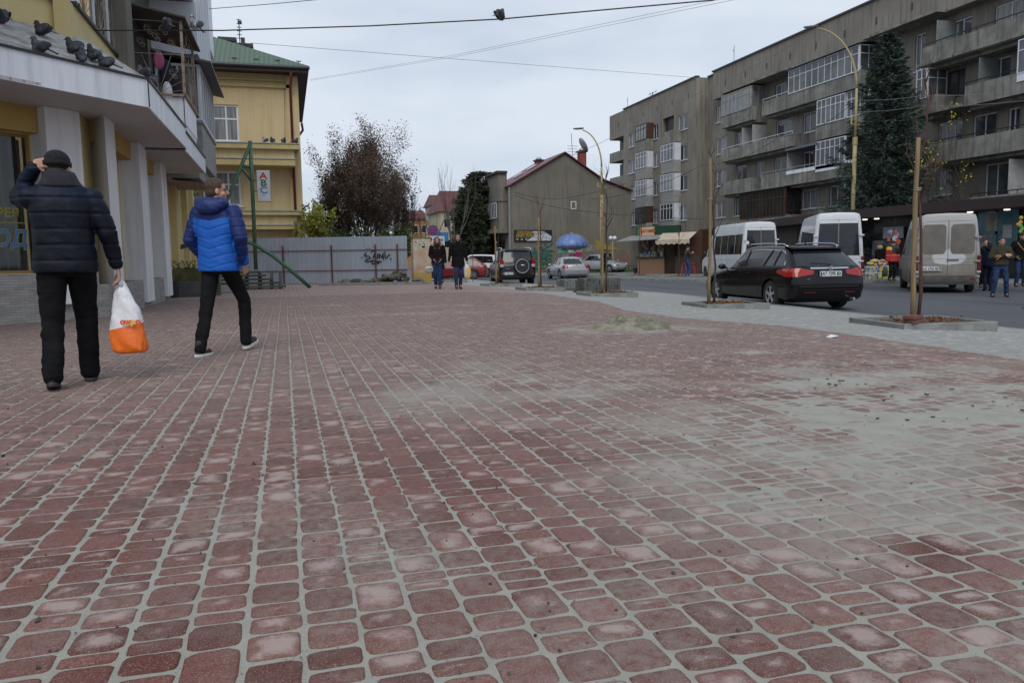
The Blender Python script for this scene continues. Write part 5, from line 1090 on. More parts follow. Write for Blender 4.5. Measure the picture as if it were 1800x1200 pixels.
NEARB=[(9.25,9.75,1.45,R(-9),'concrete tree bed nearest the camera, two red pavers on its edge'),
 (9.15,15.15,1.4,R(-6),'concrete edged tree bed beside the front of the black estate car'),
 (8.85,21.0,1.4,R(-3),'concrete edged tree bed in front of the stacked grey paving blocks'),
 (8.2,25.2,1.35,R(0),'concrete edged tree bed just left of the stacked grey paving blocks'),
 (8.15,30.0,1.35,R(2),'concrete edged tree bed behind the black off-road car'),
 (7.3,36.0,1.35,R(4),'farthest small tree bed on the near side, by the walking women')]
def sapling(label,x,y,z,h,r,seed,mat=bark,br=14,grp='young planted street saplings'):
    t=thing('sapling',label,'sapling',(x,y,z),0,grp); rs=np.random.default_rng(seed); m=MB()
    pts=[Vector((0,0,0))]; 
    for k in range(1,9): pts.append(Vector((rs.normal(0,.02)*k*.4,rs.normal(0,.02)*k*.4,h*k/8)))
    m.tube(pts,[r*(1-.1*k) for k in range(9)],6); m.build('trunk',mat,t,smooth=True)
    m=MB()
    for k in range(br):
        f=.38+.6*rs.random(); i=int(f*8); b=pts[i].lerp(pts[min(i+1,8)],f*8-i); a=rs.random()*6.28; L_=h*.28*(1.1-f)*rs.uniform(.6,1.4)+.15
        e=b+Vector((math.cos(a)*L_*.35,math.sin(a)*L_*.35,L_)); mid=b.lerp(e,.5)+Vector((math.cos(a),math.sin(a),0))*L_*.12
        m.tube([b,mid,e],[r*.35,r*.22,r*.08],4)
        for j in range(2): 
            q=b.lerp(e,rs.uniform(.3,.8)); m.tube([q,q+Vector((rs.normal(0,.12),rs.normal(0,.12),rs.uniform(.1,.3)))],[r*.15,r*.05],3)
    m.build('crown',mat,t); return t
def stake(label,x,y,z,h,r=.035,lean=(0,0),grp='wooden support stakes of the saplings'):
    t=thing('wooden_stake',label,'stake',(x,y,z),0,grp)
    pts=[Vector((lean[0]*k/6+rng.normal(0,.008),lean[1]*k/6+rng.normal(0,.008),h*k/6)) for k in range(7)]
    MB().tube(pts,[r*1.1,r*1.05,r,r,r*.95,r*.9,r*.85],8).build('pole',wood_s,t,smooth=True)
    m=MB(); zt=h*.72; m.tube([Vector((.0,0,zt))+Vector((.05*math.cos(a),.05*math.sin(a),.004*a)) for a in np.linspace(0,12,26)],.006,3); m.build('twine',M('twine',(.35,.33,.3),.9),t)
    return t
def base_at(px,py): 
    p=at(px,py,z=0)
    for i in range(20): p=at(px,py,z=GZ(p.x)*.5+p.z*.5+.02)
    return p
LB=[]
beds=[bed('tree_bed',l,'concrete edged tree beds along the near kerb',x,y,s,r_) for x,y,s,r_,l in NEARB]
# stakes: (bed index, px at base, px top, py top, label)
for i,pxb,pxt,pyt,lab in ((0,1607,1613,242,'tall thick wooden stake in the nearest tree bed at the right'),(1,1247,1249,278,'wooden stake standing in front of the bonnet of the black estate car'),(2,1059,1059,358,'short pale wooden stake in front of the stacked paving blocks'),(3,947,946,383,'wooden stake seen between the black off-road car and the silver saloon'),(4,873,870,398,'wooden stake seen against the left side of the black off-road car')):
    b=beds[i].location; bx_=at(pxb,500,Y=b.y-.1).x; zt=at(pxt,pyt,Y=b.y-.1); stake(lab,bx_,b.y-.1,b.z+.04,zt.z-b.z-.04,.036 if i==0 else .034,(zt.x-bx_,0))
for i,px,pyt,r_,lab,br in ((0,1616,130,.032,'thin reddish sapling tied to the tallest stake at the right',10),(1,1256,265,.028,'thin sapling beside the stake in front of the black estate car',10),(2,1066,300,.03,'bare sapling in front of the tall yellow street lamp',16),(3,951,345,.028,'bare reddish sapling between the off-road car and the silver saloon',8),(4,877,385,.022,'slim sapling standing before the black off-road car',8)):
    b=beds[i].location; x=at(px,500,Y=b.y+.05).x; zt=at(px,pyt,Y=b.y).z; sapling(lab,x,b.y+.05,b.z+.04,zt-b.z,r_,i+3,bark_r if i in(0,3) else bark,br)
b=beds[5].location; sapling('very thin short sapling in front of the red hatchback',at(831,480,Y=36).x,36,b.z,2.2,.018,44,bark,6)
# bricks on the first bed
for k,(dx,dy,dz,rz,lb) in enumerate(((-.62,-.62,.115,.1,'lower reddish concrete paver lying on the kerb of the nearest tree bed'),(-.66,-.60,.178,.3,'upper reddish concrete paver stacked on the kerb of the nearest tree bed'))):
    o=MB().box(-.12,.12,-.09,.09,0,.06).build('loose_paver',M('loose_paver',(.17,.07,.055),.9,(.11,.05,.04),9,bump=.4),None,bevel=.012); p=beds[0].location; o.location=at(1607+k*-2,562,Y=p.y-.55)*1; o.location.z=p.z+.11+.062*k; o.rotation_euler.z=rz; tag(o,lb,'paver','loose pavers on the tree bed')
# far side beds and saplings
for k,(px,py,s,lab,ls,ht) in enumerate(((1066,485.5,1.7,'low tree bed on the far pavement behind the tall stake','slim sapling on the far pavement by the two walking men',3.0),(1124,485.5,1.9,'low tree bed on the far pavement left of the wooden kiosk','slim leafless sapling at the left end of the wooden kiosk',3.4),(1193,487.5,2.0,'low tree bed on the far pavement by the man in blue jeans','slim leafless sapling before the door of the wooden kiosk',4.6))):
    p=at(px,py,z=-.28); bed('tree_bed',lab,'low tree beds on the far pavement',p.x,p.y,s,R(25),.08,z=-.28); sapling(ls,p.x,p.y,-.25,ht,.03,70+k,bark,9)
# ================================================================ STACKED PAVING BLOCKS
def stack(label,x,y,nx,ny,nz,rz,sz=(.10,.20,.08),mat=None,jit=.01):
    t=thing('paving_block_stack',label,'paving block stack',(x,y,GZ(x)),rz,'stacks of grey paving blocks on the near kerb'); mat=mat or M('stacked_block',(.13,.135,.125),.95,(.075,.08,.072),3,bump=.5,bsc=50)
    MB().box(-.05,nx*sz[0]+.05,-.05,ny*sz[1]+.05,-.1,.06).build('pallet',M('grey_pallet',(.12,.10,.07),.9),t)
    m=MB()
    for i in range(nx):
        for j in range(ny):
            top=nz-(1 if rng.random()<.15 else 0)
            for k in range(top):
                jx,jy=rng.normal(0,jit*.4),rng.normal(0,jit*.5); m.box(i*sz[0]+jx+.004,(i+1)*sz[0]+jx-.004,j*sz[1]+jy+.003,(j+1)*sz[1]+jy-.003,.065+k*sz[2],.065+(k+1)*sz[2]-.006)
    o=m.build('block_layer',mat,t); return t
stack('larger dark grey stack of ribbed paving blocks behind the third tree bed',8.95,23.0,12,5,5,R(-4))
stack('low pale grey stack of paving blocks at the left of the larger stack',9.35,25.9,7,5,4,R(-2),mat=M('pale_block',(.20,.205,.195),.95,(.13,.135,.13),3,bump=.5))
# ================================================================ STREET LAMPS
def lamp_post(label,bx_,by_,bz,zt,armdx,armdy,mat=yel_p,r=.10,head=True):
    t=thing('street_lamp',label,'street lamp',(bx_,by_,bz),0,'tall curved yellow street lamps'); h=zt-bz
    pts=[(0,0,0),(0,0,h*.3),(0,0,h*.55)]; m=MB(); m.tube(pts,[r*1.25,r*1.2,r*1.15],10)
    m.tube([(0,0,h*.55),(0,0,h*.74)],[r*.8,r*.72],10); o=m.build('pole',mat,t,smooth=True)
    arc=[(0,0,h*.74)]
    for k in range(1,11): a=k/10*R(78); arc.append((armdx*(1-math.cos(a))/(1-math.cos(R(78))),armdy*(1-math.cos(a))/(1-math.cos(R(78))),h*.74+h*.26*math.sin(a)/math.sin(R(78))))
    MB().tube(arc,[r*.7]+[r*(.65-.03*k) for k in range(10)],8).build('arm',mat,t,smooth=True)
    e=Vector(arc[-1]); d=(e-Vector(arc[-2])).normalized(); m=MB(); m.obox(e+d*.35+UP*.02,.75,.24,.07,math.atan2(d.y,d.x),0,-.05); m.obox(e+d*.35-UP*.03,.5,.18,.03,math.atan2(d.y,d.x),0,-.05); m.build('lamp_head',M('lamp_grey',(.16,.17,.18),.4,(.11,.12,.13),5),t)
    MB().lathe([(r*1.4,h*.52),(r*1.4,h*.55)],10).build('band',mat,t); m=MB(); m.tube([(-.28,0,h*.60),(.3,0,h*.60)],.03,5); m.lathe([(.05,h*.6),(.06,h*.63)],6,(-.28,0,0)); m.build('bracket',mat,t); return t
p=at(1497,450,d=44); e_=at(1436,50,d=44)
lamp_post('tall yellow curved street lamp rising beside the large spruce',p.x,p.y,-.28,e_.z,e_.x-p.x,e_.y-p.y,r=.095)
p=at(1058,450,d=54); e_=at(1024,229,d=54); lamp_post('tall yellow curved street lamp standing before the gable house',p.x,p.y,-.28,e_.z,e_.x-p.x,e_.y-p.y,r=.095)
def globe(label,px,pyt,Y,z,grp,h=None,mat=yel_p,n=2):
    p=at(px,pyt,Y=Y); t=thing('globe_lamp',label,'globe lamp',(p.x,Y,z),0,grp); MB().tube([(0,0,0),(0,0,p.z-z)],.07,8).build('post',mat,t)
    for k in range(n): 
        x=(k-(n-1)/2)*.35; MB().ball((x,0,p.z-z+.15),.19,.19,.19).build('globe',M('white_globe',(.75,.76,.78),.3),t,smooth=True)
globe('short yellow park lamp with two white globes on the lawn by the gable wall',1077,422,61.5,-.28,'park lamps')
p=at(687,412,Y=34); t=thing('fence_globe_lamp','small white ball lamp rising just above the metal fence','globe lamp',(p.x,34,0)); MB().tube([(0,0,0),(0,0,p.z)],.03,6).build('post',steel,t); MB().ball((0,0,p.z+.05),.07).build('globe',M('white_globe',(0,0,0)),t,smooth=True)
# ================================================================ ROAD SIGNS down the street
p=at(761,405,Y=52); t=thing('road_sign','round blue and red no stopping sign with white plate below, behind the women','road sign',(p.x,52,-.42))
MB().tube([(0,0,0),(0,0,p.z+.9)],.035,6).build('post',steel,t)
zc_=p.z+.42+0; MB().lathe([(.36,-.02),(.36,.0),(.02,.0)],24,(0,-.05,zc_),'Y').build('red_rim',M('sign_red2',(.4,.02,.03),.5),t); MB().lathe([(.29,-.01),(.29,.01),(.02,.01)],24,(0,-.07,zc_),'Y').build('blue_disc',M('sign_blue',(.02,.08,.35),.5),t)
m=MB(); m.obox((0,-.09,zc_),.58,.01,.07,0,0,R(45)); m.obox((0,-.095,zc_),.58,.01,.07,0,0,R(-45)); m.build('red_cross',M('sign_red2',(0,0,0)),t)
zp=at(763,421,Y=52).z+.42; MB().box(-.45,.75,-.06,-.04,zp-.28,zp+.22).build('plate',white_f,t); text('plate_lettering','12 м',.34,Vector((.3,-.065,zp-.03)),(1,0,0),UP,black_t,t,world=False,bold=.01); m=MB(); m.box(-.2,-.12,-.07,-.061,zp-.18,zp+.1); m.add([(-.28,-.07,zp+.0),(-.04,-.07,zp+.0),(-.16,-.07,zp+.17)],[(0,1,2)]); m.build('arrow',black_t,t)
p=at(777,417,Y=56); t=thing('blue_sign','small blue direction sign behind the heads of the walking women','road sign',(p.x,56,-.42)); MB().tube([(0,0,0),(0,0,p.z+.42)],.04,6).build('post',steel,t); MB().box(-.5,.45,-.07,-.02,p.z+.42-.3,p.z+.42+.35).build('panel',M('sign_blue3',(.03,.12,.32),.5,(.05,.2,.4),3),t)
p=at(752,434,Y=50); t=thing('street_banner','blue and white lettered banner strip at the far street end beside the women','banner',(p.x,50,p.z)); MB().box(-.5,.5,-.02,.02,-.2,.2).build('panel',M('banner_blue',(.25,.30,.42),.6),t); text('lettering','НН',.30,Vector((0,-.03,0)),(1,0,0),UP,M('navy_letter',(.02,.04,.15),.6),t,world=False); MB().tube([(0,.03,-p.z-.4),(0,.03,0)],.04,5).build('post',steel,t)
# ================================================================ TREES
def branches(rs,pts_out,base,dirv,L_,r,depth,mb,twigs,spread=.5,up=.15,nch=3,seg=4):
    p=Vector(base); d=Vector(dirv).normalized(); pts=[p.copy()]; rd=[r]
    for k in range(seg):
        d=(d+Vector((rs.normal(0,.12),rs.normal(0,.12),rs.normal(0,.08)+up*.3))).normalized(); p=p+d*L_/seg; pts.append(p.copy()); rd.append(r*(1-.6*(k+1)/seg))
    mb.tube(pts,rd,6 if depth>2 else 4 if depth>1 else 3,False)
    if depth==0: twigs.append(pts[-1]); twigs.append(pts[len(pts)//2]); return
    for k in range(nch):
        f=rs.uniform(.35,1.); i=min(int(f*seg),seg-1); b=pts[i].lerp(pts[i+1],f*seg-i); a=rs.random()*6.283; o=Vector((math.cos(a),math.sin(a),0)); nd=(d+o*spread*rs.uniform(.6,1.3)+UP*up).normalized()
        branches(rs,pts_out,b,nd,L_*rs.uniform(.55,.8),r*.5,depth-1,mb,twigs,spread,up,nch,seg)
    branches(rs,pts_out,pts[-1],d,L_*.65,r*.4,depth-1,mb,twigs,spread,up,nch,seg)
def tree(name,label,px,pyb,pyt,wpx,Y,z,seed,leafmat,nleaf,ls,depth=4,spread=.5,fill=None,nst=3,bm=bark,trunk_h=.12,r=.16,group=None,up=.15,nch=3,gap=.35,shape=1.):
    p=at(px,pyt,Y=Y); h=p.z-z; w=wpx*(p-Vector((0,0,H))).dot(cf)/F; t=thing(name,label,'tree',(p.x,Y,z),0,group); rs=np.random.default_rng(seed); m=MB(); tw=[]
    m.tube([(0,0,-.1),(rs.normal(0,.05),0,h*trunk_h)],[r*1.2,r],8,False); tk=m.build('trunk',bm,t,smooth=True)
    m=MB()
    for k in range(nst):
        a=6.283*k/nst+rs.random(); o=Vector((math.cos(a),math.sin(a),0))*(w/h)*.75; branches(rs,None,(0,0,h*trunk_h*.9),(UP+o),h*.40*rs.uniform(.8,1.1),r*.7,depth,m,tw,spread,up,nch)
    # keep tips inside the crown outline
    sx=w/2; 
    V=[]; 
    for v in m.v:
        zz=max(0,(v[2]-h*trunk_h)/(h*(1-trunk_h))); V.append(v)
    mx_=max(abs(v[0]) for v in m.v); mz=max(v[2] for v in m.v); kx_=sx/mx_; kz=h/mz
    m.v=[(v[0]*kx_,v[1]*kx_,v[2]*kz) for v in m.v]; tw=[Vector((q.x*kx_,q.y*kx_,q.z*kz)) for q in tw]
    if nleaf==0: m.build('crown',bm,t); return t
    cr_=m.build('crown',bm,t); T=np.array([tuple(q) for q in tw]); idx=rs.integers(0,len(T),nleaf); c=T[idx]+rs.normal(0,1,(nleaf,3))*[w*.022,w*.022,h*.02]
    nz=fbm(c[:,0]*1.1/w*6+seed,c[:,2]*1.1/w*6+c[:,1],3); c=c[nz>gap]; n=len(c)
    a=rs.random((n,3))*2-1; a/=np.linalg.norm(a,axis=1)[:,None]; b=np.cross(a,rs.random((n,3))*2-1); b/=np.linalg.norm(b,axis=1)[:,None]; sz=ls*(.6+.8*rs.random(n))[:,None]
    Vv=np.stack([c-a*sz,c+b*sz*.55,c+a*sz,c-b*sz*.55],1).reshape(-1,3); link_mesh('foliage',np_mesh('foliage',Vv,[np.arange(n*4).reshape(n,4)]),leafmat,t); return t
tree('bushy_tree','big bushy tree with dry brown leaves behind the metal fence',638,0,208,195,44,-.3,11,lf_b,46000,.045,depth=4,spread=.75,nst=11,r=.13,trunk_h=.03,nch=3,gap=.34,up=.10)
tree('bushy_tree','smaller brown leaved tree filling the left side behind the big bushy tree',598,0,285,118,47,-.3,41,lf_b,24000,.045,depth=4,spread=.8,nst=8,r=.09,trunk_h=.03,nch=3,gap=.34,up=.08)
tree('bushy_tree','smaller brown leaved tree filling the right side behind the big bushy tree',684,0,262,120,47.5,-.3,43,lf_b,26000,.045,depth=4,spread=.8,nst=8,r=.09,trunk_h=.03,nch=3,gap=.34,up=.08)
tree('thin_tree','slim tree with few brown leaves between the bushy tree and the bare tree',722,0,300,46,46,-.3,12,lf_b,900,.05,depth=3,spread=.35,nst=2,r=.09,gap=.4)
tree('bare_tree','leafless tree with upward curving pale branches behind the walking women',796,0,272,88,50,-.42,23,lf_b,0,.05,depth=3,spread=.42,nst=4,r=.14,trunk_h=.16,nch=2,up=.35,bm=M('pale_bark',(.13,.115,.10),.9,(.08,.07,.06),6))
tree('bare_tree','leafless spreading tree between the notice pillar and the road sign',752,0,318,110,56,-.42,31,lf_b,0,.05,depth=3,spread=.7,nst=4,r=.10,trunk_h=.1,nch=2)
tree('yellowing_bush','yellow green leafy bush behind the fence at the corner of the yellow building',556,0,352,62,37.5,0,14,lf_y,3600,.075,depth=3,spread=.6,nst=5,r=.05,trunk_h=.1,gap=.3)
tree('yellowing_bush','thin yellow green willow twigs against the downpipe of the yellow building',528,0,372,30,37.2,0,15,lf_y,700,.06,depth=2,spread=.5,nst=4,r=.03,trunk_h=.1,gap=.3)
tree('yellow_tree','bare branching tree with scattered yellow leaves above the pavilion roof at the right',1705,0,182,215,33,-.28,16,M('bright_yellow_leaf',(.55,.43,.03),.6,(.40,.33,.04),2),520,.06,depth=4,spread=.6,nst=5,r=.07,trunk_h=.3,nch=2,gap=.52,bm=bark)
tree('garden_tree','pale green leaved branch tree beside the shop end wall',332,0,306,46,33,0,17,lf_y,500,.06,depth=2,spread=.6,nst=4,r=.04,gap=.3)
tree('distant_tree','bare treetop showing between the gable house and the apartment block',1052,0,287,40,84,-.3,18,lf_b,800,.06,depth=4,spread=.5,nst=4,r=.14,gap=.4)
for k,(px,pt,w) in enumerate(((590,385,70),(660,395,90),(700,392,60))): tree('hedge_shrub',['dark low shrub under the left side of the bushy tree','dark low shrub under the middle of the bushy tree','dark low shrub under the right side of the bushy tree'][k],px,0,pt,w,40,-.3,60+k,lf_d,2600,.07,depth=3,spread=.8,nst=5,r=.05,trunk_h=.05,gap=.25,group='shrubs behind the metal fence')
# conifers : whorls of drooping fronds
def conifer(name,label,px,pyt,wpx,Y,z,seed,mat,n_wh,needles,ns,z0=.04,droop=.35,pw=.8,columnar=False):
    p=at(px,pyt,Y=Y); h=p.z-z; w=wpx*(p-Vector((0,0,H))).dot(cf)/F/2; t=thing(name,label,'tree',(p.x,Y,z)); rs=np.random.default_rng(seed)
    MB().tube([(0,0,0),(0,0,h*.5),(0,0,h*.985)],[h*.016,h*.01,.01],8).build('trunk',bark,t,smooth=True)
    m=MB(); C=[];D=[]
    for i in range(n_wh):
        f=z0+(1-z0)*(i/n_wh)**.92; nb=int(7+rs.integers(0,4)) 
        rad=w*(1-f)**pw*(.85+.3*rs.random()) if not columnar else w*min(1,(1-f)*2.2)**.6*(.8+.3*rs.random())*min(1,.55+f*3)
        for k in range(nb):
            a=6.283*(k+rs.random()*.7)/nb+i*.7; L_=rad*rs.uniform(.72,1.18)+.06; o=Vector((math.cos(a),math.sin(a),0)); b=Vector((0,0,h*f)); 
            pts=[b+o*(L_*s)+UP*(-droop*L_*math.sin(s*2.1)*.7+.12*L_*s*s*2+(.5*L_*s if columnar else 0)) for s in np.linspace(0,1,5)]
            m.tube(pts,[max(.008,.02*L_)*(1-.2*j) for j in range(5)],3,False)
            nn=int(needles*(.25+L_/w))
            s=rs.random(nn)**.7; P=np.array([tuple(q) for q in pts]); ii=np.minimum((s*4).astype(int),3); fr=(s*4-ii)[:,None]; c=P[ii]*(1-fr)+P[ii+1]*fr
            sw=np.array([-o.y,o.x,0.]); side=rs.normal(0,1,nn)[:,None]; c=c+sw*side*L_*.17*(1.15-s)[:,None]-np.array([0,0,1.])*np.abs(side)*L_*.05+rs.normal(0,.025*L_+.015,(nn,3)); C.append(c)
            d=np.array([o.x,o.y,-.15])+sw*side*.7+rs.normal(0,.35,(nn,3)); D.append(d/np.linalg.norm(d,axis=1)[:,None])
    m.build('branch',bark,t); c=np.concatenate(C); d=np.concatenate(D); n=len(c); s=(ns*(.6+.8*rs.random(n)))[:,None]
    b=np.cross(d,rs.random((n,3))*2-1); b/=np.linalg.norm(b,axis=1)[:,None]
    V=np.stack([c-d*s*.5,c+b*s*.16,c+d*s,c-b*s*.16],1).reshape(-1,3); link_mesh('crown',np_mesh('crown',V,[np.arange(n*4).reshape(n,4)]),mat,t); return t
conifer('spruce_tree','tall dark blue green spruce in front of the apartment block behind the white van',1563,52,215,37.5,-.28,21,M('spruce_needle',(.032,.058,.044),.75,(.058,.088,.070),1.3,lo=.4,hi=.6),40,190,.17,z0=.12,pw=.62)
tj=M('thuja_green',(.028,.042,.020),.8,(.05,.06,.028),1.4)
conifer('thuja_tree','dark columnar evergreen left of the grey gable house, the taller of three',842,305,80,74,-.3,22,tj,46,90,.36,z0=.02,droop=.0,columnar=True)
conifer('thuja_tree','dark columnar evergreen with pointed top beside the cream house',824,330,52,72,-.3,23,tj,46,90,.34,z0=.02,droop=.0,columnar=True)
conifer('thuja_tree','brownish rounded evergreen touching the oriel of the gable house',858,304,44,80,-.3,24,M('thuja_brown',(.055,.05,.025),.8,(.08,.06,.035),1.4),46,80,.34,z0=.02,droop=.0,columnar=True)
# ================================================================ OVERHEAD WIRES
def wire(label,pts,r=.012,mat=black_pl,sag=0,name='overhead_wire'):
    P=[at(*a[:2],d=a[2]) for a in pts]; Q=[]
    for i in range(len(P)-1):
        for k in range(12): f=k/12; Q.append(P[i].lerp(P[i+1],f)-UP*sag*4*f*(1-f))
    Q.append(P[-1]); mid=Q[len(Q)//2]
    o=MB().tube([q-mid for q in Q],r,5).build(name,mat); o.location=mid; tag(o,label,'cable','wires strung over the square'); return o
W1=[(165,54,14.5),(390,54,14.2),(650,46,13.9),(880,34,13.6),(1240,2,13.2),(1500,-28,13)]
wire('thick black cable crossing the top of the square with a pigeon perched on it',W1,.012)
thin=M('thin_wire_grey',(.22,.23,.25),.6)
wire('thin wire running from the yellow building chimney to the apartment roof corner',[(440,76,40),(800,104,50),(1250,139,62)],.012,thin,.0)
wire('thin double wire rising from the yellow building eave towards the upper right, lower strand',[(545,142,38),(800,100,30),(1320,-6,20)],.005,thin); wire('thin double wire rising from the yellow building eave towards the upper right, upper strand',[(545,140,38),(800,97,30),(1290,-6,20)],.005,thin)
wire('faint wire at the top left running off above the shop balcony',[(368,16,18),(470,8,17),(620,-6,16)],.008,thin)
wire('sagging wire from the street lamp across the apartment facade to the gable house',[(1503,178,44),(1370,240,48),(1235,290,58),(1040,350,66)],.016,black_pl,.5)
wire('pale wire between the street lamp and the right edge across the spruce, upper strand',[(1504,176,43.5),(1620,168,40),(1810,158,36)],.012,thin,.1); wire('pale wire between the street lamp and the right edge across the spruce, lower strand',[(1504,196,43.5),(1620,186,40),(1810,176,36)],.012,thin,.1)
wire('faint wire climbing over the apartment roof from the gable house',[(1010,270,68),(1130,205,66),(1400,75,50)],.016,thin,.3)
wire('dark wire looping across the gable wall, upper strand',[(905,338,66),(980,350,66),(1100,322,66)],.022,black_pl,.15); wire('dark wire looping across the gable wall, lower strand',[(905,343,66),(1000,368,66),(1240,385,60)],.022,black_pl,.15)
# ================================================================ PIGEONS
pg_d=M('pigeon_grey',(.055,.06,.075),.8,(.10,.11,.13),14,lo=.45,hi=.6); pg_k=M('pigeon_dark',(.022,.022,.028),.8,(.045,.05,.055),14); pg_w=M('pigeon_white',(.45,.46,.48),.8,(.10,.11,.13),10,lo=.48,hi=.56)
def pigeon(label,p,rz,s=1.,mat=pg_d,hunch=.6,grp='pigeons perched around the shop'):
    t=thing('pigeon',label,'pigeon',p,rz,grp); m=MB(); Mx=Matrix.Rotation(R(-32),4,'X')
    m.ball((0,0,.085*s),.062*s,.115*s,.068*s,14,10,Mx); m.ball((0,.055*s,.115*s),.048*s,.055*s,.055*s,12,8); m.ball((0,.075*s,.17*s+.012*hunch),.030*s,.036*s,.032*s,12,8); m.cone((0,.06*s,.12*s),(0,.072*s,.16*s),.042*s,.03*s)
    m.add([(-.022*s,-.08*s,.06*s),(.022*s,-.08*s,.06*s),(.03*s,-.2*s,.02*s),(-.03*s,-.2*s,.02*s),(-.02*s,-.08*s,.075*s),(.02*s,-.08*s,.075*s),(.03*s,-.2*s,.03*s),(-.03*s,-.2*s,.03*s)],[(0,3,2,1),(4,5,6,7),(0,1,5,4),(1,2,6,5),(2,3,7,6),(3,0,4,7)])
    o=m.build('body',mat,t,smooth=True); md=o.modifiers.new('r','REMESH'); md.mode='VOXEL'; md.voxel_size=.009*s; md.use_smooth_shade=True; sm=o.modifiers.new('s','SMOOTH'); sm.iterations=3; bake(o); o.data.materials.clear(); o.data.materials.append(mat)
    m=MB(); m.cone((0,.105*s,.168*s),(0,.132*s,.160*s),.007*s,.002*s,6); m.build('beak',dark_m,t)
    for k in (-1,1):
        w=MB(); w.ball((k*.052*s,-.02*s,.09*s),.014*s,.10*s,.045*s,10,8,Matrix.Rotation(R(-24),4,'X')); w.build('wing',pg_k if mat is pg_d else pg_d,t,smooth=True); MB().tube([(k*.02*s,.01*s,.03*s),(k*.022*s,.015*s,-.004)],.005*s,4).build('leg',M('pigeon_leg',(.35,.1,.08),.6),t)
    return t
def roofp(px,py,s_=None):  # point on the sloping canopy sheet
    v=ray(px,py); a0_=K1+UP*3.98; n_=(a1-a0).cross(b1-a1).normalized(); k=(a1+UP*.01-Vector((0,0,H))).dot(n_)/v.dot(n_); return Vector((0,0,H))+v*k
PG=[(6,42,40,pg_d,'pigeon cut by the left edge of the picture on the canopy roof'),(76,64,70,pg_k,'dark pigeon alone in the middle of the sloping canopy roof'),(133,95,100,pg_k,'dark pigeon facing left near the canopy edge, tail pointing right'),(165,108,160,pg_k,'hunched dark pigeon between two grey pigeons near the canopy edge')]
for px,py,a,mt,lab in PG: pigeon(lab,roofp(px,py),R(a),1.2,mt)
def edgep(px,z=3.97): 
    best=None
    for k in range(300):
        p=K1.lerp(K0,k/300) if True else 0; v=p-Vector((0,0,H)); x=900+F*v.dot(cr)/v.dot(cf)
        if best is None or abs(x-px)<best[0]: best=(abs(x-px),p)
    p=best[1].copy(); p.z=z; return p
for px,a,mt,lab in ((112,120,pg_d,'grey pigeon standing on the canopy edge below the dark pigeon'),(180,200,pg_d,'plump grey pigeon on the canopy edge right of the hunched dark one'),(222,100,pg_k,'brownish black pigeon sitting flat on the canopy edge')): p=edgep(px); pigeon(lab,p-kn*.05,R(a),1.15,mt)
pigeon('grey pigeon at the canopy corner, the upper of two',K0+Vector((-.06,.15,3.97)),R(60),1.15,pg_d); pigeon('grey pigeon at the canopy corner, the lower of two',K0+Vector((-.05,.75,3.96)),R(-60),1.15,pg_d)
pigeon('grey pigeon sitting on the cable in front of the balcony roof',at(295,55,d=14.35)-UP*.0,R(30),1.3,pg_d); pigeon('white and grey pigeon on the cable at the end of the shop balconies',at(345,54.5,d=14.25),R(150),1.25,pg_w); pigeon('lone grey pigeon perched high on the cable over the middle of the square',at(879,36,d=13.6),R(-50),1.05,pg_d)
for k,px in enumerate((467,479,499,519)): p=at(px,252,Y=YF-1.1); p.z=at(500,253,Y=YF-1.18).z+.04; pigeon(['pale small pigeon, leftmost of four on the yellow ledge','small dark pigeon, second from left on the yellow ledge','small dark pigeon, third from left on the yellow ledge','small dark pigeon, rightmost on the yellow ledge beside the downpipe'][k],p,R(90+60*k),1.3,pg_w if k==0 else pg_k,grp='pigeons on the yellow ledge')
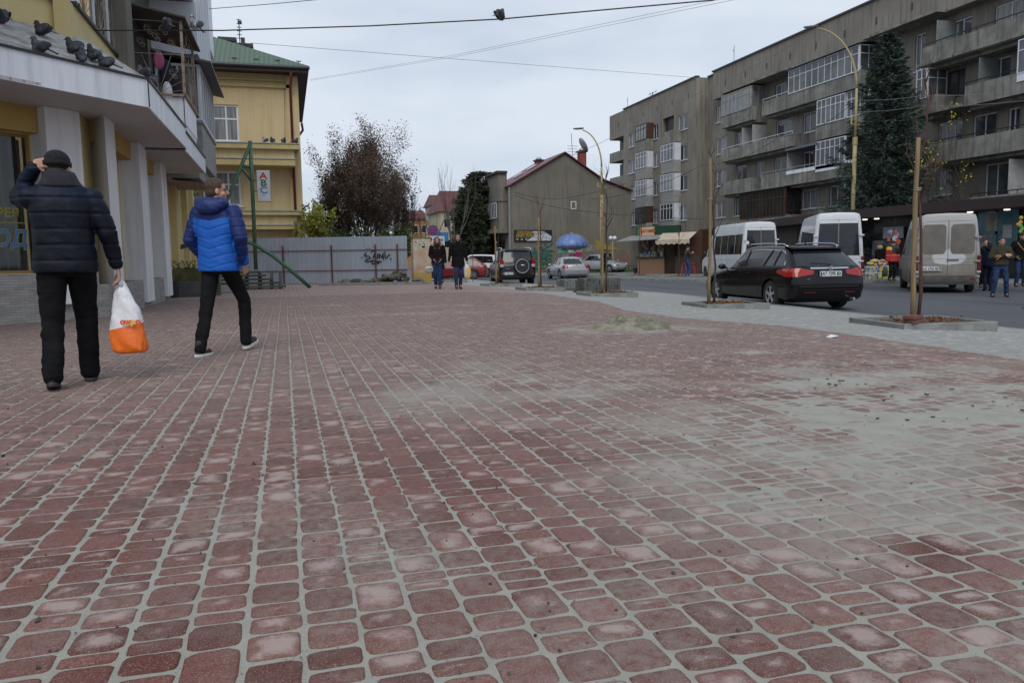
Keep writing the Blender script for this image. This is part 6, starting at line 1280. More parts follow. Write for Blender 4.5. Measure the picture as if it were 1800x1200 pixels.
# ================================================================ VEHICLES (local: forward +Y, origin on the road under the middle)
def half_ring(y0,y1,hw,rr,rf,b0,b1,ns=26,nc=7,ne=7):
    P=[]
    xr=hw-rr; 
    for k in range(ne): x=xr*k/ne; P.append((x,y0+b0*(x/hw)**2))
    yb=y0+b0*(xr/hw)**2
    for k in range(nc): a=PI/2*k/nc; P.append((xr+rr*math.sin(a),yb+rr*(1-math.cos(a))))
    yf=y1-b1*((hw-rf)/hw)**2; ya=yb+rr; yz=yf-rf
    for k in range(ns+1): P.append((hw,ya+(yz-ya)*k/ns))
    for k in range(1,nc+1): a=PI/2*k/nc; P.append((hw-rf+rf*math.cos(a),yz+rf*math.sin(a)))
    for k in range(1,ne+1): x=(hw-rf)*(1-k/ne); P.append((x,y1-b1*(x/hw)**2))
    return P
class Shell:
    def __init__(s,levels):  # level: (zfunc or z, y0,y1,hw,rr,rf,b0,b1)
        s.L=[]
        for (z,*a) in levels:
            r=half_ring(*a); zf=z if callable(z) else (lambda y,z=z:z); s.L.append([(x,y,zf(y)) for x,y in r])
    def mb(s,cap=.03,capbot=True):
        m=MB(); n=len(s.L[0]); 
        for r in s.L:
            m.v+=[p for p in r]+[(-x,y,z) for x,y,z in r[1:-1]][::-1]
        N=2*n-2
        for l in range(len(s.L)-1):
            for k in range(N): m.f.append((l*N+k,l*N+(k+1)%N,(l+1)*N+(k+1)%N,(l+1)*N+k)); m.mi.append(0)
        for l,sg in ((len(s.L)-1,1),(0,-1)):
            if sg<0 and not capbot: continue
            r=s.L[l]; b=len(m.v)
            for k in range(n): x,y,z=r[k]; m.v.append((0,y,z+(cap*(min(1,x/.5)) if sg>0 else 0)))
            for k in range(n-1):
                a,b1_=l*N+k,l*N+k+1; c,d=l*N+(N-k)%N,l*N+(N-k-1)%N
                m.f.append((a,b1_,b+k+1,b+k)); m.f.append((b+k,b+k+1,d,c)); m.mi+=[0,0]
        return m
    def xa(s,r,y):
        n=len(r); i0=max(range(n//3),key=lambda i:r[i][0]*1-i*1e-4 if r[i][1]<=r[n//2][1] else -9)
        ys=[p[1] for p in r if True]; xs=[p[0] for p in r]
        st=min(range(n),key=lambda i:(r[i][1],)); 
        return float(np.interp(y,np.maximum.accumulate(ys),xs)) , float(np.interp(y,np.maximum.accumulate(ys),[p[2] for p in r]))
    def side(s,y,z,off=.004):
        xz=[s.xa(r,y) for r in s.L]; zs=[a[1] for a in xz]; xs=[a[0] for a in xz]; return Vector((float(np.interp(z,zs,xs))+off,y,z))
    def rear(s,x,z,off=.004):
        q=[]; 
        for r in s.L:
            m=int(np.argmax([p[0] for p in r])); q.append((float(np.interp(abs(x),[p[0] for p in r[:m+1]],[p[1] for p in r[:m+1]])),r[0][2]))
        return Vector((x,float(np.interp(z,[a[1] for a in q],[a[0] for a in q]))-off,z))
    def front(s,x,z,off=.004):
        q=[]
        for r in s.L:
            m=int(np.argmax([p[0]+i*1e-6 for i,p in enumerate(r)])); w=r[m:][::-1]; q.append((float(np.interp(abs(x),[p[0] for p in w],[p[1] for p in w])),r[-1][2]))
        return Vector((x,float(np.interp(z,[a[1] for a in q],[a[0] for a in q]))+off,z))
    def ring(s,t,z,off=.006):
        def ev(t):
            i=min(int(t),len(s.L[0])-2); f=t-i; q=[tuple(r[i][k]*(1-f)+r[i+1][k]*f for k in range(3)) for r in s.L]; zs=[a[2] for a in q]
            return Vector((float(np.interp(z,zs,[a[0] for a in q])),float(np.interp(z,zs,[a[1] for a in q])),z))
        p=ev(t); d=ev(t+.5)-ev(max(t-.5,0)); n=Vector((d.y,-d.x,0)); n=n.normalized() if n.length>1e-6 else Vector((0,-1,0)); return p+n*off
    def strip(s,kind,us,lo,hi,off=.006,nr=4,m=None,mirror=False):
        m=m or MB(); f=getattr(s,kind); b=len(m.v); nu=len(us)
        for u,a,c in zip(us,lo,hi):
            for k in range(nr+1):
                p=f(u,a+(c-a)*k/nr,off); m.v.append((-p.x,p.y,p.z) if mirror else tuple(p))
        for i in range(nu-1):
            for k in range(nr): m.f.append((b+i*(nr+1)+k,b+(i+1)*(nr+1)+k,b+(i+1)*(nr+1)+k+1,b+i*(nr+1)+k+1)); m.mi.append(0)
        return m
def autosmooth(o,deg=32):
    bm=bmesh.new(); bm.from_mesh(o.data)
    for f in bm.faces: f.smooth=True
    for e in bm.edges:
        if len(e.link_faces)==2 and e.calc_face_angle(0)>R(deg): e.smooth=False
    bm.to_mesh(o.data); bm.free()
def wheel(par,x,y,r,w,rim=steel,side=1,spokes=5,name='wheel'):
    o=MB().lathe([(r*.62,-w/2),(r*.93,-w/2),(r,-w*.36),(r,w*.36),(r*.93,w/2),(r*.62,w/2)],28,(x,y,r),'X',ring=True).build(name,tyre,par,smooth=False); autosmooth(o,25)
    xs=x+side*w*.42; m=MB(); m.lathe([(r*.66,-.012),(r*.66,.012),(r*.58,.012),(r*.58,-.012)],28,(xs,y,r),'X'); m.lathe([(r*.16,-.02),(r*.16,.015),(.005,.02)],12,(xs,y,r),'X')
    for k in range(spokes):
        a=2*PI*k/spokes+.3; 
        for da in (-.10,.10): c=Vector((xs,y+math.cos(a+da)*r*.36,r+math.sin(a+da)*r*.36)); m.obox(c,.018,r*.5,r*.10,0,a+da*.3)
    q=m.build('rim',rim,o)
    MB().lathe([(r*.64,-.005),(r*.64,.0),(.01,.0)],20,(xs-side*.05,y,r),'X').build('brake_disc',dark_m,o); return o
def plate(par,p,w,h,s,norm_y=-1,sz=None,emb=True):
    MB().box(p.x-w/2,p.x+w/2,p.y-.012,p.y+.01,p.z-h/2,p.z+h/2).build('number_plate',plate_w,par,bevel=.004)
    if emb: MB().box(p.x-w/2+.008,p.x-w/2+.045,p.y-.015,p.y-.012,p.z-h/2+.008,p.z+h/2-.008).build('plate_band',M('plate_blue',(.02,.08,.35),.5),par)
    if s: text('plate_lettering',s,sz or h*.95,Vector((p.x+.02,p.y-.016,p.z)),(1,0,0),UP,black_t,par,world=False,bold=.002,xs=.82)
def shell_body(par,sh,mat,wheels,rw,cut=True,name='body',cap=.03):
    o=sh.mb(cap).build(name,mat,par)
    if cut:
        m=MB(); 
        for (x,y,r) in wheels: m.lathe([(r,-.34),(r,.34)],28,(x,y,rw),'X')
        me=m.mesh('cut'); c=bpy.data.objects.new('cut',me); COL.objects.link(c); c.location=(0,0,0)
        md=o.modifiers.new('b','BOOLEAN'); md.operation='DIFFERENCE'; md.object=c; md.solver='EXACT'
        pl,o.parent=o.parent,None; bake(o); o.parent=pl; o.data.materials.clear(); o.data.materials.append(mat); bpy.data.objects.remove(c)
    autosmooth(o,30); return o
def line(m,sh,kind,pts,r=.004,off=.001,mirror=False):
    P=[getattr(sh,kind)(a,b,off) for a,b in pts]; P=[Vector((-p.x,p.y,p.z)) if mirror else p for p in P]; m.tube(P,r,4,False)
def car(name,label,cat,loc,rz,L_,W_,Hh,paint,kind,group=None,plate_s=None,wb=.56,rw=.33,rimm=steel,glassm=car_gl):
    t=thing(name,label,cat,loc,rz,group); hl=L_/2; hw=W_/2; belt=.62*Hh if kind!='suv' else .60*Hh
    fh=belt-.20*Hh/1.5
    if kind=='sedan': zt=lambda y:float(np.interp(y,[-hl,-hl+.15,-hl+.9,hl-1.55,hl-.5,hl],[belt+.01,belt+.05,belt+.03,belt,belt-.13,belt-.26]))
    elif kind=='suv': zt=lambda y:float(np.interp(y,[-hl,hl-1.5,hl-.3,hl],[belt,belt,belt-.02,belt-.12]))
    else: zt=lambda y:float(np.interp(y,[-hl,-hl+1.0,hl-1.5,hl-.55,hl],[belt+.05,belt+.03,belt-.03,belt-.15,belt-.30]))
    lv=lambda f:(lambda y:.30+(zt(y)-.30)*f)
    gcl=.20 if kind!='suv' else .30
    S_=Shell([(gcl,-hl+.16,hl-.18,hw-.10,.22,.3,.08,.2),(gcl+.08,-hl+.05,hl-.06,hw-.02,.24,.36,.09,.25),(lv(.30) if 1 else 0,-hl,hl,hw,.24,.38,.09,.26),(lv(.58),-hl+.01,hl-.02,hw,.24,.40,.09,.26),(lv(.80),-hl+.05,hl-.06,hw-.015,.24,.42,.09,.26),(lv(.95),-hl+.07,hl-.14,hw-.045,.26,.44,.09,.26),(zt,-hl+.10,hl-.24,hw-.10,.26,.44,.09,.26)])
    ya,yf=-wb*L_/2-.04*L_*(0 if kind!='wagon' else .3),wb*L_/2+.02*L_
    wh=[(s*(hw-.10),y,rw+.055) for s in(-1,1) for y in (ya,yf)]
    body=shell_body(t,S_,paint,wh,rw)
    zr=Hh-.03
    rz_=lambda y,c=0:float(np.interp(y,[-hl,-hl+.4,-hl*.3,hl*.1,hl*.45],[zr-.10,zr-.05,zr,zr-.01,zr-.12]))-c
    if kind=='wagon': b0,b1,r0_,r1_=-hl+.10,hl-1.25,-hl+.62,hl-2.05; hin=.20
    elif kind=='hatch': b0,b1,r0_,r1_=-hl+.15,hl-1.1,-hl+.75,hl-1.95; hin=.20
    elif kind=='suv': b0,b1,r0_,r1_=-hl+.10,hl-1.35,-hl+.30,hl-1.95; hin=.13
    else: b0,b1,r0_,r1_=-hl+.72,hl-1.2,-hl+1.35,hl-2.0; hin=.22
    hg=hw-.085; hr=hw-.085-hin
    zb=lambda y:zt(y)-.02
    mid=lambda f,c=0:(lambda y:zb(y)+(rz_(y)-.06-zb(y))*f)
    G_=Shell([(zb,b0,b1,hg,.18,.25,.06,.18),(mid(.5),b0+(r0_-b0)*.44,b1+(r1_-b1)*.5,hg-hin*.40,.18,.25,.07,.16),(lambda y:rz_(y)-.07,r0_-.03,r1_+.05,hr+.03,.16,.22,.07,.14),(lambda y:rz_(y)-.02,r0_+.03,r1_-.04,hr-.03,.16,.22,.07,.12),(lambda y:rz_(y),r0_+.12,r1_-.18,hr-.14,.16,.22,.05,.1)])
    cab=G_.mb(.025,False).build('roof',paint,t); autosmooth(cab,35)
    return t,S_,G_,dict(hl=hl,hw=hw,zt=zt,rz=rz_,b0=b0,b1=b1,r0=r0_,r1=r1_,ya=ya,yf=yf,hr=hr,hg=hg,zb=zb)
def side_glass(t,G_,D,y0,y1,lo=.05,hi=.93,trim=None,splits=(),rakes=(.55,.0),gm=car_gl):
    """one glass part on each side following the roof, with raked ends"""
    zb,rz_=D['zb'],D['rz']
    for mir in (False,True):
        n=26; ys=[y0+(y1-y0)*k/n for k in range(n+1)]; a=[];b=[]
        for y in ys:
            zl=zb(y)+.055; zh=rz_(y)-.10
            f1=min(1,max(0,(y1-y)/max(rakes[1],.01))); f0=min(1,max(0,(y-y0)/max(rakes[0],.01)))
            sm=lambda f:math.sin(f*PI/2)**.8
            a.append(zl); b.append(zl+(zh-zl)*sm(f1)*sm(f0)+.004)
        G_.strip('side',ys,a,b,.007,4,None,mir).build('side_window',gm,t)
        if trim:
            m=MB(); P=[G_.side(y,z,.012) for y,z in list(zip(ys,b))]+[G_.side(y,z,.012) for y,z in list(zip(ys,a))[::-1]]; P.append(P[0]); P=[Vector((-p.x,p.y,p.z)) if mir else p for p in P]; m.tube(P,.013,5,False); m.build('window_trim',trim,t)
        for ysp,lean in splits:
            m=MB(); P=[G_.side(ysp+lean*k/4,zb(ysp)+.055+(rz_(ysp)-.15-zb(ysp))*k/4,.010) for k in range(5)]; P=[Vector((-p.x,p.y,p.z)) if mir else p for p in P]; m.tube(P,.022,4,False); m.build('window_post',black_pl,t)
def rear_glass(t,G_,D,w0,w1,z0,z1,gm=car_gl,name='rear_window'):
    us=[(-1+2*k/14) for k in range(15)]; m=MB(); b=0
    nr=5
    for u in us:
        for k in range(nr+1):
            f=k/nr; p=G_.rear(u*(w0+(w1-w0)*f),z0+(z1-z0)*f,.018); m.v.append(tuple(p))
    for i in range(14):
        for k in range(nr): m.f.append((i*(nr+1)+k,(i+1)*(nr+1)+k,(i+1)*(nr+1)+k+1,i*(nr+1)+k+1)); m.mi.append(0)
    m.build(name,gm,t)
def tail(t,S_,D,x0,z0,z1,wrap,mat=red_l,zin=0,tilt=0,name='tail_light'):
    """lamp wrapping the rear corner: from x0 on the back, round the corner, wrap metres along the flank"""
    r=S_.L[3]; t0=float(np.interp(x0,[p[0] for p in r[:8]],range(8))); te=14+wrap/((r[40][1]-r[14][1])/26); ts=list(np.linspace(t0,14,14))+list(np.linspace(14,te,6))[1:]
    for mir in (False,True):
        m=MB(); nr=4
        for k,tt in enumerate(ts):
            g=max(0,(tt-14)/(te-14+1e-6)); q=max(0,1-(k/5)); a=z0+zin*q+(z1-z0)*.45*g; c=z1-zin*q-(z1-z0)*.25*g
            for j in range(nr+1): p=S_.ring(tt,a+(c-a)*j/nr,.009); m.v.append((-p.x if mir else p.x,p.y,p.z))
        for i in range(len(ts)-1):
            for k in range(nr): m.f.append((i*(nr+1)+k,(i+1)*(nr+1)+k,(i+1)*(nr+1)+k+1,i*(nr+1)+k+1)); m.mi.append(0)
        m.build(name,mat,t,smooth=True)
def mirrors(t,x,y,z,mat,s=1.):
    for k in (-1,1):
        m=MB(); m.ball((k*(x+.13),y,z),.11*s,.06*s,.075*s,12,8); m.cone((k*(x-.03),y+.02,z-.05),(k*(x+.08),y,z-.03),.02,.02,6); m.build('wing_mirror',mat,t,smooth=True)
def under(t,D,rw,z=.22): MB().box(-D['hw']+.22,D['hw']-.22,-D['hl']+.35,D['hl']-.35,z-.04,z+.25).build('underbody',black_pl,t)
def seams(t,S_,D,ys,zlo=.34,rear=True):
    for mir in(False,True):
        m=MB()
        for y,l in ys: line(m,S_,'side',[(y+l*k/6,zlo+(D['zt'](y)-.03-zlo)*k/6) for k in range(7)],.005,.0,mir)
        line(m,S_,'side',[(y,zlo) for y in np.linspace(D['ya']+.42,D['yf']-.45,8)],.005,0,mir)
        m.build('door_seam',black_t,t)
    if rear:
        m=MB(); z0=.42; w=D['hw']-.22; line(m,S_,'rear',[(x,z0+.12) for x in np.linspace(-w,w,12)],.005); m.build('tailgate_seam',black_t,t)
def paint(name,c,rough=.28,c2=None,coat=.7,metal=.0,sc=2,spec=.5): return M(name,c,rough,c2 or tuple(x*.85 for x in c),sc,coat=coat,metal=metal,spec=spec)
ROADZ=-.416
# ---- black estate car
pb=paint('black_car_paint',(.0045,.0035,.004),.12,(.007,.0055,.006),coat=0,spec=.38)
t,S1,G1,D=car('estate_car','shiny black estate car with chrome window trim and roof rails parked along the near kerb','car',(12.8,18.6,ROADZ),R(-6),4.9,1.86,1.50,pb,'wagon')
side_glass(t,G1,D,D['b0']+.42,D['b1']-.28,trim=chrome,splits=((-.95,-.25),(.02,-.12),(-1.45,-.1)),rakes=(.30,1.35)); rear_glass(t,G1,D,.74,.60,.99,1.33)
t.scale=(1.07,1.07,1.07); t.location=(12.62,18.35,ROADZ)
tail(t,S1,D,.40,.76,.95,.38,zin=.055); 
for x in (-1,1):
    for y in (D['ya'],D['yf']): wheel(t,x*(D['hw']-.13),y,.335,.225,M('silver_rim',(.55,.56,.58),.3,(.42,.43,.45),6,metal=.5),x)
mirrors(t,D['hw']-.09,.98,.97,pb); under(t,D,.33); seams(t,S1,D,((1.18,.02),(.10,.0),(-.85,-.1)))
m=MB(); us=np.linspace(-.46,.46,12); S1.strip('rear',us,[.925+.012*abs(u) for u in us],[.965+.0*abs(u) for u in us],.022,2,m); m.build('chrome_bar',chrome,t)
p=S1.rear(0,.82,.02); plate(t,p,.52,.115,'AT 7295 BX')
p=S1.rear(0,.945,.035); m=MB(); m.lathe([(.055,-.01),(.055,.008),(.043,.008),(.043,-.01)],20,tuple(p),'Y'); m.tube([p+Vector((-.055,-.006,-.004)),p+Vector((0,-.006,.012)),p+Vector((0,-.006,-.012)),p+Vector((.055,-.006,.004))],.007,4); m.build('round_emblem',chrome,t)
for k in (-1,1):
    P=[Vector((k*(D['hr']-.03),y,D['rz'](y)+.05-(0.05 if abs(u)>.96 else 0))) for u,y in zip(np.linspace(-1,1,12),np.linspace(D['r0']+.15,D['r1']-.15,12))]; MB().tube(P,.016,6).build('roof_rail',chrome,t,smooth=True)
    P=[Vector((k*(D['hr']+.02),y,D['rz'](y)-.045)) for y in np.linspace(D['r0']+.1,D['r1'],10)]
m=MB(); us=np.linspace(-.66,.66,11); 
for i in range(10):
    a,b=us[i],us[i+1]; q=lambda u,o,dz:(u,D['r0']-.13+.07*(u/.7)**2+o,D['rz'](D['r0'])-.03+dz); m.add([q(a,0,-.03),q(b,0,-.03),q(b,.28,-.02),q(a,.28,-.02),q(a,0,.0),q(b,0,.0),q(b,.28,.03),q(a,.28,.03)],[(0,3,2,1),(4,5,6,7),(0,1,5,4),(2,3,7,6)])
m.build('roof_spoiler',pb,t)
m=MB(); c0=G1.rear(.05,1.03,.025); m.tube([c0,G1.rear(-.38,1.06,.03)],.012,5); m.ball(c0,.03,.02,.02); m.build('rear_wiper',black_pl,t)
m=MB(); m.cone((0,D['r0']+.5,1.46),(0,D['r0']+.42,1.60),.02,.004,6); m.build('aerial',black_pl,t)
for k in (-1,1):
    us=np.linspace(.34,.62,6)*k; m=MB(); S1.strip('rear',us,[.40]*6,[.425]*6,.006,1,m); m.build('reflector',M('dull_reflector',(.14,.01,.012),.4),t)
    m=MB(); m.tube([S1.side(.55,.80,.02),S1.side(.75,.80,.02)],.014,6); m.tube([S1.side(-.45,.82,.02),S1.side(-.25,.82,.02)],.014,6); m.v=[(v[0]*k,v[1],v[2]) for v in m.v]; m.build('door_handle',pb,t)
m=MB(); S1.strip('rear',np.linspace(-.7,.7,10),[.545]*10,[.551]*10,.006,1,m); S1.strip('rear',np.linspace(-.78,.78,10),[.46]*10,[.466]*10,.006,1,m); m.build('bumper_crease',M('crease_sheen',(.05,.05,.055),.3),t)
text('badge','▬▬▬▬',.035,S1.rear(-.52,.715,.012),(1,0,0),UP,chrome,t,world=False,xs=.5)
m=MB(); m.lathe([(.035,-.1),(.035,.02)],10,(.52,-D['hl']+.03,.26),'Y'); m.build('exhaust_pipe',steel,t)
# ---- black off-road car with spare wheel
ps=paint('black_suv_paint',(.006,.0065,.008),.22,(.010,.010,.011),coat=0,spec=.38)
t,S2,G2,D=car('off_road_car','tall black off-road car with chrome ringed spare wheel on its back door','car',(11.35,39.7,ROADZ),R(-8),4.8,1.88,1.86,ps,'suv',rw=.39)
side_glass(t,G2,D,D['b0']+.28,D['b1']-.2,splits=((-1.1,0),(.05,0)),rakes=(.12,.8)); rear_glass(t,G2,D,.74,.64,1.18,1.68)
for x in (-1,1):
    for y in (D['ya'],D['yf']): wheel(t,x*(D['hw']-.13),y,.39,.26,steel,x,6)
    m=MB(); us=np.linspace(.66,.86,5)*x; 
    m=MB(); m.obox((x*.80,-D['hl']+.05,1.20),.14,.12,.30,-x*.5); m.build('tail_light',red_l,t,bevel=.02); m=MB(); m.obox((x*.79,-D['hl']+.04,1.00),.17,.12,.14,-x*.5); m.build('reversing_light',white_l,t,bevel=.02)
    m=MB(); m.obox((x*.76,-D['hl']+.0,.60),.14,.06,.10,-x*.3); m.build('reflector',M('dull_reflector',(0,0,0)),t)
    P=[Vector((x*(D['hr']-.0),y,D['rz'](y)+(.075 if 0.02<k<.98 else -.0))) for k,y in [(f,D['r0']+.1+f*(2.1)) for f in np.linspace(0,1,10)]]; MB().tube(P,.028,6).build('roof_rail',chrome,t,smooth=True)
mirrors(t,D['hw']-.08,1.1,1.22,ps,1.25); under(t,D,.39,.34); 
m=MB(); c=(.22,-D['hl']-.10,.98); m.lathe([(.40,.10),(.40,-.10),(.36,-.13),(.36,.1)],28,c,'Y'); o=m.build('spare_wheel',tyre,t); MB().lathe([(.385,.0),(.385,.125),(.31,.135),(.31,.0)],28,c,'Y').build('chrome_ring',chrome,o); MB().lathe([(.315,.0),(.315,.125),(.2,.145),(.01,.15)],28,c,'Y').build('hard_cover',M('cover_black',(.025,.025,.028),.4),o)
m=MB(); m.ball((.22,-D['hl']-.25,1.02),.10,.008,.03,12,6); m.build('oval_emblem',chrome,t)
plate(t,Vector((-.46,-D['hl']-.03,.62)),.50,.115,'АС 8814 ВХ'.replace('Х','X'))
m=MB(); S2.strip('rear',np.linspace(-.82,.82,12),[.42]*12,[.74]*12,.03,2,m); m.build('rear_bumper',M('bumper_black',(.014,.014,.015),.5),t)
m=MB(); m.obox((0,D['r0']-.10,1.80),1.2,.26,.04); m.build('roof_spoiler',ps,t,bevel=.01)
text('badge','▬▬▬▬▬',.06,Vector((-.5,-D['hl']-.02,.86)),(1,0,0),UP,steel,t,world=False,xs=.6)
# ---- silver saloon
pv_=paint('silver_paint',(.36,.37,.39),.3,(.31,.32,.34),metal=.35)
t,S3,G3,D=car('saloon_car','clean silver saloon car driving away down the road, seen from behind','car',(17.3,47.5,ROADZ),R(-4),4.5,1.73,1.43,pv_,'sedan',rw=.32)
side_glass(t,G3,D,D['b0']+.40,D['b1']-.25,splits=((-.95,-.1),(.02,0)),rakes=(.6,.9),trim=None); rear_glass(t,G3,D,.62,.50,.97,1.28)
tail(t,S3,D,.58,.70,.93,.10,mat=red_l)
for x in (-1,1):
    for y in (D['ya'],D['yf']): wheel(t,x*(D['hw']-.12),y,.32,.20,steel,x,8)
mirrors(t,D['hw']-.09,.85,.92,pv_); under(t,D,.32); seams(t,S3,D,((1.0,0),(.0,0),(-.9,-.05)))
plate(t,S3.rear(0,.80,.012),.50,.11,'ВО 1180 АТ',emb=False); m=MB(); m.lathe([(.035,-.01),(.035,.01),(.01,.012)],12,tuple(S3.rear(0,.90,.012)),'Y'); m.build('emblem',dark_m,t); m=MB(); m.tube([(0,D['r0']+.3,1.38),(0,D['r0']+.2,1.60)],.006,4); m.build('aerial',black_pl,t)
m=MB(); S3.strip('rear',np.linspace(-.74,.74,10),[.26]*10,[.34]*10,.012,1,m); m.build('lower_bumper',M('bumper_black',(0,0,0)),t)
# ---- red hatchback, side on
pr=paint('red_paint',(.22,.012,.018),.25,(.18,.01,.015))
t,S4,G4,D=car('hatchback','red hatchback parked crosswise behind the walking woman with the plastic bag','car',(11.0,51.9,ROADZ),R(74),4.25,1.8,1.50,pr,'hatch',rw=.33)
side_glass(t,G4,D,D['b0']+.42,D['b1']-.3,splits=((-.75,-.1),(.1,0)),rakes=(.5,1.1),trim=chrome); rear_glass(t,G4,D,.66,.52,1.02,1.34); tail(t,S4,D,.5,.82,.98,.15)
for x in (-1,1):
    for y in (D['ya'],D['yf']): wheel(t,x*(D['hw']-.12),y,.33,.21,steel,x,7)
mirrors(t,D['hw']-.09,.8,.95,pr); under(t,D,.32); seams(t,S4,D,((.95,0),(-.1,0)))
# ---- white off-road car behind it, pale van behind the left woman, far silver car
pw=paint('white_paint',(.62,.63,.65),.3,(.56,.57,.59))
t,S5,G5,D=car('off_road_car','white off-road car standing behind the red hatchback','car',(at(832,470,Y=58).x,58,ROADZ),R(60),4.4,1.8,1.72,pw,'suv',rw=.36)
side_glass(t,G5,D,D['b0']+.3,D['b1']-.2,splits=((-1.,0),(.1,0)),rakes=(.12,.8)); rear_glass(t,G5,D,.68,.6,1.1,1.55)
for x in (-1,1):
    for y in (D['ya'],D['yf']): wheel(t,x*(D['hw']-.12),y,.36,.22,steel,x,6)
under(t,D,.36,.3)
pf=paint('grey_silver_paint',(.33,.34,.35),.3,(.28,.29,.30),metal=.2)
t,S6,G6,D=car('hatchback','small silver hatchback parked on the far side below the two walking men','car',(at(1062,470,Y=60).x,60,-.28),R(-152),4.0,1.7,1.48,pf,'hatch',rw=.31)
side_glass(t,G6,D,D['b0']+.35,D['b1']-.3,splits=((-.7,-.1),(.15,0)),rakes=(.4,1.)); 
us=np.linspace(-.62,.62,9); m=MB()
for u in us:
    for k in range(4): p=G6.front(u*(1-.1*k/3),.98+.30*k/3,.01); m.v.append(tuple(p))
for i in range(8):
    for k in range(3): m.f.append((i*4+k,(i+1)*4+k,(i+1)*4+k+1,i*4+k+1)); m.mi.append(0)
m.build('windscreen',car_gl,t)
for k in (-1,1): m=MB(); m.obox((k*.58,D['hl']-.16,.66),.30,.14,.14,k*-.5); m.build('headlight',white_l,t,bevel=.02)
for x in (-1,1):
    for y in (D['ya'],D['yf']): wheel(t,x*(D['hw']-.12),y,.31,.19,steel,x,6)
mirrors(t,D['hw']-.09,.75,.95,pf); under(t,D,.31)
# ================================================================ VANS
def taper_strip(S_,us,z0,z1,tp,off,nr=5):
    m=MB()
    for u in us:
        for k in range(nr+1): m.v.append(tuple(S_.rear(u*(1-tp*k/nr),z0+(z1-z0)*k/nr,off)))
    for i in range(len(us)-1):
        for k in range(nr): m.f.append((i*(nr+1)+k,(i+1)*(nr+1)+k,(i+1)*(nr+1)+k+1,i*(nr+1)+k+1)); m.mi.append(0)
    return m
def van(label,loc,rz,L_,W_,Hh,pm,wins,plate_s=None,dirty=False,stars=False,group=None,rearmat=gl_d):
    t=thing('van',label,'van',loc,rz,group); hl=L_/2; hw=W_/2
    S_=Shell([(.28,-hl+.05,hl-.15,hw-.08,.10,.25,.02,.10),(.38,-hl,hl-.03,hw-.02,.12,.32,.02,.14),(.75,-hl,hl,hw,.12,.36,.02,.16),(1.05,-hl,hl-.05,hw,.12,.36,.02,.18),(1.22,-hl,hl-.45,hw-.01,.12,.34,.02,.2),(1.35,-hl,hl-.85,hw-.02,.12,.30,.02,.18),(Hh*.60,-hl+.005,hl-1.15,hw-.045,.12,.28,.02,.16),(Hh*.80,-hl+.02,hl-1.6,hw-.10,.13,.28,.03,.14),(Hh*.93,-hl+.045,hl-2.0,hw-.14,.12,.26,.03,.12),(Hh*.98,-hl+.08,hl-2.25,hw-.18,.12,.24,.03,.1),(Hh,-hl+.18,hl-2.4,hw-.32,.12,.2,.03,.1)])
    rw=.345; ya,yf=-hl+1.15,hl-.95; wh=[(s*(hw-.10),y,rw+.06) for s in(-1,1) for y in (ya,yf)]; b=shell_body(t,S_,pm,wh,rw,cap=.02)
    for x in (-1,1):
        for y in (ya,yf): wheel(t,x*(hw-.13),y,rw,.22,M('van_hub',(.10,.10,.10),.7,(.05,.05,.05),8),x,6)
    MB().box(-hw+.2,hw-.2,-hl+.3,hl-.4,.26,.5).build('underbody',black_pl,t)
    zw0,zw1=(Hh*.46,Hh*.80)
    if wins=='bus':
        for mir in (False,True):
            y0=-hl+.22; n=4; wl=(L_-2.75)/n
            for k in range(n):
                a,c=y0+wl*k+.03,y0+wl*(k+1)-.03; us=np.linspace(a,c,5); S_.strip('side',us,[zw0]*5,[zw1]*5,.006,4,None,mir).build('side_window',car_gl,t)
        zr0,zr1=zw0-.08,Hh*.86
        for sgn in (-1,1):
            taper_strip(S_,np.linspace(.015,hw-.17,8)*sgn,zr0,zr1,.11,.008).build('rear_window',rearmat,t)
            taper_strip(S_,np.linspace(.14,hw-.30,6)*sgn,zr0+.12,zr1-.18,.08,.014).build('window_glass',car_gl,t)
            if stars:
                c=S_.rear(sgn*(hw*.5-.02),(zr0+zr1)/2-.02,.022); m=MB(); sm=M('dim_blue_star',(.03,.04,.13),.5); m.lathe([(.19,-.002),(.19,.002),(.175,.002),(.175,-.002)],24,tuple(c),'Y')
                for k in range(3): a=PI/2+k*2*PI/3; m.add([c,c+Vector((.175*math.cos(a+.0),-.002,.175*math.sin(a))),c+Vector((.03*math.cos(a+1.05),-.002,.03*math.sin(a+1.05)))],[(0,1,2)]); m.add([c,c+Vector((.03*math.cos(a-1.05),-.002,.03*math.sin(a-1.05))),c+Vector((.175*math.cos(a),-.002,.175*math.sin(a)))],[(0,1,2)])
                m.build('star_emblem',sm,t)
    else:
        dm=M('dusty_glass',(.115,.105,.09),.6,(.15,.14,.12),3)
        for sgn in (-1,1):
            x0,x1=.07,hw-.20; n=14; us=[x0+(x1-x0)*k/n for k in range(n+1)]; 
            lo=[];hi=[]
            for u in us:
                f=min((u-x0),(x1-u))/.10; f=min(1,max(0,f)); c=.10*(1-math.sqrt(max(0,1-(1-f)**2))); lo.append(1.28+c); hi.append(Hh*.865-c)
            S_.strip('rear',[u*sgn for u in us],lo,hi,.006,4).build('rear_window',dm,t)
        for mir in (False,True):
            for a,c in ((-hl+.25,-hl+1.75),(-hl+1.95,-hl+3.2)):
                us=np.linspace(a,c,6); S_.strip('side',us,[1.25]*6,[Hh*.84]*6,.006,3,None,mir).build('side_window',M('dusty_side_glass',(.20,.20,.19),.5,(.15,.15,.145),2),t)
    for mir in (False,True):
        us=np.linspace(hl-2.05,hl-1.45,4); S_.strip('side',us,[1.3]*4,[Hh*.76]*4,.006,3,None,mir).build('cab_window',car_gl,t)
    m=MB(); us=np.linspace(-.75,.75,9)
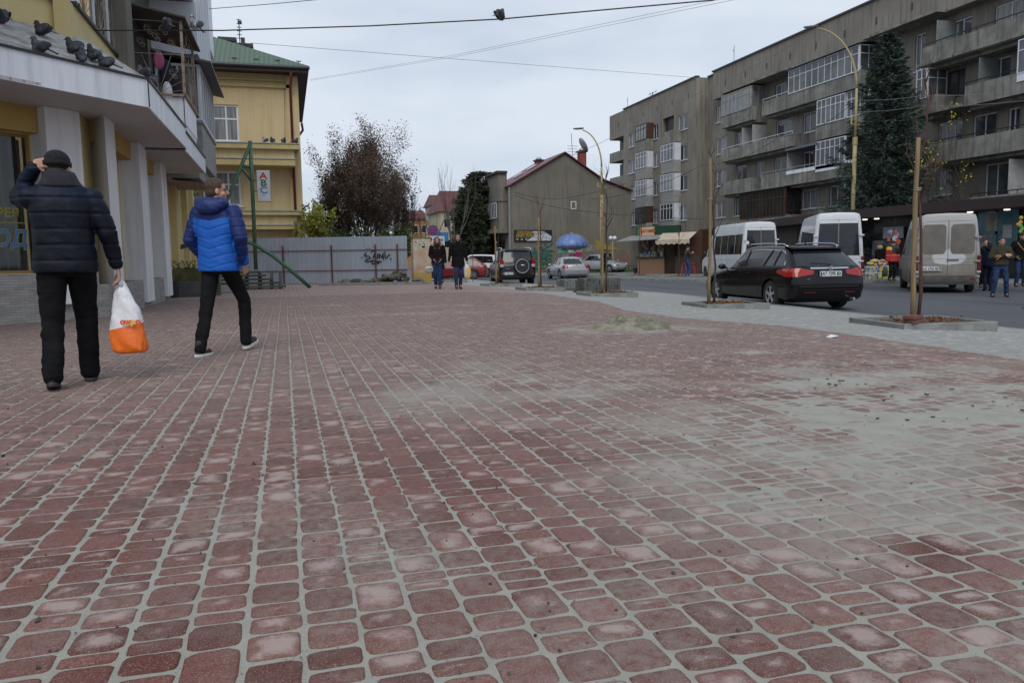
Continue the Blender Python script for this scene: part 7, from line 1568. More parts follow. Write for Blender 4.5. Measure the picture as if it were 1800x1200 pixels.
    for u in us:
        for k in range(4): p=S_.front(u*(1-.10*k/3),1.33+(Hh*.82-1.33)*k/3,.01); m.v.append(tuple(p))
    for i in range(8):
        for k in range(3): m.f.append((i*4+k,(i+1)*4+k,(i+1)*4+k+1,i*4+k+1)); m.mi.append(0)
    m.build('windscreen',car_gl,t)
    # lamps, hinges, seam, bumper
    for s in (-1,1):
        m=MB(); m.obox((s*(hw-.055),-hl+.045,.98),.11,.16,.52); m.build('tail_light',M('dark_red_lamp',(.16,.012,.014),.3,(.07,.008,.008),4),t,bevel=.02); m=MB(); m.obox((s*(hw-.06),-hl+.04,.70),.11,.15,.06); m.build('reversing_light',white_l,t)
        for z in (.55,1.05,Hh*.70): MB().obox((s*(hw-.11),-hl-.015,z),.16,.05,.055).build('door_hinge',white_f if not dirty else M('dirty_white',(.30,.29,.27),.7),t)
        MB().obox((s*.73,-hl-.03,.47),.14,.03,.06).build('reflector',M('dull_reflector',(0,0,0)),t)
        m=MB(); m.ball((s*(hw+.16),hl-1.42,1.45),.09,.06,.17,10,8); m.cone((s*hw,hl-1.4,1.3),(s*(hw+.12),hl-1.4,1.35),.02,.02,6); m.build('wing_mirror',black_pl,t,smooth=True)
    m=MB(); line(m,S_,'rear',[(0,z) for z in np.linspace(.5,Hh*.92,9)],.008,.0); 
    for z in (.92,1.12): line(m,S_,'rear',[(x,z) for x in np.linspace(-hw+.16,hw-.16,8)],.004,.0)
    for s in (-1,1): line(m,S_,'rear',[(s*(hw-.15-(.10 if z>1.6 else 0)*(z-1.6)),z) for z in np.linspace(.5,Hh*.90,9)],.005,.0)
    line(m,S_,'rear',[(x,Hh*.905) for x in np.linspace(-hw+.3,hw-.3,8)],.005,.0); m.build('door_seam',black_t,t)
    for mir in(False,True):
        m=MB(); line(m,S_,'side',[(y,1.12) for y in np.linspace(-hl+.2,hl-1.2,8)],.006,0,mir); line(m,S_,'side',[(y,.72) for y in np.linspace(-hl+.15,hl-.5,8)],.006,0,mir); line(m,S_,'side',[(-hl+2.4,z) for z in np.linspace(.4,Hh*.8,8)],.006,0,mir); m.build('body_line',black_t,t)
    m=MB(); S_.strip('rear',np.linspace(-hw+.13,hw-.13,10),[.36]*10,[.56]*10,.05,2,m); m.box(-hw+.12,hw-.12,-hl-.045,-hl+.1,.55,.575); m.build('rear_bumper',M('bumper_grey',(.05,.05,.048),.7,(.09,.085,.075),5),t)
    m=MB(); m.box(-.02,.32,-hl-.035,-hl-.01,1.075,1.10); m.build('door_handle',black_pl,t)
    if plate_s: 
        p=Vector((-.52,-hl-.03,.80)); MB().box(p.x-.32,p.x+.36,p.y+.0,p.y+.02,p.z-.09,p.z+.11).build('plate_frame',M('dirty_white',(0,0,0)),t); p.y-=.012; plate(t,p,.52,.115,plate_s,emb=False)
    return t,S_
pwv=paint('white_van_paint',(.66,.68,.71),.35,(.58,.60,.62),.4,sc=1.2)
t,S_=van('white high roofed minibus with side windows standing left of the black estate car roof',(24.35,39.1,ROADZ),R(-12),7.1,1.93,3.04,pwv,'bus',group='high roofed white minibuses')
m=MB(); m.lathe([(.10,-.003),(.10,.003),(.02,.004)],16,tuple(S_.rear(-.72,1.98,.02)),'Y'); o=m.build('round_sticker',white_f,t)
t,S_=van('white high roofed minibus with dim star emblems on its rear windows, beside the spruce',(22.57,29.25,ROADZ),R(-29),6.5,1.93,2.95,pwv,'bus',stars=True,group='high roofed white minibuses')
td=NT('dirty_van_paint'); v=td.co(); sx=td.n('ShaderNodeSeparateXYZ'); td.l(v,sx.inputs[0])
n1=td.noise(v,1.6,5,.6); zf=td.ramp(td.math('ADD',sx.outputs[2],td.math('MULTIPLY',n1,.7)),2.75,.9)
# wiped clean patch around the door handle
dx=td.math('MULTIPLY',td.math('SUBTRACT',sx.outputs[0],.03),1.75); dz=td.math('MULTIPLY',td.math('SUBTRACT',sx.outputs[2],1.17),3.4); dd=td.math('SQRT',td.math('ADD',td.math('MULTIPLY',dx,dx),td.math('MULTIPLY',dz,dz))); 
dd=td.math('ADD',dd,td.math('MULTIPLY',td.math('SUBTRACT',td.noise(v,5,3),.5),.45)); wiped=td.math('SUBTRACT',1.,td.ramp(dd,.80,.92)); rearside=td.ramp(sx.outputs[1],-2.4,-2.6); wiped=td.math('MULTIPLY',wiped,rearside)
dirt=td.mix(td.ramp(td.noise(v,6,5,.7),.35,.7),(.175,.155,.13),(.24,.22,.19)); f=td.math('MULTIPLY',td.math('ADD',.45,td.math('MULTIPLY',zf,.55)),td.math('SUBTRACT',1.,td.math('MULTIPLY',wiped,.85)))
td.base(td.mix(f,(.55,.56,.57),dirt)); td.b.inputs['Roughness'].default_value=.65
t,S_=van('dirty grey white van with a wiped clean patch around its rear door handle',(22.6,23.18,ROADZ),R(-37),5.5,1.93,2.60,td.m,'panel',plate_s='AO 6756 BE',dirty=True)
# ================================================================ PEOPLE (local: facing +Y, origin between the feet, 1.75 m tall before scaling)
def fuse(o,vox,it=2):
    md=o.modifiers.new('r','REMESH'); md.mode='VOXEL'; md.voxel_size=vox; md.use_smooth_shade=True
    sm=o.modifiers.new('s','SMOOTH'); sm.iterations=it; sm.factor=.5; p,o.parent=o.parent,None; mt=[m for m in o.data.materials]; bake(o); o.parent=p
    o.data.materials.clear(); [o.data.materials.append(m) for m in mt]; o.data.polygons.foreach_set('use_smooth',[True]*len(o.data.polygons)); return o
def disp(o,f):
    me=o.data; n=len(me.vertices); co=np.empty(n*3,np.float32); no=np.empty(n*3,np.float32); me.vertices.foreach_get('co',co); me.vertices.foreach_get('normal',no); co=co.reshape(-1,3); no=no.reshape(-1,3)
    co+=no*f(co[:,0],co[:,1],co[:,2])[:,None]; me.vertices.foreach_set('co',co.ravel()); me.update()
def ells(m,rows,n=20):
    b=len(m.v)
    for cx,cy,z,rx,ry in rows:
        for k in range(n): a=2*PI*k/n; c,s=math.cos(a),math.sin(a); m.v.append((cx+rx*abs(c)**.85*(1 if c>0 else -1),cy+ry*abs(s)**.85*(1 if s>0 else -1),z))
    R_=len(rows)
    for i in range(R_-1):
        for k in range(n): m.f.append((b+i*n+k,b+i*n+(k+1)%n,b+(i+1)*n+(k+1)%n,b+(i+1)*n+k)); m.mi.append(0)
    m.f+=[tuple(b+k for k in range(n))[::-1],tuple(b+(R_-1)*n+k for k in range(n))]; m.mi+=[0,0]
def ik(a,b,l1,l2,pole):
    a=Vector(a);b=Vector(b);d=b-a; L_=min(d.length,(l1+l2)*.999); d=d.normalized(); x=(l1*l1-l2*l2+L_*L_)/(2*L_); h=math.sqrt(max(0,l1*l1-x*x)); p=Vector(pole); p=(p-d*p.dot(d)).normalized(); return a+d*x+p*h
def hand(m,w,d,nrm,side,curl=.5,s=1.,spread=.12):
    """palm, four unequal bent fingers and a thumb leaving the side of the palm"""
    w=Vector(w);d=Vector(d).normalized();nrm=Vector(nrm); nrm=(nrm-d*nrm.dot(d)).normalized(); lat=d.cross(nrm)*side
    for k in range(4):
        x=(k-1.5)*.019*s; m.cone(w+lat*x*.7,w+d*.085*s+lat*x,.013*s,.0125*s,8)
    for k,(ln,off) in enumerate(((.068,.0),(.078,.004),(.072,.002),(.056,-.006))):
        x=(k-1.5)*.0205*s; p=w+d*(.086+off)*s+lat*x; dd=(d+lat*(k-1.5)*spread).normalized(); ang=curl*.45
        for j,f in enumerate((.45,.32,.25)):
            dd=(dd*math.cos(ang)+nrm*math.sin(ang)).normalized(); q=p+dd*ln*f*s; m.cone(p,q,(.0092-.0008*j)*s,(.0086-.0008*j)*s,8); p=q; ang=curl*.75
    p=w+d*.022*s-lat*.030*s; dd=(d*.6-lat*.75+nrm*.35).normalized()
    for j,f in enumerate((.045,.034,.028)): q=p+dd*f*s; m.cone(p,q,(.0125-.0015*j)*s,(.0110-.0015*j)*s,8); p=q; dd=(dd+d*.35+nrm*.25*curl).normalized()
def person(label,loc,rz,h=1.75,group=None,footL=(-.10,0),footR=(.10,0),liftL=0,liftR=0,elL=None,wrL=(-.27,.03,.86),elR=None,wrR=(.27,.03,.86),headrot=0,headtilt=0,headpos=(0,.02),headz=1.625,shz=1.425,bulk=1.,hem=.90,
           top=None,bottom=None,shoe=None,hair=None,hat=None,hairstyle='short',quilt=None,vox=.014,sleeve=1.,curlL=.5,curlR=.5,dL=None,dR=None,nL=None,nR=None,collar=.03,extra=None,toeL=0,toeR=0,flare=1.,lean=0,hood=None,skinm=skin,sole=None,legw=1.):
    S_=h/1.75; t=thing('person',label,'person',loc,rz,group); t.scale=(S_,S_,S_)
    hz=.93-max(0,(abs(footL[1]-footR[1])-.3))*.12
    hip=[Vector((-.095,0,hz)),Vector((.095,0,hz))]; ank=[Vector((footL[0],footL[1]-.03,.085+liftL)),Vector((footR[0],footR[1]-.03,.085+liftR))]
    kn_=[ik(hip[i],ank[i],.445,.42,(0,1,.1)) for i in (0,1)]
    sh=[Vector((-.185,-.01+lean,shz)),Vector((.185,-.01+lean,shz))]; wr=[Vector(wrL),Vector(wrR)]
    el=[Vector(elL) if elL else ik(sh[0],wr[0],.29,.26,(-.35,-1,0)),Vector(elR) if elR else ik(sh[1],wr[1],.29,.26,(.35,-1,0))]
    hc=Vector((headpos[0],headpos[1]+lean,headz)); Mh=Matrix.Translation(hc)@Matrix.Rotation(headrot,4,'Z')@Matrix.Rotation(headtilt,4,'X')
    # body, one continuous skin surface
    m=MB(); hm=MB()
    hm.ball((0,-.008,.035),.075,.094,.088,18,12); hm.ball((0,.022,-.035),.058,.070,.075,16,10); hm.ball((0,.05,-.088),.032,.034,.028,10,6); hm.cone((0,.082,.012),(0,.108,-.018),.011,.014,8); hm.ball((0,.104,-.024),.018,.013,.011,8,6)
    hm.ball((0,.078,-.056),.024,.016,.007,10,6); hm.ball((0,.076,-.068),.021,.015,.007,10,6); hm.ball((-.033,.070,.028),.026,.014,.008,8,6); hm.ball((.033,.070,.028),.026,.014,.008,8,6)
    for k in (-1,1): hm.ball((k*.077,-.004,-.008),.011,.021,.032,10,8); hm.ball((k*.045,.055,-.03),.022,.022,.022,8,6)
    hm.xf(Mh); m.add(hm.v,hm.f); m.cone((0,-.015+lean,1.42),Mh@Vector((0,-.02,-.06)),.062,.054,14)
    ells(m,[(0,0,.88,.13,.09),(0,0,1.0,.13,.09),(0,.0,1.15,.12,.085),(0,lean*.5,1.30,.15,.095),(0,lean,1.40,.14,.08),(0,lean,1.45,.07,.06)])
    for i,s in ((0,-1),(1,1)):
        m.cone(sh[i]*.97,el[i],.045,.038); m.cone(el[i],wr[i],.037,.026); m.cone(hip[i],kn_[i],.075,.05); m.cone(kn_[i],ank[i],.05,.035); m.cone(ank[i],ank[i]+Vector((0,.12,-.045)),.035,.03)
        d=(wr[i]-el[i]); dd=(dL if i==0 else dR) or d; nn=(nL if i==0 else nR) or (Vector((-s,.25,0))); hand(m,wr[i]+d.normalized()*.01,dd,nn,s*-1,(curlL if i==0 else curlR))
    body=fuse(m.build('body',skinm,t),min(vox*.62,.0085),1)
    for k in (-1,1):
        e=MB(); e.ball(tuple(Mh@Vector((k*.032,.078,.008))),.0115,.0085,.0075,8,6); e.build('eye',M('eye_dark',(.05,.035,.03),.3),t)
        e=MB(); e.cone(Mh@Vector((k*.018,.086,.030)),Mh@Vector((k*.048,.076,.030)),.0045,.0035,6); e.build('eyebrow',hair or dark_m,t)
    e=MB(); e.cone(Mh@Vector((-.018,.092,-.061)),Mh@Vector((.018,.092,-.061)),.0035,.0035,6); e.build('mouth',M('lips',(.28,.09,.08),.6),t)
    # jacket
    b=bulk; m=MB(); sk=flare
    ells(m,[(0,0,hem,.175*b*sk,.135*b*sk),(0,0,hem+.05,.178*b*sk,.138*b*sk),(0,0,1.02,.170*b,.130*b),(0,lean*.3,1.15,.168*b,.128*b),(0,lean*.6,1.28,.182*b,.130*b),(0,lean,1.38,.180*b,.115*b),(0,lean,1.44,.150*b,.095*b),(0,lean,1.475,.105*b,.085*b),(0,lean,1.47+collar*.3,.078,.075),(0,lean+.005,1.49+collar,.082,.082)],28)
    for i in (0,1):
        q=sleeve; m.cone(sh[i]+Vector((.01 if i else -.01,0,-.02)),el[i],.075*q,.060*q,16); d=(wr[i]-el[i]).normalized(); m.cone(el[i],wr[i]-d*.03,.060*q,.044*q,16)
    jk=fuse(m.build('jacket',top,t),vox,2)
    def wr_(x,y,z): 
        f=.008*(fbm(x*9+z*5,z*11+y*6,4)-.5)*2
        return f
    disp(jk,wr_)
    if quilt: disp(jk,quilt)
    # trousers
    m=MB(); ells(m,[(0,0,.80,.150,.105),(0,0,.90,.165,.12),(0,0,1.02,.158,.115)],24)
    for i in (0,1): m.cone(hip[i]+Vector((0,0,-.03)),kn_[i],.098*legw,.072*legw,16); m.cone(kn_[i],ank[i]+Vector((0,-.005,-.015)),.072*legw,.060*legw,16)
    tr_=fuse(m.build('trousers',bottom,t),vox,2); disp(tr_,lambda x,y,z:.012*(fbm(x*8+3,z*14+y*5,4)-.5)*2)
    # shoes
    for i,toe in ((0,toeL),(1,toeR)):
        Mx=Matrix.Translation(ank[i])@Matrix.Rotation(toe,4,'X'); m=MB()
        m.ball((0,.01,-.02),.045,.062,.055,12,8); m.ball((0,.095,-.045),.044,.075,.036,12,8); m.cone((0,-.02,-.045),(0,.12,-.05),.036,.034,12); m.cone((0,-.012,.0),(0,-.005,.04),.043,.046,12); m.xf(Mx); o=fuse(m.build('shoe',shoe,t),min(vox,.010),2)
        m=MB(); ells(m,[(0,.055,-.086,.044,.135),(0,.055,-.070,.046,.137),(0,.055,-.058,.043,.132)],20); m.xf(Mx); m.build('sole',sole or black_pl,o,smooth=False)
    # hair / hat
    if hat:
        m=MB(); m.ball((0,-.012,.052),.088,.106,.088,18,12); m.xf(Mh); o=fuse(m.build('hat',hat,t),min(vox,.010),1)
        m=MB(); ells(m,[(0,-.012,.02,.089,.107),(0,-.012,.05,.091,.110)],24); m.xf(Mh); m.build('hat_band',hat,o,smooth=True)
    if hair:
        m=MB()
        if not hat: m.ball((0,-.018,.048),.083,.098,.086,18,12); m.ball((0,-.045,-.005),.074,.066,.08,14,10)
        else: m.ball((0,-.05,-.03),.070,.055,.05,14,10)
        if hairstyle=='long':
            for k in (-1,1): m.cone((k*.055,-.01,.03),(k*.085,.02,-.11),.045,.045); m.cone((k*.085,.02,-.11),(k*.10,.04,-.27),.045,.028)
            m.cone((0,-.05,0),(0,-.07,-.22),.08,.07)
        m.xf(Mh); o=fuse(m.build('hair',hair,t),min(vox,.010),1); disp(o,lambda x,y,z:.005*(fbm(x*60,z*14+y*50,3)-.5)*2+.001)
        # carve the fringe back off the face
        me=o.data; bm=bmesh.new(); bm.from_mesh(me); Mi=Mh.inverted()
        dl=[v for v in bm.verts if (lambda q:q.y>.045 and q.z<.062 and abs(q.x)<.062)(Mi@v.co)]; bmesh.ops.delete(bm,geom=dl,context='VERTS'); bm.to_mesh(me); bm.free()
    if hood:
        m=MB(); m.ball((0,-.13,1.47),.15,.085,.085,16,10); m.cone((-.12,-.08,1.48),(-.07,.05,1.49),.05,.04); m.cone((.12,-.08,1.48),(.07,.05,1.49),.05,.04); m.cone((-.12,-.08,1.50),(.12,-.08,1.50),.06,.06); o=fuse(m.build('hood',hood,t),vox,2); disp(o,lambda x,y,z:.010*(fbm(x*14,z*18+y*9,3)-.5)*2)
    if extra: extra(t,Mh,sh,el,wr,ank)
    return t
cl=lambda name,c,c2=None,sc=6,b=.35,rough=.9:M(name,c,rough,c2 or tuple(x*.7 for x in c),sc,bump=b,bsc=120,spec=.10,bd=.002)
hseam=lambda sp,dep,w=.012,z0=0:(lambda x,y,z:-dep*np.exp(-((((z-z0)/sp+.5)%1-.5)*sp/w)**2))
# man with the carrier bag, hand on the back of his woollen hat
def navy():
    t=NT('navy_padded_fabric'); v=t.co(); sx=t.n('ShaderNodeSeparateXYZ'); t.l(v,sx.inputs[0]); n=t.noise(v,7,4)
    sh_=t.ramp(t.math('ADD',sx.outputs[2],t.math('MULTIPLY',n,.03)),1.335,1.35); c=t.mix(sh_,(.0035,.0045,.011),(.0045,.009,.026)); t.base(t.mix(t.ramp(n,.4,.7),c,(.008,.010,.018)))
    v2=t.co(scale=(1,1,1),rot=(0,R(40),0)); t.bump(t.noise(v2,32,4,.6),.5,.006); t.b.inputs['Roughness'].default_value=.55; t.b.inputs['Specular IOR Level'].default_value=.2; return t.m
def gp2(px,py): return at(px,py,z=0)
fl_,fr_=gp2(127,683),gp2(168,668)
c=(fl_+fr_)/2
def bagman(t,Mh,sh,el,wr,ank):
    m=MB(); ells(m,[(0,-.01,1.44,.16,.115),(0,-.012,1.485,.125,.108),(0,-.0,1.52,.112,.108),(-.01,.02,1.555,.106,.104)],24); o=fuse(m.build('collar',M('knit_collar',(.012,.013,.018),.9,(.02,.021,.028),30,bump=.5,bsc=90),t),.010,1)
manloc=Vector((c.x-.07,c.y+.02,0))
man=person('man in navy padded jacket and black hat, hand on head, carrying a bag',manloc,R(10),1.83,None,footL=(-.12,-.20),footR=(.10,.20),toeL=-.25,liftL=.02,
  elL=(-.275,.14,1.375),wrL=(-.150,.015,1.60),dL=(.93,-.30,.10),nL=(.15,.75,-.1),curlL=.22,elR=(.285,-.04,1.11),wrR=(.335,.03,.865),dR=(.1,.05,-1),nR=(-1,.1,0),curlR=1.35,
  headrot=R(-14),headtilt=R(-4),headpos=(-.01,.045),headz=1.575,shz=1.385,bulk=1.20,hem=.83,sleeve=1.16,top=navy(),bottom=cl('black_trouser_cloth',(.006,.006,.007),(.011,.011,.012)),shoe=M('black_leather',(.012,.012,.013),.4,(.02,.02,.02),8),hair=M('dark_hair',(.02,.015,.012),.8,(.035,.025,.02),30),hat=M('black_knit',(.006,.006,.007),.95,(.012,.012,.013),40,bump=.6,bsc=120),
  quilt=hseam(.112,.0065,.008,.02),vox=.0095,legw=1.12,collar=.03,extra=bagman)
# carrier bag
bm_=thing('carrier_bag','white and orange plastic carrier bag hanging from the right hand of the man','bag',(0,0,0))
W_=man.location+Matrix.Rotation(man.rotation_euler.z,3,'Z')@(Vector((.345,.037,.765))*(1.83/1.75)); bm_.location=W_; bm_.rotation_euler.z=R(-6)
tb=NT('carrier_plastic'); v=tb.co(); sx=tb.n('ShaderNodeSeparateXYZ'); tb.l(v,sx.inputs[0]); f=tb.ramp(tb.math('ADD',sx.outputs[2],tb.math('MULTIPLY',sx.outputs[0],-.22)),-.375,-.37)
tb.base(tb.mix(f,(.80,.155,.012),(.72,.72,.74))); tb.b.inputs['Roughness'].default_value=.35; tb.b.inputs['Subsurface Weight'].default_value=.0
tb.bump(tb.noise(tb.co(scale=(1,1,.6)),14,6,.6),.7,.02)
rows=[(0,.014,.02),(-.05,.028,.03),(-.12,.062,.04),(-.21,.098,.055),(-.31,.118,.07),(-.42,.128,.085),(-.51,.135,.09),(-.565,.128,.085),(-.58,.10,.06)]
m=MB(); n=40; V=[]
for k_,(z,rx,ry) in enumerate(rows):
    for k in range(n):
        a=2*PI*k/n; c_,s_=math.cos(a),math.sin(a); w=.010*math.sin(a*5+z*22)+.006*math.sin(a*11-z*30); V.append((.015+(-z)*.05+(rx+w)*abs(c_)**.7*(1 if c_>0 else -1),(ry+w*.6)*abs(s_)**.8*(1 if s_>0 else -1),z))
m.v=V
for i in range(len(rows)-1):
    for k in range(n): m.f.append((i*n+k,(i+1)*n+k,(i+1)*n+(k+1)%n,i*n+(k+1)%n)); m.mi.append(0)
m.f+=[tuple(range(n)),tuple(range((len(rows)-1)*n,len(rows)*n))[::-1]]; m.mi+=[0,0]
o=m.build('bag_body',tb.m,bm_,smooth=True); md=o.modifiers.new('s','SUBSURF'); md.levels=2; md.render_levels=2; bake(o); o.data.materials.clear(); o.data.materials.append(tb.m); disp(o,lambda x,y,z:.016*(fbm(x*9+z*7+2,z*9+y*5,4)-.5)*2)
m=MB()
for sx_ in (-1,1): m.tube([(.01,sx_*.016,.0-.05),(.0,sx_*.012,.01),(-.005,sx_*.004,.045),(-.01,0,.06)],[.02,.014,.012,.010],8)
m.build('handle',tb.m,bm_,smooth=True)
for k,(ch,cc) in enumerate((('o',(.75,.08,.05)),('w',(.78,.16,.02)),('p',(.80,.45,.03)),('o',(.75,.08,.05)))): text('bag_lettering',ch,.062,Vector((.028+k*.038,-.098,-.325)),(1,0,.0),UP,M('bag_letter_%d'%(k%3),cc,.4),bm_,world=False,bold=.004)
# boy in the blue jacket
def blue():
    t=NT('blue_padded_fabric'); v=t.co(); sx=t.n('ShaderNodeSeparateXYZ'); t.l(v,sx.inputs[0]); ax=t.math('ABSOLUTE',sx.outputs[0]); n=t.noise(v,6,4)
    yoke=t.ramp(t.math('SUBTRACT',sx.outputs[2],t.math('MULTIPLY',ax,.18)),1.325,1.328)
    sl=t.math('MULTIPLY',t.ramp(ax,.205,.207),1.); st=t.math('MULTIPLY',t.ramp(sx.outputs[1],.028,.032),1.)   # dark sleeve back, bright stripe along its front
    dark=t.math('MAXIMUM',yoke,sl); dark=t.math('MULTIPLY',dark,t.math('SUBTRACT',1.,t.math('MULTIPLY',st,sl)))
    c=t.mix(dark,(.008,.105,.46),(.008,.020,.105)); t.base(t.mix(t.math('MULTIPLY',t.ramp(n,.4,.8),.3),c,(.010,.05,.25))); v2=t.co(rot=(0,R(35),0),scale=(1,1,.5)); t.bump(t.noise(v2,34,4,.6),.6,.006); t.b.inputs['Roughness'].default_value=.58; t.b.inputs['Specular IOR Level'].default_value=.3; return t.m
bluem=blue()
def chev(x,y,z): 
    s=.095; q=z-.30*np.abs(x); torso=(np.abs(x)<.215); qs=np.where(torso,q,z-.1*np.abs(x)); return -.0075*np.exp(-((((qs)/s+.5)%1-.5)*s/.008)**2)
bl_,br_=gp2(352,627),gp2(440,614); bc=(bl_+br_)/2
def boyx(t,Mh,sh,el,wr,ank):
    m=MB(); ells(m,[(0,.0,1.47,.10,.095),(0,.012,1.505,.098,.098),(0,.02,1.545,.093,.097)],24); o=fuse(m.build('collar',M('navy_collar',(.008,.020,.09),.5,(.012,.03,.13),5),t),.011,1)
boy=person('young man in bright blue quilted jacket with navy hood, walking and looking right',Vector((bc.x-.02,bc.y,0)),R(-30),1.77,None,footL=(-.06,-.27),footR=(.09,.30),toeR=.25,liftR=.03,liftL=.0,
  elL=(-.285,-.05,1.15),wrL=(-.225,.10,.93),elR=(.29,-.06,1.16),wrR=(.225,.09,.90),curlR=.7,curlL=.7,headrot=R(-50),headtilt=R(0),headpos=(.0,.02),bulk=1.18,hem=.83,sleeve=1.18,top=bluem,bottom=cl('black_track_cloth',(.008,.008,.009),(.014,.014,.015)),
  shoe=M('black_mesh_shoe',(.012,.012,.013),.7,(.03,.03,.032),20),sole=M('white_sole',(.62,.62,.6),.6),hair=M('brown_hair',(.045,.028,.018),.8,(.075,.048,.03),30,bump=.6,bsc=90),quilt=chev,vox=.0095,hood=M('navy_hood',(.008,.022,.11),.6,(.012,.035,.16),5,bump=.4,bsc=30),legw=.95,extra=boyx)
# two women walking towards the camera
jean=cl('blue_denim',(.018,.035,.085),(.030,.055,.12),10); coat=cl('black_coat_cloth',(.007,.007,.008),(.012,.012,.013)); dcoat=cl('dark_brown_coat',(.012,.008,.009),(.02,.013,.014)); bootm=M('black_leather',(0,0,0)); hairb=M('dark_hair',(0,0,0))
def wl(t,Mh,sh,el,wr,ank):
    m=MB(); rs=np.random.default_rng(3)
    for k in range(46): a=PI*(.0+k/45*1.)+PI; x,y=.135*math.cos(a),.085*math.sin(a); m.cone((x,y,1.46+.02*abs(math.cos(a))),(x*1.18+rs.normal(0,.012),y*1.2-.01,1.50+rs.normal(0,.015)),.035,.018,6)
    for k in (-1,1): m.cone((k*.13,.0,1.48),(k*.07,.10,1.36),.045,.03)
    o=fuse(m.build('fur_collar',M('tan_fur',(.28,.20,.10),.95,(.42,.33,.19),25,bump=.8,bsc=60),t),.014,1)
    m=MB(); ells(m,[(0,0,1.10,.172,.135),(0,0,1.13,.172,.135)],24); m.build('belt',M('pale_belt',(.35,.33,.32),.5),t)
person('woman in short dark belted coat with tan fur collar and long brown hair',at(770,507,z=0),R(170),1.66,'two women walking side by side',footL=(-.07,.10),footR=(.07,-.12),toeR=-.4,liftR=.04,wrL=(-.13,.14,.98),elL=(-.25,-.05,1.13),wrR=(.13,.14,.98),elR=(.25,-.05,1.13),bulk=1.08,hem=.90,top=dcoat,bottom=jean,shoe=bootm,hair=M('auburn_hair',(.05,.022,.014),.8,(.08,.04,.025),30),hairstyle='long',vox=.016,legw=.9,extra=wl)
hb=thing('handbag','cream leather handbag held at the side of the woman with the fur collar','bag',at(754,474,Y=25.0)); m=MB(); m.ball((0,0,0),.15,.07,.12,14,10); o=fuse(m.build('body',M('cream_leather',(.48,.46,.40),.5,(.38,.36,.31),5),hb),.02,2); MB().tube([(.10*math.cos(a),0,.06+.16*math.sin(a)) for a in np.linspace(0,PI,10)],.010,5).build('strap',M('cream_leather',(0,0,0)),hb); MB().box(-.10,.10,-.08,-.06,.02,.04).build('flap',M('grey_flap',(.25,.25,.24),.5),hb)
person('woman in long black buttoned coat with long black hair, holding a plastic bag',at(806,507,z=0),R(176),1.74,'two women walking side by side',footL=(-.08,-.10),footR=(.08,.12),toeL=-.3,liftL=.03,wrL=(-.29,.05,.87),wrR=(.30,.02,.87),bulk=1.12,hem=.70,flare=1.12,top=coat,bottom=jean,shoe=bootm,hair=hairb,hairstyle='long',vox=.016,legw=.9,quilt=hseam(.13,.008,.012))
pb_=thing('plastic_bag','white blue and yellow plastic bag hanging from the hand of the black coated woman','bag',at(821,464,Y=24.6)); m=MB(); ells(m,[(0,0,-.48,.06,.03),(0,0,-.42,.10,.05),(.01,0,-.25,.12,.06),(0,0,-.12,.10,.05),(-.02,0,0,.03,.02)],16); o=m.build('body',M('printed_plastic',(.62,.42,.10),.4,(.50,.54,.60),5,lo=.45,hi=.55),pb_,smooth=True); MB().tube([(-.03,0,-.01),(-.02,0,.05),(-.04,0,.08)],.015,5).build('handle',white_f,pb_)
person('pedestrian in dark blue coat and boots mostly hidden between the two walking women',at(779,500,z=0)+Vector((0,.6,0)),R(160),1.62,footL=(-.05,-.25),footR=(.07,.2),toeL=-.6,liftL=.10,bulk=1.1,hem=.60,flare=1.05,top=cl('navy_coat_cloth',(.010,.016,.035)),bottom=jean,shoe=bootm,hair=hairb,vox=.02)
# men by the park lamp and the kiosk
person('walking man in dark navy jacket, left of the pair near the park lamp',at(1063,480,z=-.28),R(-150),1.78,'two men walking past the gable house',footL=(-.08,-.2),footR=(.08,.2),bulk=1.15,top=cl('navy_uniform',(.008,.012,.028)),bottom=coat,shoe=bootm,hat=M('dark_cap',(.01,.01,.014),.8),vox=.024)
person('striding man in dark brown jacket, right of the pair near the park lamp',at(1072,478,z=-.28),R(-120),1.78,'two men walking past the gable house',footL=(-.08,-.32),footR=(.08,.32),bulk=1.1,top=cl('brown_jacket_cloth',(.03,.022,.016)),bottom=coat,shoe=bootm,hair=hairb,vox=.024)
person('slim man in black leather jacket and blue jeans standing by the wooden kiosk',at(1208,487.5,z=-.28),R(-100),1.80,footL=(-.07,-.05),footR=(.07,.08),elL=(-.24,.10,1.20),wrL=(-.10,.25,1.33),elR=(.24,.10,1.20),wrR=(.10,.26,1.33),bulk=1.05,hem=.95,top=M('black_leather',(0,0,0)),bottom=cl('bright_denim',(.03,.09,.24),(.02,.06,.16),10),shoe=M('blue_shoe',(.03,.12,.25),.6),hat=M('black_knit',(0,0,0)),vox=.02,legw=.92)
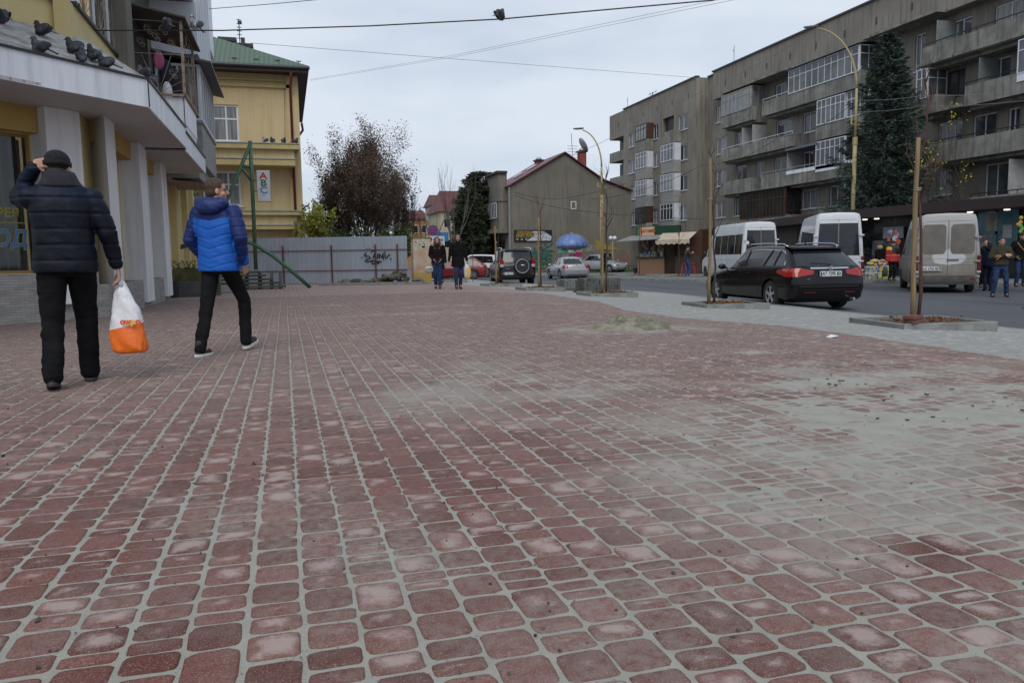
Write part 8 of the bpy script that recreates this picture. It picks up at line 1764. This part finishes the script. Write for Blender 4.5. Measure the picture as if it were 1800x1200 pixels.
# people behind and between the vans
person('person in grey knitted hat just visible over the roof of the black estate car',at(1377,478,z=-.42)-Vector((0,0,-.14)),R(160),1.70,bulk=1.1,top=cl('grey_coat_cloth',(.05,.05,.055)),bottom=coat,shoe=bootm,hat=M('grey_knit',(.28,.28,.29),.95,(.2,.2,.21),40,bump=.5),vox=.03)
red=NT('red_yellow_jacket'); v=red.co(); sx=red.n('ShaderNodeSeparateXYZ'); red.l(v,sx.inputs[0]); c1=red.mix(red.ramp(sx.outputs[2],1.345,1.35),(.34,.012,.02),(.50,.36,.02)); c1=red.mix(red.math('MULTIPLY',red.ramp(sx.outputs[2],1.20,1.21),red.math('SUBTRACT',1.,red.ramp(red.math('ABSOLUTE',sx.outputs[0]),.10,.11))),c1,(.012,.012,.014)); c1=red.mix(red.math('MULTIPLY',red.ramp(sx.outputs[2],1.10,1.105),red.math('SUBTRACT',1.,red.ramp(sx.outputs[2],1.125,1.13))),c1,(.45,.33,.03)); red.base(c1); red.b.inputs['Roughness'].default_value=.7
person('person in red jacket with yellow shoulders and dark cap beside the dirty van',at(1568,490,z=-.28)-Vector((1.8,2.0,0)),R(165),1.74,wrL=(-.30,.0,.86),bulk=1.3,hem=.82,flare=1.05,top=red.m,bottom=coat,shoe=bootm,hat=M('dark_cap',(0,0,0)),vox=.022,sleeve=1.25)
def furx(t,Mh,sh,el,wr,ank): m=MB(); m.ball((0,-.05,1.56),.14,.12,.12,12,8); m.build('fur_hood',M('tan_fur',(0,0,0)),t,smooth=True)
person('person in dark coat with tan fur hood, left of the red jacket',at(1545,488,z=-.28)-Vector((1.0,1.2,0)),R(-70),1.66,bulk=1.15,hem=.66,top=coat,bottom=coat,shoe=M('tan_boot',(.18,.09,.04),.7),hair=hairb,vox=.024,extra=furx,wrL=(-.28,.05,.84))
sb=thing('shopping_bag','dark olive shopping bag carried beside the person with the fur hood','bag',at(1556,470,Y=30.2)); m=MB(); ells(m,[(0,0,-.42,.14,.06),(0,0,-.2,.15,.08),(0,0,0,.10,.03)],16); m.build('body',M('olive_cloth',(.05,.055,.035),.9),sb,smooth=True); MB().tube([(-.06,0,0),(0,0,.14),(.06,0,0)],.012,5).build('handle',black_pl,sb)
olive=cl('olive_knit',(.040,.034,.022),(.060,.052,.036),14,.6)
mc=at(1756,522,z=-.42)
person('man in olive knitted jumper and jeans standing on the road with folded arms',mc,R(148),1.76,footL=(-.20,.0),footR=(.18,.03),elL=(-.285,.03,1.16),wrL=(.06,.20,1.185),elR=(.285,.03,1.16),wrR=(-.05,.225,1.235),dL=(1,.1,.1),dR=(-1,.1,-.05),bulk=1.14,hem=.93,sleeve=1.12,top=olive,bottom=cl('blue_denim',(0,0,0)),shoe=bootm,hair=hairb,vox=.016,legw=1.05,headrot=R(8),headtilt=-R(4))
person('man in black jacket and dark cap with tan strap, at the right edge',at(1784,508,z=-.36)+Vector((.2,.0,.08)),R(150),1.84,footL=(-.12,.0),footR=(.12,.05),elL=(-.31,-.05,1.15),wrL=(-.19,.12,.97),elR=(.31,-.05,1.15),wrR=(.19,.12,.97),bulk=1.25,hem=.86,sleeve=1.2,top=coat,bottom=cl('blue_denim',(0,0,0)),shoe=M('tan_boot',(0,0,0)),hat=M('dark_cap',(0,0,0)),vox=.018,
   extra=lambda t,Mh,sh,el,wr,ank:MB().tube([(.17,.13,1.42),(.06,.17,1.25),(-.08,.175,1.08),(-.18,.14,.95)],.018,5).build('shoulder_strap',M('tan_strap',(.30,.16,.06),.7),t))
person('man in hooded navy jacket seen from behind next to the dirty van',at(1737,512,z=-.42)+Vector((.3,.3,0)),R(-20),1.70,bulk=1.25,hem=.86,sleeve=1.2,top=cl('navy_uniform',(0,0,0)),bottom=cl('dark_denim',(.012,.018,.035)),shoe=bootm,hair=hairb,hood=cl('navy_uniform',(0,0,0)),vox=.02)
person('man with bare head facing the camera behind the hooded navy jacket',at(1732,508,z=-.42)+Vector((1.0,1.0,0)),R(140),1.80,bulk=1.2,top=coat,bottom=coat,shoe=bootm,hair=hairb,vox=.024)
# goods stacked beside the vans: onion sacks and cartons
def crate(label,px,py,Y,c,c2,w=.5,h=.3,i=0,z=0,rows=2):
    p=at(px,py,Y=Y); t=thing('produce_carton',label,'carton',(p.x,Y,z),R(-30),'printed cartons of goods outside the pavilion'); MB().box(-w/2,w/2,-.2,.2,0,h).build('box',M('carton_%d'%i,c,.7,c2,9,lo=.47,hi=.53),t,bevel=.01); MB().box(-w/2-.005,w/2+.005,-.205,.205,h-.03,h).build('rim',white_f,t)
Yc=31.0
for i,(px,z,c,c2,lab) in enumerate(((1530,-.28,(.45,.36,.03),(.03,.12,.35),'yellow and blue printed carton at the bottom left of the stack by the white minibus'),(1552,-.28,(.05,.15,.05),(.45,.40,.1),'green and yellow carton at the bottom right of the stack by the white minibus'),(1531,.03,(.50,.38,.03),(.05,.16,.40),'yellow carton on the second layer at the left of the stack'),(1553,.03,(.04,.13,.38),(.50,.38,.05),'blue and yellow carton on the second layer at the right of the stack'))): crate(lab,px,480,Yc,c,c2,.52,.30,i,z)
gs_=thing('sack_pile','pile of small netted sacks and packets on top of the yellow cartons','sacks',(at(1542,470,Y=Yc).x,Yc,.33))
for k in range(16):
    m=MB(); m.ball((rng.uniform(-.5,.5),rng.uniform(-.15,.15),.05+rng.random()*.22),.15,.11,.075,10,6,Matrix.Rotation(rng.random()*3,4,'Z')@Matrix.Rotation(rng.normal(0,.4),4,'X')); m.build('sack',[M('sack_tan',(.42,.30,.20),.8,(.3,.2,.12),20),M('sack_pink',(.48,.28,.26),.8,(.5,.42,.4),14),M('sack_yellow',(.50,.40,.08),.8,(.4,.3,.1),14)][k%3],gs_,smooth=True)
fs=thing('hanging_goods','bright packets and toys hanging over the head of the red jacketed person','goods',at(1572,418,Y=30.5))
for k in range(10): m=MB(); m.obox((rng.uniform(-.35,.45),rng.uniform(-.05,.05),rng.uniform(-.25,.3)),rng.uniform(.1,.22),.04,rng.uniform(.12,.28),0,0,rng.normal(0,.3)); m.build('packet',[M('packet_red',(.45,.10,.05),.4),M('packet_white',(.5,.5,.5),.4),M('packet_violet',(.22,.24,.42),.4)][k%3],fs)
MB().tube([(0,0,.3),(0,0,.9)],.01,4).build('hook',dark_m,fs)
fl2=thing('flower_bunch','orange and green artificial flowers hanging at the far right edge','flowers',at(1793,392,Y=19.8))
for k in range(9): m=MB(); m.ball((rng.normal(0,.07),0,rng.uniform(-.28,.2)),.07,.05,.06,8,5); m.build('bloom',M('orange_bloom',(.6,.25,.02),.6) if k%2 else M('green_bloom',(.05,.35,.08),.6),fl2)
